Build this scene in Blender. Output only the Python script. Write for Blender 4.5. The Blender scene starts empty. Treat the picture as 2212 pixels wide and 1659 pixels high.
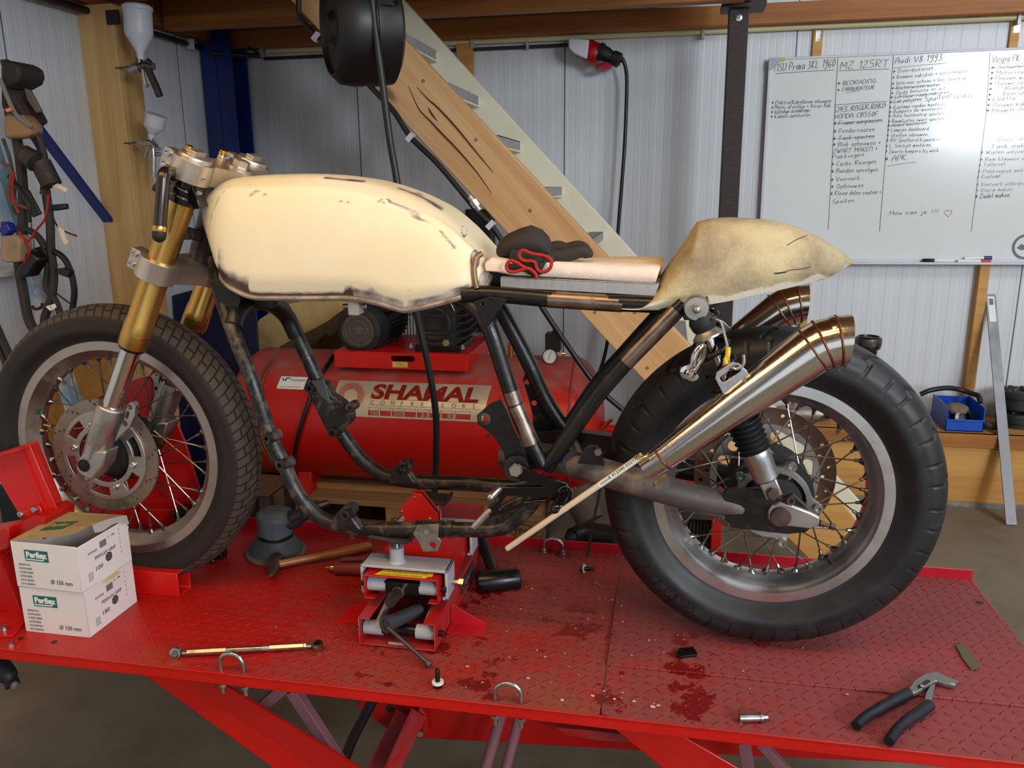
import bpy, bmesh, math, random
from mathutils import Vector, Matrix, noise
from mathutils.geometry import delaunay_2d_cdt
from math import pi, sin, cos, atan2, sqrt, radians
random.seed(7)
SC = bpy.context.scene
COL = SC.collection
# ---------------------------------------------------------------- camera
YAW, PIT, ROL, FPX, CH = .1934, .2373, -.0099, 1743.15, .8802
cam_fw = Vector((-sin(YAW)*cos(PIT), cos(YAW)*cos(PIT), -sin(PIT)))
_rt = Vector((cos(YAW), sin(YAW), 0)); _up = _rt.cross(cam_fw)
cam_rt = cos(ROL)*_rt + sin(ROL)*_up
cam_up = -sin(ROL)*_rt + cos(ROL)*_up
cam_o = Vector((0, 0, CH))
cd = bpy.data.cameras.new('camera'); cam = bpy.data.objects.new('camera', cd); COL.objects.link(cam)
cd.sensor_width = 36; cd.sensor_fit = 'HORIZONTAL'; cd.lens = FPX/2212*36; cd.clip_start = .02
mw = Matrix.Identity(4)
for i in range(3):
    mw[i][0] = cam_rt[i]; mw[i][1] = cam_up[i]; mw[i][2] = -cam_fw[i]; mw[i][3] = cam_o[i]
cam.matrix_world = mw
SC.camera = cam
# ---------------------------------------------------------------- world, lights, exposure
w = bpy.data.worlds.new('overcast'); SC.world = w; w.use_nodes = True
w.node_tree.nodes['Background'].inputs[0].default_value = (.75, .85, 1, 1)
w.node_tree.nodes['Background'].inputs[1].default_value = .07
def area(name, loc, target, sx, sy, power, col, spread=180):
    l = bpy.data.lights.new(name, 'AREA'); l.shape = 'RECTANGLE'; l.size = sx; l.size_y = sy
    l.energy = power; l.color = col; l.spread = radians(spread)
    o = bpy.data.objects.new(name, l); COL.objects.link(o); o.location = loc
    d = Vector(target) - Vector(loc)
    o.rotation_euler = d.to_track_quat('-Z', 'Y').to_euler()
    return o
DAY = (.86, .94, 1.0); WARM = (1.0, .66, .28)
area('daylight_window', (3.66, -3.34, 2.05), (3.0, 3.0, .9), 1.0, 1.45, 190, DAY)    # high window in the front wall
area('daylight_side', (4.12, -.85, 1.9), (0, .6, .6), 1.7, 1.1, 75, DAY)              # window in the right wall
area('daylight_skylight', (2.3, 1.2, 2.92), (2.0, 1.6, 0), 1.6, 1.3, 60, DAY)        # roof light right of the attic
area('daylight_door', (.55, -3.35, .72), (.55, 0, .66), 3.2, 2.3, 24, DAY)           # open door behind
area('warm_tube_light', (-.9, .72, 1.93), (-.9, .90, 0), 2.2, .11, 11, WARM)
area('warm_tube_light', (-.9, .30, 1.93), (-.9, .54, 0), 2.2, .11, 11, WARM)
area('warm_reflector_light', (-.9, .51, 1.945), (-.9, .71, 0), 2.2, .5, 4, (1.0, .58, .2))
SC.view_settings.view_transform = 'Standard'; SC.view_settings.look = 'None'
SC.view_settings.exposure = -0.12; SC.view_settings.gamma = 1; SC.view_settings.use_curve_mapping = False
try:
    SC.cycles.use_denoising = True
    SC.cycles.max_bounces = 6; SC.cycles.diffuse_bounces = 3; SC.cycles.glossy_bounces = 3
    SC.cycles.sample_clamp_indirect = 4
    SC.cycles.caustics_reflective = False; SC.cycles.caustics_refractive = False
except Exception:
    pass
# ---------------------------------------------------------------- measuring helpers
def ray(px, py):
    return cam_fw + cam_rt*((px-1106)/FPX) - cam_up*((py-829.5)/FPX)
def at(px, py, y):
    v = ray(px, py); return cam_o + v*((y-cam_o.y)/v.y)
def on(px, py, z=0.):
    v = ray(px, py); return cam_o + v*((z-cam_o.z)/v.z)
def onx(px, py, x):
    v = ray(px, py); return cam_o + v*((x-cam_o.x)/v.x)
def mpp(p):
    return (Vector(p)-cam_o).dot(cam_fw)/FPX
def pix(p):
    d = Vector(p)-cam_o; z = d.dot(cam_fw)
    return 1106+FPX*d.dot(cam_rt)/z, 829.5-FPX*d.dot(cam_up)/z
def V(*a): return Vector(a)
# ---------------------------------------------------------------- materials
def lin(c):
    return tuple(((v/255)/12.92 if v/255 <= .04045 else ((v/255+.055)/1.055)**2.4) for v in c[:3]) + (1,)
class NT:
    def __init__(s, name):
        s.m = bpy.data.materials.new(name); s.m.use_nodes = True
        s.t = s.m.node_tree; s.p = s.t.nodes['Principled BSDF']; s.tc = None
    def n(s, typ, ins=None, **kw):
        nd = s.t.nodes.new(typ)
        for k, v in kw.items(): setattr(nd, k, v)
        for k, v in (ins or {}).items():
            if hasattr(v, 'is_output'): s.t.links.new(v, nd.inputs[k])
            else: nd.inputs[k].default_value = v
        return nd
    def set(s, **kw):
        names = dict(col='Base Color', rough='Roughness', metal='Metallic', normal='Normal', coat='Coat Weight', sub='Subsurface Weight', spec='Specular IOR Level', emit='Emission Color', es='Emission Strength', aniso='Anisotropic', alpha='Alpha', trans='Transmission Weight', sheen='Sheen Weight', crough='Coat Roughness')
        for k, v in kw.items():
            i = s.p.inputs[names[k]]
            if hasattr(v, 'is_output'): s.t.links.new(v, i)
            else: i.default_value = v
    def obj(s):
        if not s.tc: s.tc = s.n('ShaderNodeTexCoord').outputs['Object']
        return s.tc
    def map(s, scale=(1, 1, 1), rot=(0, 0, 0), loc=(0, 0, 0)):
        return s.n('ShaderNodeMapping', {'Vector': s.obj(), 'Scale': scale, 'Rotation': rot, 'Location': loc}).outputs[0]
    def noise(s, vec, scale, detail=4, rough=.55, dist=0):
        return s.n('ShaderNodeTexNoise', {'Vector': vec, 'Scale': scale, 'Detail': detail, 'Roughness': rough, 'Distortion': dist}).outputs[0]
    def ramp(s, f, a, b, ca=0., cb=1.):
        return s.n('ShaderNodeMapRange', {0: f, 1: a, 2: b, 3: ca, 4: cb}).outputs[0]
    def mix(s, f, a, b):
        nd = s.n('ShaderNodeMix', data_type='RGBA')
        for k, v in ((0, f), (6, a), (7, b)):
            if hasattr(v, 'is_output'): s.t.links.new(v, nd.inputs[k])
            else: nd.inputs[k].default_value = v
        return nd.outputs[2]
    def math(s, op, a, b=0., c=0.):
        nd = s.n('ShaderNodeMath', operation=op)
        for k, v in ((0, a), (1, b), (2, c)):
            if hasattr(v, 'is_output'): s.t.links.new(v, nd.inputs[k])
            else: nd.inputs[k].default_value = v
        return nd.outputs[0]
    def xyz(s, v):
        return s.n('ShaderNodeSeparateXYZ', {0: v}).outputs
    def attr(s, name):
        return s.n('ShaderNodeAttribute', attribute_name=name).outputs['Fac']
    def bump(s, h, strength=.3, dist=.002):
        return s.n('ShaderNodeBump', {'Height': h, 'Strength': strength, 'Distance': dist}).outputs[0]
def mk(name, col, rough=.5, metal=0., var=.12, scale=14, dirt=None, bump=0, bscale=60, coat=0, dirt_at=(.5, .65), stretch=(1, 1, 1), rvar=.1, spec=.5):
    """a material with slight tone variation, an optional dirt / dust layer and fine bump"""
    N = NT(name); c = lin(col)
    v = N.map(stretch)
    f = N.noise(v, scale)
    dk = tuple(x*(1-var) for x in c[:3])+(1,); lt = tuple(min(1, x*(1+var)) for x in c[:3])+(1,)
    cc = N.mix(N.ramp(f, .3, .7), dk, lt)
    r = N.ramp(f, .3, .7, max(0, rough-rvar), min(1, rough+rvar))
    if dirt:
        g = N.ramp(N.noise(N.obj(), dirt[1], 6, .65), dirt_at[0], dirt_at[1])
        cc = N.mix(g, cc, lin(dirt[0]))
        r = N.math('MAXIMUM', r, N.math('MULTIPLY', g, .75))
        if metal: N.set(metal=N.math('SUBTRACT', metal, N.math('MULTIPLY', g, metal)))
    if metal and not dirt: N.set(metal=metal)
    N.set(col=cc, rough=r, coat=coat, spec=spec)
    if bump: N.set(normal=N.bump(N.noise(v, bscale, 3), bump, .002))
    return N.m
def wood(name, base, dark, axis=(1, 0, 0), scale=1., rough=.6, knots=True):
    N = NT(name); a = Vector(axis).normalized()
    q = a.rotation_difference(Vector((1, 0, 0))).to_euler()
    v = N.n('ShaderNodeMapping', {'Vector': N.obj(), 'Rotation': tuple(q)}).outputs[0]
    s1 = N.n('ShaderNodeMapping', {'Vector': v, 'Scale': (1.1*scale, 22*scale, 22*scale)}).outputs[0]
    s2 = N.n('ShaderNodeMapping', {'Vector': v, 'Scale': (5*scale, 160*scale, 160*scale)}).outputs[0]
    s3 = N.n('ShaderNodeMapping', {'Vector': v, 'Scale': (3.2*scale, 8*scale, 8*scale)}).outputs[0]
    f = N.noise(s1, 1, 5, .6, .8); g = N.noise(s2, 1, 2)
    h = N.math('ADD', N.math('MULTIPLY', f, .75), N.math('MULTIPLY', g, .25))
    cc = N.mix(N.ramp(h, .36, .66), lin(base), lin(dark))
    if knots:
        vo = N.n('ShaderNodeTexVoronoi', {'Vector': s3, 'Scale': 1.})
        rnd = N.xyz(vo.outputs['Color'])[0]
        k = N.math('MULTIPLY', N.ramp(vo.outputs['Distance'], .07, .14, 1, 0), N.ramp(rnd, .55, .6))
        cc = N.mix(N.math('MULTIPLY', k, .8), cc, lin(tuple(x*.5 for x in dark)))
    N.set(col=cc, rough=rough, normal=N.bump(h, .15, .002))
    return N.m
MAT = {}
def mats():
    M = MAT
    M['red'] = mk('red_paint', (178, 16, 12), .38, var=.08, scale=5, dirt=((150, 70, 62), 9), dirt_at=(.62, .9))
    M['redclean'] = mk('red_paint_clean', (196, 20, 14), .35, var=.06, scale=6)
    M['reddust'] = mk('red_paint_dusty', (176, 22, 22), .5, var=.08, scale=6, dirt=((146, 74, 76), 10), dirt_at=(.42, .75))
    M['grey'] = mk('grey_enamel', (172, 174, 184), .35, var=.06, scale=20)
    M['black'] = mk('black_paint', (14, 14, 15), .3, var=.25, scale=20)
    M['blackgloss'] = mk('black_gloss', (9, 9, 10), .14, var=.1, scale=10, coat=.4)
    M['blackmatte'] = mk('black_plastic', (20, 20, 22), .55, var=.2, scale=15)
    M['rubber'] = mk('black_rubber', (24, 24, 26), .6, var=.2, scale=20)
    M['cast'] = mk('black_casting', (30, 30, 32), .6, var=.3, scale=25, dirt=((70, 66, 64), 14), dirt_at=(.55, .8), bump=.2)
    M['frame'] = mk('worn_black_frame', (20, 18, 18), .36, var=.3, scale=18, dirt=((70, 62, 56), 22), dirt_at=(.58, .8), bump=.25, bscale=90)
    M['framedirty'] = mk('scabby_frame_tube', (27, 24, 23), .38, var=.35, scale=20, dirt=((98, 86, 78), 34), dirt_at=(.5, .72), bump=.5, bscale=80)
    M['bareframe'] = mk('bare_welded_steel', (150, 132, 120), .32, metal=.9, var=.25, scale=30, dirt=((60, 46, 38), 20), dirt_at=(.6, .7))
    M['alu'] = mk('aluminium', (196, 196, 200), .3, metal=1, var=.06, scale=20)
    M['alucast'] = mk('cast_aluminium', (178, 174, 170), .42, metal=.95, var=.1, scale=30, bump=.1)
    M['aludirty'] = mk('aged_aluminium', (178, 174, 170), .4, metal=.9, var=.14, scale=12, dirt=((120, 98, 78), 14), dirt_at=(.55, .85))
    M['clamp'] = mk('satin_silver_clamp', (200, 190, 178), .34, metal=.85, var=.04, scale=20)
    M['chrome'] = mk('chrome', (214, 212, 208), .1, metal=1, var=.05, scale=20)
    M['spoke'] = mk('spoke_steel', (136, 130, 124), .34, metal=1, var=.15, scale=30)
    M['zinc'] = mk('zinc_plated_steel', (188, 188, 186), .25, metal=1, var=.12, scale=30)
    M['steel'] = mk('dark_steel', (96, 92, 88), .4, metal=.9, var=.25, scale=25)
    M['rusty'] = mk('rusty_steel', (92, 78, 68), .55, metal=.7, var=.3, scale=40, dirt=((88, 58, 40), 30))
    M['brass'] = mk('brass', (206, 170, 92), .25, metal=1, var=.1)
    M['goldfork'] = mk('gold_anodised_fork', (196, 156, 84), .26, metal=.95, var=.05, scale=4, stretch=(1, 1, 1))
    M['goldcap'] = mk('gold_cap', (228, 180, 80), .2, metal=1, var=.05)
    M['white'] = mk('white_card', (226, 220, 218), .6, var=.03, scale=6)
    M['lidcard'] = mk('dusty_white_card', (216, 196, 150), .65, var=.06, scale=10, dirt=((170, 140, 92), 12), dirt_at=(.5, .8))
    M['teal'] = mk('teal_print', (14, 106, 100), .5, var=.03)
    M['ink'] = mk('black_print', (26, 26, 28), .6, var=.05)
    M['greyink'] = mk('grey_print', (118, 114, 114), .6, var=.05)
    M['whiteink'] = mk('white_print', (236, 236, 232), .5, var=.02)
    M['plasticwhite'] = mk('white_plastic', (206, 206, 214), .4, var=.04)
    M['ivory'] = mk('cream_conduit', (214, 206, 158), .45, var=.05, scale=4)
    M['cream'] = mk('cream_painted_wood', (226, 220, 196), .5, var=.05, scale=6, dirt=((190, 180, 150), 18), dirt_at=(.66, .8))
    M['greytread'] = mk('worn_grey_tread', (150, 150, 148), .7, var=.15, scale=30)
    M['pine'] = wood('pine_post', (214, 176, 116), (186, 142, 84), (0, 0, 1))
    M['beam'] = wood('varnished_beam', (172, 108, 44), (132, 76, 28), (1, 0, 0))
    M['beamy'] = wood('brown_beam', (150, 88, 40), (112, 62, 28), (0, 1, 0))
    M['string'] = wood('spruce_stringer', (222, 178, 126), (194, 144, 92), (.682, 0, -.731), .9)
    M['ledge'] = wood('plywood_ledge', (206, 156, 84), (180, 124, 58), (1, 0, 0), .5)
    M['pallet'] = wood('pallet_wood', (168, 128, 84), (124, 90, 56), (1, 0, 0), 1.2, .75)
    M['handle'] = wood('hammer_handle', (176, 122, 66), (120, 78, 38), (1, .6, 0), 2.0, .35, False)
    M['dowel'] = mk('pale_dowel', (226, 206, 182), .6, var=.06)
    M['blue'] = mk('blue_steel_paint', (12, 34, 104), .4, var=.1, scale=6)
    M['bluebin'] = mk('blue_plastic_bin', (18, 76, 178), .35, var=.06)
    M['foam'] = mk('white_foam', (240, 222, 210), .8, var=.05, scale=60, bump=.5, bscale=260)
    M['glove'] = mk('dark_glove', (46, 40, 38), .8, var=.2, scale=20, bump=.3, bscale=200)
    M['redhem'] = mk('red_hem', (170, 30, 26), .7, var=.1)
    M['tape'] = mk('yellow_sticker', (232, 198, 46), .5, var=.05)
    M['cable'] = mk('black_cable', (18, 18, 19), .45, var=.1)
    M['loom'] = mk('loom_wrap', (46, 40, 38), .7, var=.3, scale=20)
    M['tan'] = mk('tan_connector', (132, 102, 72), .6, var=.2)
    M['concrete'] = mk('concrete_floor', (124, 112, 92), .7, var=.14, scale=2.2, dirt=((96, 84, 66), 5), dirt_at=(.45, .8), bump=.1)
    M['silverdecal'] = mk('silver_decal', (196, 186, 168), .35, metal=.35, var=.05, scale=12)
    M['pufoam'] = mk('yellow_insulation', (216, 190, 128), .85, var=.18, scale=12, bump=.6, bscale=40)
    M['card'] = mk('brown_card', (126, 92, 60), .8, var=.1)
    M['tyredust'] = None
    # muffler: brushed stainless with a straw heat tint towards the tail
    N = NT('brushed_stainless'); f = N.noise(N.map((60, 4, 60), (0, radians(37), 0)), 5)
    N.set(col=N.mix(N.ramp(f, .3, .7), lin((206, 200, 194)), lin((222, 216, 210))), metal=1., rough=N.ramp(f, .3, .7, .12, .2)); M['stainless'] = N.m
    M['weld'] = mk('copper_weld_bead', (120, 72, 48), .4, metal=.8, var=.3, scale=120, bump=.5, bscale=400)
    # tank: filler over bare metal, worn through where the sander reached
    N = NT('filler_primer'); f = N.noise(N.obj(), 6); wv = N.attr('wear_or_groove'); fine = N.noise(N.obj(), 40, 5, .7)
    ww = N.math('ADD', wv, N.ramp(fine, 0, 1, -.22, .22))
    base = N.mix(N.ramp(f, .35, .7), lin((238, 224, 186)), lin((243, 231, 204)))
    ed = N.mix(N.ramp(ww, .3, .5), base, lin((176, 164, 158)))
    cc = N.mix(N.ramp(ww, .5, .66), ed, lin((104, 78, 66)))
    N.set(col=cc, rough=N.ramp(ww, .4, .7, .42, .3), metal=N.ramp(ww, .5, .7, 0, .5), coat=.1); M['tank'] = N.m
    N = NT('sanded_glassfibre'); f = N.noise(N.obj(), 9, 5, .6); wv = N.attr('wear_or_groove'); fine = N.noise(N.obj(), 160, 4, .7)
    ww = N.math('ADD', wv, N.ramp(fine, 0, 1, -.18, .18))
    cc = N.mix(N.ramp(N.math('ADD', f, N.math('MULTIPLY', fine, .2)),   .46, .8), lin((206, 190, 150)), lin((142, 126, 102)))
    cc = N.mix(N.ramp(ww, .4, .6), cc, lin((226, 216, 196)))
    N.set(col=cc, rough=.7, normal=N.bump(fine, .5, .003)); M['cowl'] = N.m
    # deck plates
    for nm, dustc, amt, strength in (('deck', (140, 66, 60), .46, .9), ('deckplate', (132, 68, 68), .42, 1.)):
        N = NT('red_chequer_'+nm); X, Y, Z = N.xyz(N.obj())
        p = .023
        u = N.math('DIVIDE', X, p); v = N.math('DIVIDE', Y, p)
        par = N.math('MODULO', N.math('ABSOLUTE', N.math('ADD', N.math('FLOOR', u), N.math('FLOOR', v))), 2.)
        fu = N.math('SUBTRACT', N.math('FRACT', u), .5); fv = N.math('SUBTRACT', N.math('FRACT', v), .5)
        a = N.math('MULTIPLY', N.math('ADD', fu, fv), .7071); b = N.math('MULTIPLY', N.math('SUBTRACT', fu, fv), .7071)
        pi_ = N.math('SUBTRACT', 1., par)
        lo = N.math('ADD', N.math('MULTIPLY', a, par), N.math('MULTIPLY', b, pi_))
        sh = N.math('ADD', N.math('MULTIPLY', b, par), N.math('MULTIPLY', a, pi_))
        e = N.math('ADD', N.math('POWER', N.math('DIVIDE', N.math('ABSOLUTE', lo), .40), 2.), N.math('POWER', N.math('DIVIDE', N.math('ABSOLUTE', sh), .13), 2.))
        lug = N.ramp(e, .5, 1.1, 1, 0)
        n1 = N.noise(N.obj(), 3.2, 6, .62); n2 = N.noise(N.obj(), 22, 6, .7); n3 = N.noise(N.map((1, 1, 1), loc=(3, 5, 1)), 9, 4, .6)
        side = N.ramp(X, -1.0, -.35, -.16, .06)
        dust = N.ramp(N.math('ADD', N.math('ADD', N.math('MULTIPLY', n1, .6), N.math('MULTIPLY', n2, .4)), side), amt-.08, amt+.12)
        wet = N.ramp(N.math('ADD', N.math('MULTIPLY', n3, .7), N.math('MULTIPLY', n2, .3)), .555, .572)
        spotx = N.ramp(N.math('ABSOLUTE', N.math('ADD', X, .2)), .3, .62, 1, 0)
        wet = N.math('MULTIPLY', wet, spotx)
        dust = N.math('MULTIPLY', dust, N.math('SUBTRACT', 1., N.math('MULTIPLY', wet, .9)))
        ol = N.ramp(N.noise(N.map((1, 1, 1), loc=(8, 2, 4)), 5, 5, .7), .52, .72, 0, .55)
        edge = N.ramp(Y, 1.32, 1.24, 0, 1)
        red = N.mix(N.ramp(n2, .35, .7), lin((180, 22, 14)), lin((160, 16, 12)))
        red = N.mix(wet, red, lin((116, 7, 9)))
        cc = N.mix(N.math('MULTIPLY', dust, .85), red, lin(dustc))
        cc = N.mix(N.math('MULTIPLY', ol, N.math('MULTIPLY', edge, .9)), cc, lin((126, 90, 50)))
        sp = N.n('ShaderNodeTexVoronoi', {'Vector': N.obj(), 'Scale': 70.})
        k = N.math('MULTIPLY', N.ramp(sp.outputs['Distance'], .1, .2, 1, 0), N.ramp(N.xyz(sp.outputs['Color'])[1], .93, .95))
        k = N.math('MULTIPLY', k, spotx)
        cc = N.mix(k, cc, lin((70, 20, 20)))
        cc = N.mix(N.math('MULTIPLY', lug, .35), cc, lin((170, 40, 32)))
        rr = N.math('SUBTRACT', N.ramp(dust, 0, 1, .42, .7), N.math('MULTIPLY', wet, .12))
        hb = N.math('ADD', N.math('MULTIPLY', lug, N.ramp(X, -1.05, -.5, .25, 1)), N.math('MULTIPLY', n2, .15))
        N.set(col=cc, rough=rr, normal=N.bump(hb, strength, .003)); M[nm] = N.m
    # white sandwich-panel walls with fine vertical grooves
    for nm, ax in (('wallx', 0), ('wally', 1)):
        N = NT('white_panel_'+nm); c = N.xyz(N.obj())[ax]
        u = N.math('FRACT', N.math('DIVIDE', c, .068))
        g1 = N.ramp(N.math('ABSOLUTE', N.math('SUBTRACT', u, .25)), .014, .05, 1, 0)
        g2 = N.ramp(N.math('ABSOLUTE', N.math('SUBTRACT', u, .75)), .014, .05, 1, 0)
        big = N.math('FRACT', N.math('DIVIDE', c, 1.02))
        seam = N.ramp(N.math('ABSOLUTE', N.math('SUBTRACT', big, .5)), .0022, .004, 1, 0)
        f = N.noise(N.obj(), 2.5, 5, .6)
        cc = N.mix(N.ramp(f, .3, .75), lin((214, 217, 222)), lin((205, 208, 213)))
        cc = N.mix(N.math('MULTIPLY', g1, .22), cc, lin((150, 152, 158)))
        cc = N.mix(N.math('MULTIPLY', g2, .35), cc, lin((240, 242, 244)))
        cc = N.mix(seam, cc, lin((90, 92, 96)))
        h = N.math('SUBTRACT', N.math('SUBTRACT', 1., N.math('MULTIPLY', g1, .7)), N.math('MULTIPLY', g2, .5))
        N.set(col=cc, rough=.42, normal=N.bump(h, .35, .002)); M[nm] = N.m
    N = NT('whiteboard_enamel'); f = N.noise(N.obj(), 1.6)
    N.set(col=N.mix(f, lin((216, 220, 220)), lin((224, 227, 226))), rough=.16, coat=.3); M['board'] = N.m
    N = NT('dark_brown_steel'); f = N.noise(N.map((8, 8, 40)), 3, 4)
    N.set(col=N.mix(N.ramp(f, .3, .7), lin((36, 28, 25)), lin((58, 46, 42))), rough=.55, metal=.2); M['darkpost'] = N.m
    N = NT('perforated_blue_panel'); X, Y, Z = N.xyz(N.obj())
    fx = N.math('SUBTRACT', N.math('FRACT', N.math('DIVIDE', X, .016)), .5); fz = N.math('SUBTRACT', N.math('FRACT', N.math('DIVIDE', Z, .016)), .5)
    d = N.math('ADD', N.math('MULTIPLY', fx, fx), N.math('MULTIPLY', fz, fz))
    N.set(col=N.mix(N.ramp(d, .04, .07), lin((3, 4, 10)), lin((12, 22, 66))), rough=.5); M['perf'] = N.m
    N = NT('speckled_step'); X, Y, Z = N.xyz(N.obj())
    fx = N.math('FRACT', N.math('DIVIDE', X, .022)); fy = N.math('FRACT', N.math('DIVIDE', Y, .022))
    e = N.math('MINIMUM', fx, fy)
    N.set(col=N.mix(N.ramp(e, .1, .16), lin((46, 36, 28)), lin((104, 82, 60))), rough=.7); M['grid'] = N.m
mats()
# ---------------------------------------------------------------- mesh building
def frames(pts, closed=False):
    pts = [Vector(p) for p in pts]; n = len(pts); T = []
    for i in range(n):
        a = pts[i-1] if (i > 0 or closed) else pts[i]; b = pts[(i+1) % n] if (i < n-1 or closed) else pts[i]
        t = (b-a); T.append(t.normalized() if t.length > 1e-9 else Vector((0, 0, 1)))
    u = T[0].orthogonal().normalized(); out = []
    for i in range(n):
        if i: u = T[i-1].rotation_difference(T[i]) @ u
        u = (u - T[i]*u.dot(T[i])).normalized()
        out.append((pts[i], T[i], u, T[i].cross(u)))
    return out
def spline(pts, n=8, closed=False):
    """Catmull-Rom through the points"""
    P = [Vector(p) for p in pts]; out = []; m = len(P)
    for i in range(m if closed else m-1):
        p0 = P[(i-1) % m] if (i or closed) else P[0]*2-P[1]; p1 = P[i]; p2 = P[(i+1) % m]
        p3 = P[(i+2) % m] if (i+2 < m or closed) else P[-1]*2-P[-2]
        for k in range(n):
            t = k/n
            out.append(.5*((2*p1)+(p2-p0)*t+(2*p0-5*p1+4*p2-p3)*t*t+(3*p1-p0-3*p2+p3)*t**3))
    if not closed: out.append(P[-1])
    return out
def basis(o, z, x=None):
    z = Vector(z).normalized()
    x = Vector(x) if x is not None else z.orthogonal()
    x = (x - z*x.dot(z)).normalized(); y = z.cross(x)
    m = Matrix.Identity(4)
    for i in range(3): m[i][0] = x[i]; m[i][1] = y[i]; m[i][2] = z[i]; m[i][3] = o[i]
    return m
class B:
    def __init__(s): s.bm = bmesh.new()
    def ring(s, pts): return [s.bm.verts.new(p) for p in pts]
    def bridge(s, a, b, close=True):
        n = len(a)
        for i in range(n if close else n-1):
            j = (i+1) % n
            try: s.bm.faces.new((a[i], a[j], b[j], b[i]))
            except ValueError: pass
    def face(s, vs):
        try: return s.bm.faces.new(vs)
        except ValueError: return None
    def loft(s, rings, cap=True, close=True, wrap=False):
        R = [s.ring(r) for r in rings]
        for i in range(len(R)-1): s.bridge(R[i], R[i+1], close)
        if wrap: s.bridge(R[-1], R[0], close)
        elif cap: s.face(R[0][::-1]); s.face(R[-1])
        return s
    def tube(s, pts, r, seg=10, cap=True, closed=False):
        F = frames(pts, closed); rs = r if isinstance(r, (list, tuple)) else [r]*len(F)
        return s.loft([[p+(u*cos(2*pi*k/seg)+v*sin(2*pi*k/seg))*rr for k in range(seg)] for (p, t, u, v), rr in zip(F, rs)], cap and not closed, True, closed)
    def strip(s, pts, w, h, up=(0, 0, 1), cap=True):
        """a bar of w x h section along pts"""
        out = []
        for p, t, u, v in frames(pts):
            sd = t.cross(Vector(up)); sd = sd.normalized() if sd.length > 1e-6 else u; q = sd.cross(t).normalized()
            out.append([p+sd*a*w/2+q*b*h/2 for a, b in ((-1, -1), (1, -1), (1, 1), (-1, 1))])
        return s.loft(out, cap)
    def cyl(s, a, b, r, r2=None, seg=20):
        return s.tube([a, b], [r, r if r2 is None else r2], seg)
    def lathe(s, o, ax, prof, seg=40, close=False):
        M = basis(Vector(o), ax)
        rings = [[M @ Vector((r*cos(2*pi*k/seg), r*sin(2*pi*k/seg), h)) for k in range(seg)] for r, h in prof]
        return s.loft(rings, not close, True, close)
    def sph(s, c, r, sc=(1, 1, 1), seg=16, rings=10, M=None):
        c = Vector(c); rr = []
        for i in range(1, rings):
            a = pi*i/rings
            rr.append([Vector((r*sin(a)*cos(2*pi*k/seg)*sc[0], r*sin(a)*sin(2*pi*k/seg)*sc[1], r*cos(a)*sc[2])) for k in range(seg)])
        if M: rr = [[M @ v for v in q] for q in rr]; t = M @ Vector((0, 0, r*sc[2])); bt = M @ Vector((0, 0, -r*sc[2]))
        else: t = Vector((0, 0, r*sc[2])); bt = -t
        R = [s.ring([c+v for v in q]) for q in rr]
        for i in range(len(R)-1): s.bridge(R[i], R[i+1])
        a = s.bm.verts.new(c+t); b = s.bm.verts.new(c+bt)
        for k in range(seg):
            s.face((a, R[0][(k+1) % seg], R[0][k])); s.face((b, R[-1][k], R[-1][(k+1) % seg]))
        return s
    def box(s, c, d, M=None):
        c = Vector(c); x, y, z = d[0]/2, d[1]/2, d[2]/2
        P = [Vector((a*x, b*y, e*z)) for e in (-1, 1) for a, b in ((-1, -1), (1, -1), (1, 1), (-1, 1))]
        P = [(M @ p if M else p)+c for p in P]
        return s.loft([P[:4], P[4:]])
    def bx(s, a, b):
        a, b = Vector(a), Vector(b); return s.box((a+b)/2, tuple(abs(v) for v in (b-a)))
    def prism(s, pts, vec):
        vec = Vector(vec); pts = [Vector(p) for p in pts]
        return s.loft([pts, [p+vec for p in pts]])
    def flat(s, M, outer, holes=(), depth=.004):
        """2D outline with holes (lists of (x,y)) extruded by depth, placed by M"""
        loops = [outer]+list(holes); vs = []; es = []
        for L in loops:
            k = len(vs); n = len(L); vs += [Vector((p[0], p[1])) for p in L]; es += [(k+i, k+(i+1) % n) for i in range(n)]
        rv, re_, rf = delaunay_2d_cdt(vs, es, [], 0, 1e-7)[:3]
        def inside(x, y):
            c = False
            for L in loops:
                j = len(L)-1
                for i in range(len(L)):
                    xi, yi, xj, yj = L[i][0], L[i][1], L[j][0], L[j][1]
                    if (yi > y) != (yj > y) and x < (xj-xi)*(y-yi)/(yj-yi)+xi: c = not c
                    j = i
            return c
        keep = [f for f in rf if inside(sum(rv[i][0] for i in f)/len(f), sum(rv[i][1] for i in f)/len(f))]
        T = [s.bm.verts.new(M @ Vector((p[0], p[1], depth/2))) for p in rv]; D_ = [s.bm.verts.new(M @ Vector((p[0], p[1], -depth/2))) for p in rv]
        cnt = {}
        for f in keep:
            s.face([T[i] for i in f]); s.face([D_[i] for i in reversed(f)])
            for i in range(len(f)): e = (f[i], f[(i+1) % len(f)]); cnt[frozenset(e)] = None if frozenset(e) in cnt else e
        for e in cnt.values():
            if e: s.face((T[e[0]], D_[e[0]], D_[e[1]], T[e[1]]))
        loose = [v for v in T+D_ if not v.link_faces]
        for v in loose: s.bm.verts.remove(v)
        return s
    def text(s, M, txt, size, depth=.0004, bold=0., shear=0., width=None, align='LEFT', sx=1., f=None, res=3, space=1.):
        cu = bpy.data.curves.new('t', 'FONT'); cu.body = txt; cu.size = size; cu.extrude = depth/2; cu.offset = bold; cu.shear = shear; cu.resolution_u = res; cu.space_character = space
        cu.align_x = align
        return s.addobj(cu, M, width, sx, f)
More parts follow.
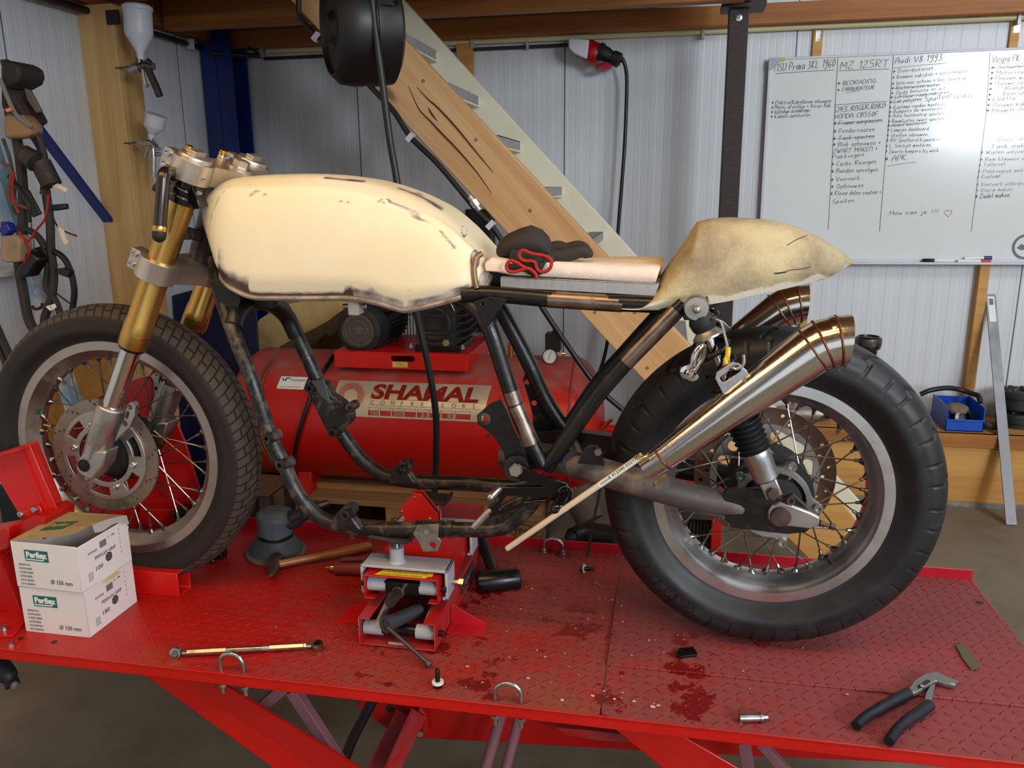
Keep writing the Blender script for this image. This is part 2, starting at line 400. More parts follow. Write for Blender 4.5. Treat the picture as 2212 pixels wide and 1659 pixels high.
    def addobj(s, cu, M, width=None, sx=1., f=None):
        ob = bpy.data.objects.new('t', cu); me = bpy.data.meshes.new_from_object(ob)
        if width and me.vertices:
            xs = [v.co.x for v in me.vertices]; sx = width/max(1e-6, max(xs)-min(xs))
        if f and me.vertices:
            t_ = bmesh.new(); t_.from_mesh(me); ys = [v.co.y for v in t_.verts]
            for k in range(1, 9):
                bmesh.ops.bisect_plane(t_, geom=t_.verts[:]+t_.edges[:]+t_.faces[:], plane_co=(0, min(ys)+(max(ys)-min(ys))*k/9, 0), plane_no=(0, 1, 0))
            t_.to_mesh(me); t_.free()
        vs = []
        for v in me.vertices:
            c = v.co.copy(); c.x *= sx
            vs.append(s.bm.verts.new(f(c) if f else M @ c))
        for p in me.polygons: s.face([vs[i] for i in p.vertices])
        bpy.data.objects.remove(ob); bpy.data.meshes.remove(me)
        (bpy.data.curves.remove(cu))
        return s
    def done(s, name, mat, parent=None, bev=0., smooth=True, sub=0, ang=38, seg=2, attr=None, origin=None):
        bmesh.ops.recalc_face_normals(s.bm, faces=s.bm.faces)
        me = bpy.data.meshes.new(name)
        if origin is not None: bmesh.ops.translate(s.bm, vec=-Vector(origin), verts=s.bm.verts)
        s.bm.to_mesh(me); s.bm.free()
        if smooth:
            me.polygons.foreach_set('use_smooth', [True]*len(me.polygons)); me.set_sharp_from_angle(angle=radians(ang))
        m = MAT[mat] if isinstance(mat, str) else mat
        me.materials.append(m)
        if attr:
            at_ = me.attributes.new('wear_or_groove', 'FLOAT', 'POINT')
            off = Vector(origin) if origin is not None else Vector()
            for i, v in enumerate(me.vertices): at_.data[i].value = attr(v.co+off)
        o = bpy.data.objects.new(name, me); COL.objects.link(o)
        if origin is not None: o.location = origin
        if parent:
            o.parent = parent; o.matrix_parent_inverse = Matrix.Translation(-world_loc(parent))
        if bev:
            md = o.modifiers.new('bevel', 'BEVEL'); md.width = bev; md.segments = seg; md.limit_method = 'ANGLE'; md.angle_limit = radians(40); md.harden_normals = False
        if sub:
            md = o.modifiers.new('sub', 'SUBSURF'); md.levels = sub; md.render_levels = sub
        return o
def world_loc(o):
    l = Vector(o.location); p = o.parent
    if p: l = l + o.matrix_parent_inverse.translation + world_loc(p)
    return l
def thing(name, label, cat, loc=(0, 0, 0), group=None):
    o = bpy.data.objects.new(name, None); COL.objects.link(o); o.empty_display_size = .05
    o.location = loc; o['label'] = label; o['category'] = cat
    if group: o['group'] = group
    return o
def tag(o, label, cat, group=None, kind=None):
    o['label'] = label; o['category'] = cat
    if group: o['group'] = group
    if kind: o['kind'] = kind
    return o
def struct(o): o['kind'] = 'structure'; return o
def lab(o, label): o['label'] = label; return o
def circ(cx, cy, r, n=24, a0=0.): return [(cx+r*cos(a0+2*pi*k/n), cy+r*sin(a0+2*pi*k/n)) for k in range(n)]
def slot(cx, cy, L, r, ang=0, n=8):
    p = []
    for sgn, a0 in ((1, -pi/2), (-1, pi/2)):
        for k in range(n+1):
            a = a0+pi*k/n; p.append((sgn*L/2+r*cos(a), r*sin(a)))
    return [(cx+x*cos(ang)-y*sin(ang), cy+x*sin(ang)+y*cos(ang)) for x, y in p]
def pxprism(pts, y, d):
    """outline given by points seen on the plane y, extruded away by d"""
    b = B(); b.prism([at(px, py, y) for px, py in pts], (0, d, 0)); return b
def hexpts(r): return circ(0, 0, r, 6)
def bolt(b, p, ax, r, h):
    """hex head at p along ax"""
    b.lathe(p, ax, [(r, 0), (r, h*.8), (r*.85, h)], 6); return b
XZ = Matrix(((1, 0, 0, 0), (0, 0, -1, 0), (0, 1, 0, 0), (0, 0, 0, 1)))   # local x,y -> world x,z ; local z -> -y (towards the viewer)
def xz(o): return Matrix.Translation(Vector(o)) @ XZ
# ================================================================ ROOM
FZ = -.49; WY = 3.95; LX = -2.24; RX = 4.2; BY = -3.4; TOP = 3.0
def sbox(name, a, b_, mat, bev=0):
    b = B(); b.bx(a, b_); return struct(b.done(name, mat, bev=bev, smooth=False))
sbox('floor', (LX-.1, BY-.1, FZ-.1), (RX+.1, WY+.1, FZ), 'concrete')
sbox('wall_back', (LX-.1, WY, FZ-.1), (RX+.1, WY+.1, TOP), 'wallx')
sbox('wall_left', (LX-.1, BY-.1, FZ-.1), (LX, WY+.1, TOP), 'wally')
sbox('ceiling', (LX-.1, BY-.1, TOP), (RX+.1, WY+.1, TOP+.1), 'pallet')
b = B(); b.bx((RX, BY, FZ), (RX+.1, WY, 1.3)); b.bx((RX, BY, 2.5), (RX+.1, WY, TOP)); b.bx((RX, BY, 1.3), (RX+.1, -1.74, 2.5)); b.bx((RX, .04, 1.3), (RX+.1, WY, 2.5))
struct(b.done('wall_right', 'wally', smooth=False))
b = B(); b.bx((LX, BY-.1, FZ), (-1.1, BY, TOP)); b.bx((2.2, BY-.1, FZ), (3.12, BY, TOP)); b.bx((-1.1, BY-.1, 1.9), (2.2, BY, TOP)); b.bx((3.12, BY-.1, FZ), (RX, BY, 1.3)); b.bx((3.12, BY-.1, 2.8), (RX, BY, TOP))
struct(b.done('wall_front', 'wallx', smooth=False))
for n_, P_ in (('window_1', [((RX+.02, y, 1.3), (RX+.08, y+.06, 2.5)) for y in (-1.74, -.88, -.02)]+[((RX+.02, -1.74, z), (RX+.08, .04, z+.06)) for z in (1.3, 2.44)]), ('window_2', [((x, BY-.09, 1.3), (x+.05, BY-.03, 2.8)) for x in (3.12, 3.63, 4.15)]+[((3.12, BY-.09, z), (RX, BY-.03, z+.05)) for z in (1.3, 2.75)])):
    b = B()
    for q in P_: b.bx(*q)
    struct(b.done(n_, 'plasticwhite', smooth=False))
# lamp above the bike (out of the picture)
t = thing('tube_lamp', 'twin tube ceiling lamp hanging over the motorcycle lift', 'lamp', (-.85, .49, 1.95))
b = B(); b.bx((-2.05, .24, 1.955), (.25, .78, 2.0)); b.done('lamp_housing', 'plasticwhite', t)
for x in (-1.5, -.2): b = B(); b.cyl((x, .49, 1.99), (x, .49, TOP), .006); b.done('hanger', 'zinc', t)
# attic deck and beams
sbox('ceiling_1', (LX, 1.05, 1.74), (.2, WY, 1.77), 'beamy')  # real deck, but its unseen front part is extended to block daylight
def sstrip(name, pts, w_, h, mat):
    b = B(); b.strip(pts, w_, h); return struct(b.done(name, mat, bev=.003))
# wall plate along the back wall (above the conduit)
z0, z1 = at(1300, 68, 3.86).z, at(1300, 24, 3.86).z
sbox('trim_1', (LX, 3.86, z0), (RX, WY, z1), 'beam', .004)
# joist above it, ending at the brown steel post
zj0, zj1 = at(1300, 22, 3.42).z, 1.74
sbox('trim_2', (LX+.08, 3.36, zj0), (.24, 3.42, zj1), 'beam', .004)
# beam along the left wall
zl = onx(380, 66, LX+.07).z
sbox('trim_3', (LX, BY, zl), (LX+.075, 3.86, zl+.19), 'beamy', .004)
for k, y in enumerate((2.0, 2.55, 3.0)):
    sbox('trim_%d' % (4+k), (LX+.075, y, 1.6), (.2, y+.05, 1.74), 'beamy', .003)
# timber post with the spray guns
sbox('trim_7', (LX, 2.93, FZ), (LX+.15, 3.07, zl), 'pine', .003)
# blue steel column in the corner
b = B(); x0, x1, yf, yb = -2.225, -2.07, 3.74, 3.9
b.bx((x0, yf, FZ), (x1, yf+.012, zl+.05)); b.bx((x0, yb-.012, FZ), (x1, yb, zl+.05)); b.bx(((x0+x1)/2-.005, yf, FZ), ((x0+x1)/2+.005, yb, zl+.05))
struct(b.done('trim_8', 'blue', bev=.002))
# blue wind brace on the left wall
b = B(); b.strip([onx(60, 250, LX+.02), onx(300, 565, LX+.02)], .012, .05, (1, 0, 0)); struct(b.done('trim_9', 'blue', bev=.002))
# brown steel post
pa = at(1567, 200, 3.5).x; pb = at(1609, 200, 3.5).x
sbox('trim_10', (pa, 3.5, FZ), (pb, 3.58, TOP), 'darkpost', .003)
b = B(); q = at(1596, 38, 3.5); b.lathe(q, (0, -1, 0), [(.013, -.002), (.013, .003), (.006, .004), (.006, .001)], 20); struct(b.done('trim_11', 'zinc'))
b = B(); b.bx((pa-.03, 3.46, at(1600, 14, 3.46).z), (pb+.06, 3.6, at(1600, 14, 3.46).z+.025)); b.bx((pa-.02, 3.3, at(1600, 10, 3.5).z), (pb, 3.5, at(1600, 10, 3.5).z+.12)); struct(b.done('trim_12', 'darkpost'))
# battens on the back wall
def batten(i, pxl, pxr, pyt, pyb_, z_top=None, d=.035):
    a, c = at(pxl, pyt, WY-d), at(pxr, pyt, WY-d); lo = at(pxl, pyb_, WY-d).z
    return sbox('trim_%d' % i, (a.x, WY-d, lo), (c.x, WY, z_top or a.z), 'ledge', .002)
batten(13, 1758, 1779, 62, 640, z0, .014); batten(14, 2187, 2207, 36, 840, z0, .014); batten(15, 985, 1020, 98, 330, z0)
o = sbox('trim_16', (at(2115, 600, WY-.04).x, WY-.04, FZ), (at(2137, 600, WY-.04).x, WY, at(2125, 566, WY-.04).z), 'ledge', .002)
sbox('trim_17', (at(1733, 640, WY-.03).x, WY-.03, at(1740, 900, WY-.03).z), (at(1748, 640, WY-.03).x, WY, at(1740, 560, WY-.03).z), 'ledge', .002)
for i, (px, py0, py1) in enumerate(((1768, 66, 90), (2198, 36, 70))):
    b = B(); a = at(px-5, py0, WY-.016); c = at(px+4, py1, WY-.016); b.bx((a.x, a.y, c.z), (c.x, a.y+.002, a.z))
    b.lathe(((a.x+c.x)/2, a.y, c.z+.012), (0, -1, 0), [(.004, 0), (.004, .002)], 10); struct(b.done('trim_%d' % (18+i), 'zinc'))
# conduit along the back wall and the left wall
cz = at(1300, 76, 3.9).z
t = thing('electrical_conduit', 'long cream plastic conduit clipped under the beam on the back wall', 'conduit', (0, 3.92, cz))
b = B(); b.cyl((-1.98, 3.925, cz), (RX, 3.925, cz), .0115, seg=14); b.done('pipe', 'ivory', t)
for px, py in ((1519, 70), (1021, 92), (568, 120), (2200, 40)):
    c = at(px, py, 3.92); b = B(); b.box((c.x, 3.925, cz-.004), (.012, .04, .05)); b.done('pipe_clip', 'grey', t)
t = thing('cable_tray', 'thin dark cable strip running just below the cream conduit', 'cable', (0, 3.94, cz-.03))
b = B(); b.tube([(at(1240, 97, 3.94).x, 3.935, cz-.03), (-2., 3.935, cz-.032)], .008, 8); b.done('cable', 'loom', t)
b = B(); c = at(1140, 98, 3.93); b.box((c.x, 3.93, c.z), (.012, .03, .035)); b.done('cable_clip', 'grey', t)
t = thing('wall_conduit', 'dark conduit pipe clipped along the left wall under the brown beam', 'conduit', (LX+.04, 2.9, zl-.03))
b = B(); b.tube([onx(40, -20, LX+.045), onx(205, 28, LX+.045)], .014, 10); b.tube([onx(300, 62, LX+.03), onx(410, 96, LX+.03), onx(470, 110, LX+.03), (LX+.1, 3.7, zl-.06), (-2., 3.93, cz-.02)], .011, 10); b.done('pipe', 'cable', t)
for px, py, x in ((203, 26, LX+.05), (411, 95, LX+.04)):
    c = onx(px, py, x); b = B(); b.box(c, (.03, .02, .045)); b.done('pipe_clip', 'plasticwhite', t)
b = B(); c = onx(213, 28, LX+.155); b.box((c.x, 2.925, c.z), (.05, .012, .05)); tag(b.done('mounting_plate', 'darkpost'), 'small dark plate at the top of the timber post', 'plate')
tag(B().tube(spline([onx(418, 20, LX+.12), onx(470, 40, LX+.1), onx(510, 85, LX+.1), onx(560, 116, LX+.3)], 6), .005, 8).done('loose_cable', 'cable'), 'thin dark cable drooping across the brown beam in the corner', 'cable')

# ================================================================ STAIRCASE
SY0, SY1 = 2.75, 3.25
t = thing('wooden_staircase', 'steep wooden attic staircase with spruce side and cream far side', 'staircase', (.6, 2.75, FZ))
def diag(a, c, y):      # z of the line through two seen points, as a function of x
    p, q = at(*a, y), at(*c, y); k = (q.z-p.z)/(q.x-p.x); return lambda x: p.z+k*(x-p.x), lambda z: p.x+(z-p.z)/k
loz, lox = diag((800, 185), (1704, 1159), SY0); upz, upx = diag((862, 71), (1853, 1136), SY0)
b = B(); b.prism([(lox(FZ), SY0, FZ), (upx(FZ), SY0, FZ), (upx(1.73), SY0, 1.73), (lox(1.73), SY0, 1.73)], (0, .045, 0)); near = b.done('side_board', 'string', t, bev=.003)
# crack in the board
b = B()
for pts in ([(882, 186), (905, 235), (930, 262), (956, 290), (990, 325), (1030, 372), (1062, 418)], [(900, 188), (925, 215), (945, 232), (985, 275), (1030, 330), (1065, 372)], [(925, 232), (932, 245), (945, 262)]):
    q = [at(x, y, SY0-.0005) for x, y in pts]; n = len(q)
    b.tube(spline(q, 4), [.0008+.0024*sin(pi*k/(4*(n-1))) for k in range(4*(n-1)+1)], 5)
b.done('crack', mk('crack_shadow', (84, 52, 28), .9), near)
for x, y in ((914, 175), (1028, 302), (1145, 455), (1285, 675), (1371, 675), (1398, 795), (833, 182), (1256, 610)):
    b = B(); b.lathe(at(x, y, SY0), (0, -1, 0), [(.0055, -.001), (.0055, .001), (.003, .001), (.003, -.0005)], 10); b.done('screw', 'steel', near)
upz2, upx2 = diag((872, 0), (1382, 561), SY1); dz = upz(0)-loz(0)
b = B(); b.prism([(lox(FZ)+upx2(FZ)-upx(FZ), SY1, FZ), (upx2(FZ), SY1, FZ), (upx2(1.73), SY1, 1.73), (lox(1.73)+upx2(1.73)-upx(1.73), SY1, 1.73)], (0, .045, 0)); lab(b.done('side_board', 'cream', t, bev=.003), 'cream painted far side board')
p0 = at(864, 66, SY0+.045); p1 = at(1280, 516, SY0+.045); st = (p1-p0)/4
for k in range(-1, 9):
    p = p0+st*k
    if p.z < FZ+.1: break
    b = B(); b.bx((p.x-.2, SY0+.045, p.z-.038), (p.x, SY1, p.z)); tr = b.done('tread', 'cream', t, bev=.002)
    b = B(); b.bx((p.x-.045, SY0+.046, p.z-.001), (p.x+.002, SY1-.03, p.z+.002)); b.bx((p.x, SY0+.046, p.z-.03), (p.x+.002, SY1-.03, p.z+.002)); b.done('nosing_strip', 'greytread', tr)
# cable clipped under the staircase board
t = thing('staircase_cable', 'thick black cable clipped along the lower edge of the staircase', 'cable', at(900, 290, 2.74))
pts = [(650, -60), (645, 10), (652, 42), (690, 82), (745, 128), (800, 186), (850, 240), (888, 297), (940, 348), (985, 400), (1030, 455), (1062, 488), (1100, 545), (1165, 655), (1225, 745), (1290, 835), (1345, 885)]
b = B(); b.tube(spline([at(x, y, 2.725) for x, y in pts], 6), .0095, 10); b.done('cable', 'cable', t)
for x, y in ((887, 297), (1060, 486), (684, 80)):
    c = at(x, y, 2.725); b = B(); b.box(c, (.018, .024, .03), Matrix.Rotation(radians(45), 4, 'Y')); b.done('cable_clip', 'plasticwhite', t)
b = B(); b.tube([at(1014, 424, 2.72), at(1036, 455, 2.72)], [.012, .012], 12); b.lathe(at(1026, 440, 2.72), at(1036, 455, 2.72)-at(1014, 424, 2.72), [(.015, -.012), (.015, .012)], 6); lab(b.done('coupling', 'zinc', t), 'metal screw coupling')

# ================================================================ HOSE REEL
RC = at(782, 62, 2.25); ax = Vector((-.80, -.55, -.04)).normalized()
t = thing('hose_reel', 'round black hose reel hanging above the fuel tank', 'hose reel', RC)
k = mpp(RC); R = 118*k; L = .086
b = B(); b.lathe(RC, ax, [(R*.2, -L), (R*.82, -L), (R*.97, -L*.86), (R, -L*.4), (R, -L*.12), (R*.985, -L*.1), (R*.985, L*.1), (R, L*.12), (R, L*.4), (R*.96, L*.8), (R*.82, L*1.05), (R*.78, L*1.05), (R*.74, L*.92), (R*.3, L*.92), (R*.22, L*1.1), (.001, L*1.1)], 56); sh = b.done('reel_housing', mk('reel_black', (12, 12, 14), .5, var=.15), t)
Mx = basis(RC+ax*L*1.0, ax, (0, 0, 1)); b = B(); b.flat(Mx, [(-.02, .045), (.025, .06), (.03, .025), (-.01, .015)], depth=.006); lab(b.done('badge', mk('dull_red_badge', (92, 30, 34), .6), t), 'dull red badge')
b = B(); b.bx((RC.x-.01, RC.y-.02, RC.z+R*.9), (RC.x+.03, RC.y+.05, 1.74)); b.done('bracket', 'blackmatte', t)
b = B(); c = at(832, -4, 2.16); b.box(c, (.06, .05, .04)); b.done('hose_guide', 'blackgloss', t)
pts = [at(803, -10, 2.13), at(810, 60, 2.13), at(825, 170, 2.13), at(842, 300, 2.13), at(858, 395, 2.13), at(880, 560, 2.13), at(902, 690, 2.12), at(925, 790, 2.12), at(941, 890, 2.12), at(942, 980, 2.12), at(938, 1075, 2.12), at(930, 1150, 2.12), at(925, 1230, 2.1)]
b = B(); b.tube(spline(pts, 8), .0095, 12); b.done('air_hose', 'cable', t)

# ================================================================ CEE PLUG
c = at(1262, 118, 3.86); k = mpp(c)
t = thing('power_socket', 'red and ivory three-phase wall socket under the beam', 'socket', c)
ax = (at(1345, 152, 3.84)-at(1230, 100, 3.86)).normalized()
o = at(1229, 103, 3.88)
Mo = basis(o, ax)
b = B(); b.loft([[at(x, y, d) for x, y in ((1228, 82), (1273, 86), (1268, 128), (1240, 116), (1228, 104))] for d in (3.79, WY)]); b.done('socket_body', 'plasticwhite', t, bev=.006)
b = B(); b.lathe(at(1268, 108, 3.85), ax, [(.046, 0), (.048, .004), (.048, .05), (.043, .06), (.03, .06)], 28); b.done('socket_collar', mk('socket_red', (160, 12, 22), .35), t)
b = B(); q = at(1303, 148, 3.83); b.tube([at(1272, 126, 3.83), at(1284, 140, 3.83)], .008, 8); b.lathe(at(1304, 146, 3.83), (.1, -.25, -1), [(.001, .006), (.03, .005), (.038, 0), (.036, -.008), (.03, -.004), (.001, -.004)], 24); b.done('socket_lid', mk('socket_lid_red', (176, 20, 44), .35), t)
t = thing('power_plug', 'black three-phase plug with thick black cable in the red socket', 'plug', at(1320, 120, 3.84))
a0 = at(1292, 110, 3.84)
b = B(); b.lathe(a0, ax, [(.036, 0), (.04, .004), (.04, .02), (.034, .022), (.033, .045), (.028, .06), (.027, .072), (.033, .073), (.033, .105), (.022, .112), (.012, .113)], 12); b.done('plug_body', 'blackmatte', t)
pts = [a0+ax*.112, at(1345, 128, 3.84), at(1352, 150, 3.85), at(1354, 190, 3.86), at(1350, 300, 3.86), at(1343, 400, 3.86), at(1335, 500, 3.86), at(1325, 640, 3.86), at(1308, 760, 3.86), at(1285, 830, 3.86)]
b = B(); b.tube(spline(pts, 8), .0085, 10); b.done('plug_cable', 'cable', t)

# ================================================================ WHITEBOARD
BYW = WY-.03
tl = at(1661, 125.5, BYW); tr_ = at(2212, 101.5, BYW); W_ = 1.9; bl_ = at(1845, 566, BYW)
u_ = (tr_-tl).normalized(); v_ = Vector((-u_.z, 0, u_.x)); H_ = -(bl_-tl).dot(v_)
t = thing('whiteboard', 'large whiteboard full of handwritten job lists on the back wall', 'whiteboard', (tl.x, BYW, tl.z))
Mb_ = Matrix.Identity(4)
for i in range(3): Mb_[i][0] = u_[i]; Mb_[i][1] = v_[i]; Mb_[i][2] = (0, -1, 0)[i]; Mb_[i][3] = tl[i]
def bb(b, x0, y0, z0, x1, y1, z1): b.box(Mb_ @ Vector(((x0+x1)/2, (y0+y1)/2, (z0+z1)/2)), (x1-x0, y1-y0, z1-z0), Mb_.to_3x3().to_4x4())
b = B(); bb(b, .008, -H_+.008, -.012, W_-.008, -.008, 0); b.done('board', 'board', t, smooth=False)
b = B()
for q in ((0, -.010, W_, 0), (0, -H_, W_, -H_+.014), (0, -H_, .014, 0), (W_-.014, -H_, W_, 0)): bb(b, q[0], q[1], -.014, q[2], q[3], .004)
b.done('board_frame', 'plasticwhite', t, bev=.002)
b = B(); b.flat(Mb_ @ Matrix.Translation((0, 0, .0075)), [(0, 0), (.05, 0), (.05, -.012), (.035, -.032), (.012, -.05), (0, -.05)], depth=.003); b.done('frame_corner', 'grey', t)
b = B(); bb(b, .05, -H_-.006, 0, W_-.3, -H_, .045); bb(b, .05, -H_-.006, .044, W_-.3, -H_+.004, .047); b.done('pen_tray', 'plasticwhite', t)
b = B(); bb(b, .038, -.0145, .006, .068, -.0005, .0068); lab(b.done('tape_scrap', mk('yellow_tape', (214, 176, 70), .6), t), 'scrap of yellow tape')
# single-stroke handwriting
G = {'A': '0,0 .1,.7 .35,1 .6,.7 .7,0|.08,.4 .62,.45', 'B': '0,0 0,1 .45,.95 .5,.7 .05,.55 .55,.45 .6,.15 0,0', 'C': '.65,.85 .35,1 0,.5 .3,0 .65,.12', 'D': '0,0 0,1 .5,.85 .62,.4 .4,.05 0,0', 'E': '.55,1 .05,.95 0,0 .55,.05|.02,.5 .45,.55', 'F': '.65,1 .05,.95 0,0|.02,.5 .45,.55', 'G': '.65,.85 .3,1 0,.5 .3,0 .65,.15 .65,.45 .4,.45', 'H': '0,0 .05,1|.6,0 .62,1|.02,.5 .62,.5', 'I': '.1,0 .1,1', 'J': '.5,1 .5,.2 .25,0 0,.2', 'K': '0,0 .05,1|.6,1 .05,.45 .65,0', 'L': '.1,1 0,0 .6,.05', 'M': '0,0 .08,1 .4,.35 .75,1 .8,0', 'N': '0,0 .05,1 .6,.9 .65,0', 'O': '.35,1 .05,.7 .05,.25 .35,0 .65,.3 .62,.75 .35,1', 'P': '0,0 .05,1 .6,.85 .5,.5 .05,.45', 'Q': '.35,1 0,.5 .35,0 .7,.5 .35,1|.4,.3 .75,-.1', 'R': '0,0 .05,1 .6,.85 .5,.55 .05,.48 .65,0', 'S': '.6,.9 .3,1 .05,.75 .55,.35 .4,.02 0,.1', 'T': '.3,0 .35,1|-.05,.95 .75,1', 'U': '0,1 .02,.2 .3,0 .6,.25 .62,1', 'V': '0,1 .3,0 .65,1', 'W': '0,1 .2,0 .4,.7 .6,0 .85,1', 'X': '0,0 .6,1|0,1 .6,0', 'Y': '0,1 .3,.5|.6,1 .2,0', 'Z': '0,.95 .6,1 0,0 .65,.05', '0': '.3,1 .02,.5 .3,0 .58,.5 .3,1', '1': '.1,.8 .3,1 .25,0', '2': '.05,.8 .3,1 .55,.75 0,0 .6,.05', '3': '.05,.95 .5,.95 .25,.6 .55,.35 .3,0 0,.1', '4': '.5,0 .5,1 0,.35 .65,.35', '5': '.6,1 .1,1 .08,.6 .5,.5 .45,.05 0,.05', '6': '.5,1 .1,.6 .05,.15 .4,0 .5,.35 .1,.4', '7': '0,1 .6,1 .2,0', '8': '.5,.85 .25,1 .05,.8 .5,.3 .3,0 .05,.2 .5,.85', '9': '.5,.75 .2,.5 .1,.85 .45,1 .5,.6 .35,-.2 .1,-.15', '*': '0,.2 .5,.7|.0,.65 .5,.25|.25,.1 .28,.8|0,.45 .5,.45', '.': '.1,.02 .16,.06', '!': '.1,.3 .25,1|.06,.02 .1,.08', '+': '0,.4 .5,.42|.25,.15 .25,.7', '-': '0,.4 .4,.42', '/': '0,-.1 .4,1.1', '"': '.1,.75 .12,.95|.3,.75 .32,.95', "'": '.1,.75 .12,.95',
 'a': '.5,.5 .2,.55 .05,.2 .3,0 .5,.3 .5,.55 .52,0', 'b': '.05,1 .05,.05 .35,0 .5,.3 .3,.55 .05,.4', 'c': '.5,.45 .25,.55 .05,.25 .3,0 .5,.08', 'd': '.5,1 .5,0|.5,.45 .2,.55 .05,.2 .3,0 .5,.2', 'e': '.08,.3 .48,.36 .3,.58 .05,.3 .25,0 .5,.08', 'f': '.5,.95 .3,1 .2,.7 .15,-.1|0,.5 .4,.52', 'g': '.5,.5 .2,.55 .05,.25 .3,.08 .5,.5 .48,-.3 .1,-.3', 'h': '.05,1 .05,0|.05,.35 .35,.55 .48,0', 'i': '.1,.5 .12,0|.12,.7 .14,.74', 'j': '.25,.5 .22,-.3 0,-.25|.25,.7 .27,.74', 'k': '.05,1 .05,0|.45,.55 .08,.28 .5,0', 'l': '.1,1 .1,.1 .2,0', 'm': '.05,0 .05,.5 .25,.55 .3,0|.3,.4 .5,.55 .58,0', 'n': '.05,0 .05,.5|.05,.4 .35,.55 .45,0', 'o': '.25,.55 .05,.28 .25,0 .47,.28 .25,.55', 'p': '.08,.5 .0,-.35|.06,.35 .35,.58 .5,.3 .3,.02 .05,.15', 'q': '.5,.5 .5,-.35|.5,.5 .15,.5 .1,.1 .5,.15', 'r': '.05,0 .08,.5|.08,.35 .3,.55 .42,.5', 's': '.42,.5 .15,.55 .1,.35 .42,.2 .3,0 .02,.05', 't': '.2,.85 .15,.1 .35,0|0,.55 .42,.58', 'u': '.05,.52 .08,.08 .35,.05 .45,.52|.45,.52 .48,0', 'v': '.02,.5 .22,0 .45,.52', 'w': '.02,.5 .15,0 .3,.42 .45,0 .6,.52', 'x': '0,0 .45,.52|0,.5 .45,0', 'y': '.05,.5 .25,.05|.48,.52 .2,-.35', 'z': '0,.5 .42,.52 .02,0 .45,.03'}
def write(b, x0, y0, x1, y1, h, txt, wd=1.6, strike=False, y=BYW-.0008):
    """handwritten line from pixel (x0,y0) to (x1,y1) along its baseline, h pixels tall"""
    a, c = at(x0, y0, y), at(x1, y1, y); k = mpp(a); hh = h*k*.86
    adv = []; x = 0
    for ch in txt:
        if ch == ' ': adv.append(x); x += .5; continue
        g = G.get(ch)
        if not g: adv.append(x); continue
        mxx = max(float(p.split(',')[0]) for s_ in g.split('|') for p in s_.split(' '))
        adv.append(x); x += mxx+.24
    L = (c-a).length; dx = (c-a).normalized(); sx = L/max(x-.2, .1); up = Vector((.1, 0, 1))
    for ch, ax_ in zip(txt, adv):
        if ch not in G: continue
        jy = random.uniform(-.05, .05)
        for s_ in G[ch].split('|'):
            P = [tuple(map(float, p.split(','))) for p in s_.split(' ')]
            q = [a+dx*((px+ax_+random.uniform(-.03, .03))*sx)+up*((py+jy)*hh) for px, py in P]
            if len(q) > 2: q = spline(q, 3)
            b.strip(q, .0006, wd*.0011, (0, 0, 1)) if False else ribbon(b, q, wd*.0011)
    if strike: ribbon(b, [a+dx*(-.02*L)+up*hh*.35, a+dx*(.5*L)+up*hh*.42, a+dx*L+up*hh*.5], wd*.0012)
def ribbon(b, q, wd):
    b.tube(q, wd*.55, 4)
def line(b, x0, y0, x1, y1, wd=1.6): ribbon(b, [at(x0, y0, BYW-.0008), at((x0+x1)/2, (y0+y1)/2-.5, BYW-.0008), at(x1, y1, BYW-.0008)], wd*.0011)
INK = mk('marker_ink', (62, 66, 70), .6, var=.1); FAINT = mk('faint_marker', (168, 160, 170), .6, var=.1)
b = B()
write(b, 1673, 154, 1803, 144, 18, 'NSU Prima 3KL 1960', 2); line(b, 1675, 159, 1802, 151, 2)
for i, (tx, xe) in enumerate((('* Elektra/Kabelboom inbouwen', 1795), ('* Motor afstellen + Versn. Bak.', 1797), ('* Volledige assemblage.', 1751), ('* Kabels aansluiten.', 1753))):
    write(b, 1667-i*.8, 226+i*10, xe, 221+i*10, 9, tx, 1.5)
line(b, 1810, 126, 1789, 496, 1.8); b.done('handwriting', INK, t)
b = B()
write(b, 1815, 149, 1919, 144, 17, 'MZ 125RT', 2); line(b, 1811, 153, 1920, 149, 2)
write(b, 1809, 185, 1895, 179, 10, '* BEDRADING.'); write(b, 1809, 198, 1888, 192, 8.5, '* CARBURATEUR'); line(b, 1827, 201, 1858, 196)
line(b, 1802, 227, 1916, 219, 2); write(b, 1803, 240, 1913, 231, 10, 'CAFE RACER RAKA', 1.8); line(b, 1802, 243, 1912, 232, 1.6)
write(b, 1803, 257, 1897, 250, 11, 'HONDA CB550F', 1.8)
write(b, 1801, 271, 1905, 263, 10, '* Frame aanpassen', 1.8, True)
rows = [('* Poedercoaten.', 1801, 288, 1892, 283), ('* Tank spuiten', 1799, 304, 1888, 298), ('* Blok opbouwen +', 1799, 317, 1902, 312), ('ZWART MAKEN +', 1800, 331, 1895, 325), ('Pakkingen.', 1798, 344, 1870, 337), ('* Carbs. Reinigen.', 1796, 359, 1895, 353), ('* Banden opvolgen.', 1796, 374, 1899, 370), ('* Voorvork.', 1795, 392, 1860, 388), ('* Opbouwen', 1795, 407, 1865, 404), ('* Kleine delen coaten +', 1794, 422, 1903, 419), ('Spuiten.', 1798, 440, 1848, 436)]
for tx, xa, ya, xb, yb_ in rows: write(b, xa, ya, xb, yb_, 10.5, tx, 1.6, tx == '* Tank spuiten')
line(b, 1930, 119, 1917, 300, 1.8); line(b, 1916, 300, 1900, 500, 1.8); b.done('handwriting', INK, t)
b = B()
write(b, 1933, 137, 2034, 130, 14, 'Audi V8 1993', 1.9); line(b, 1930, 147, 2047, 136, 1.7)
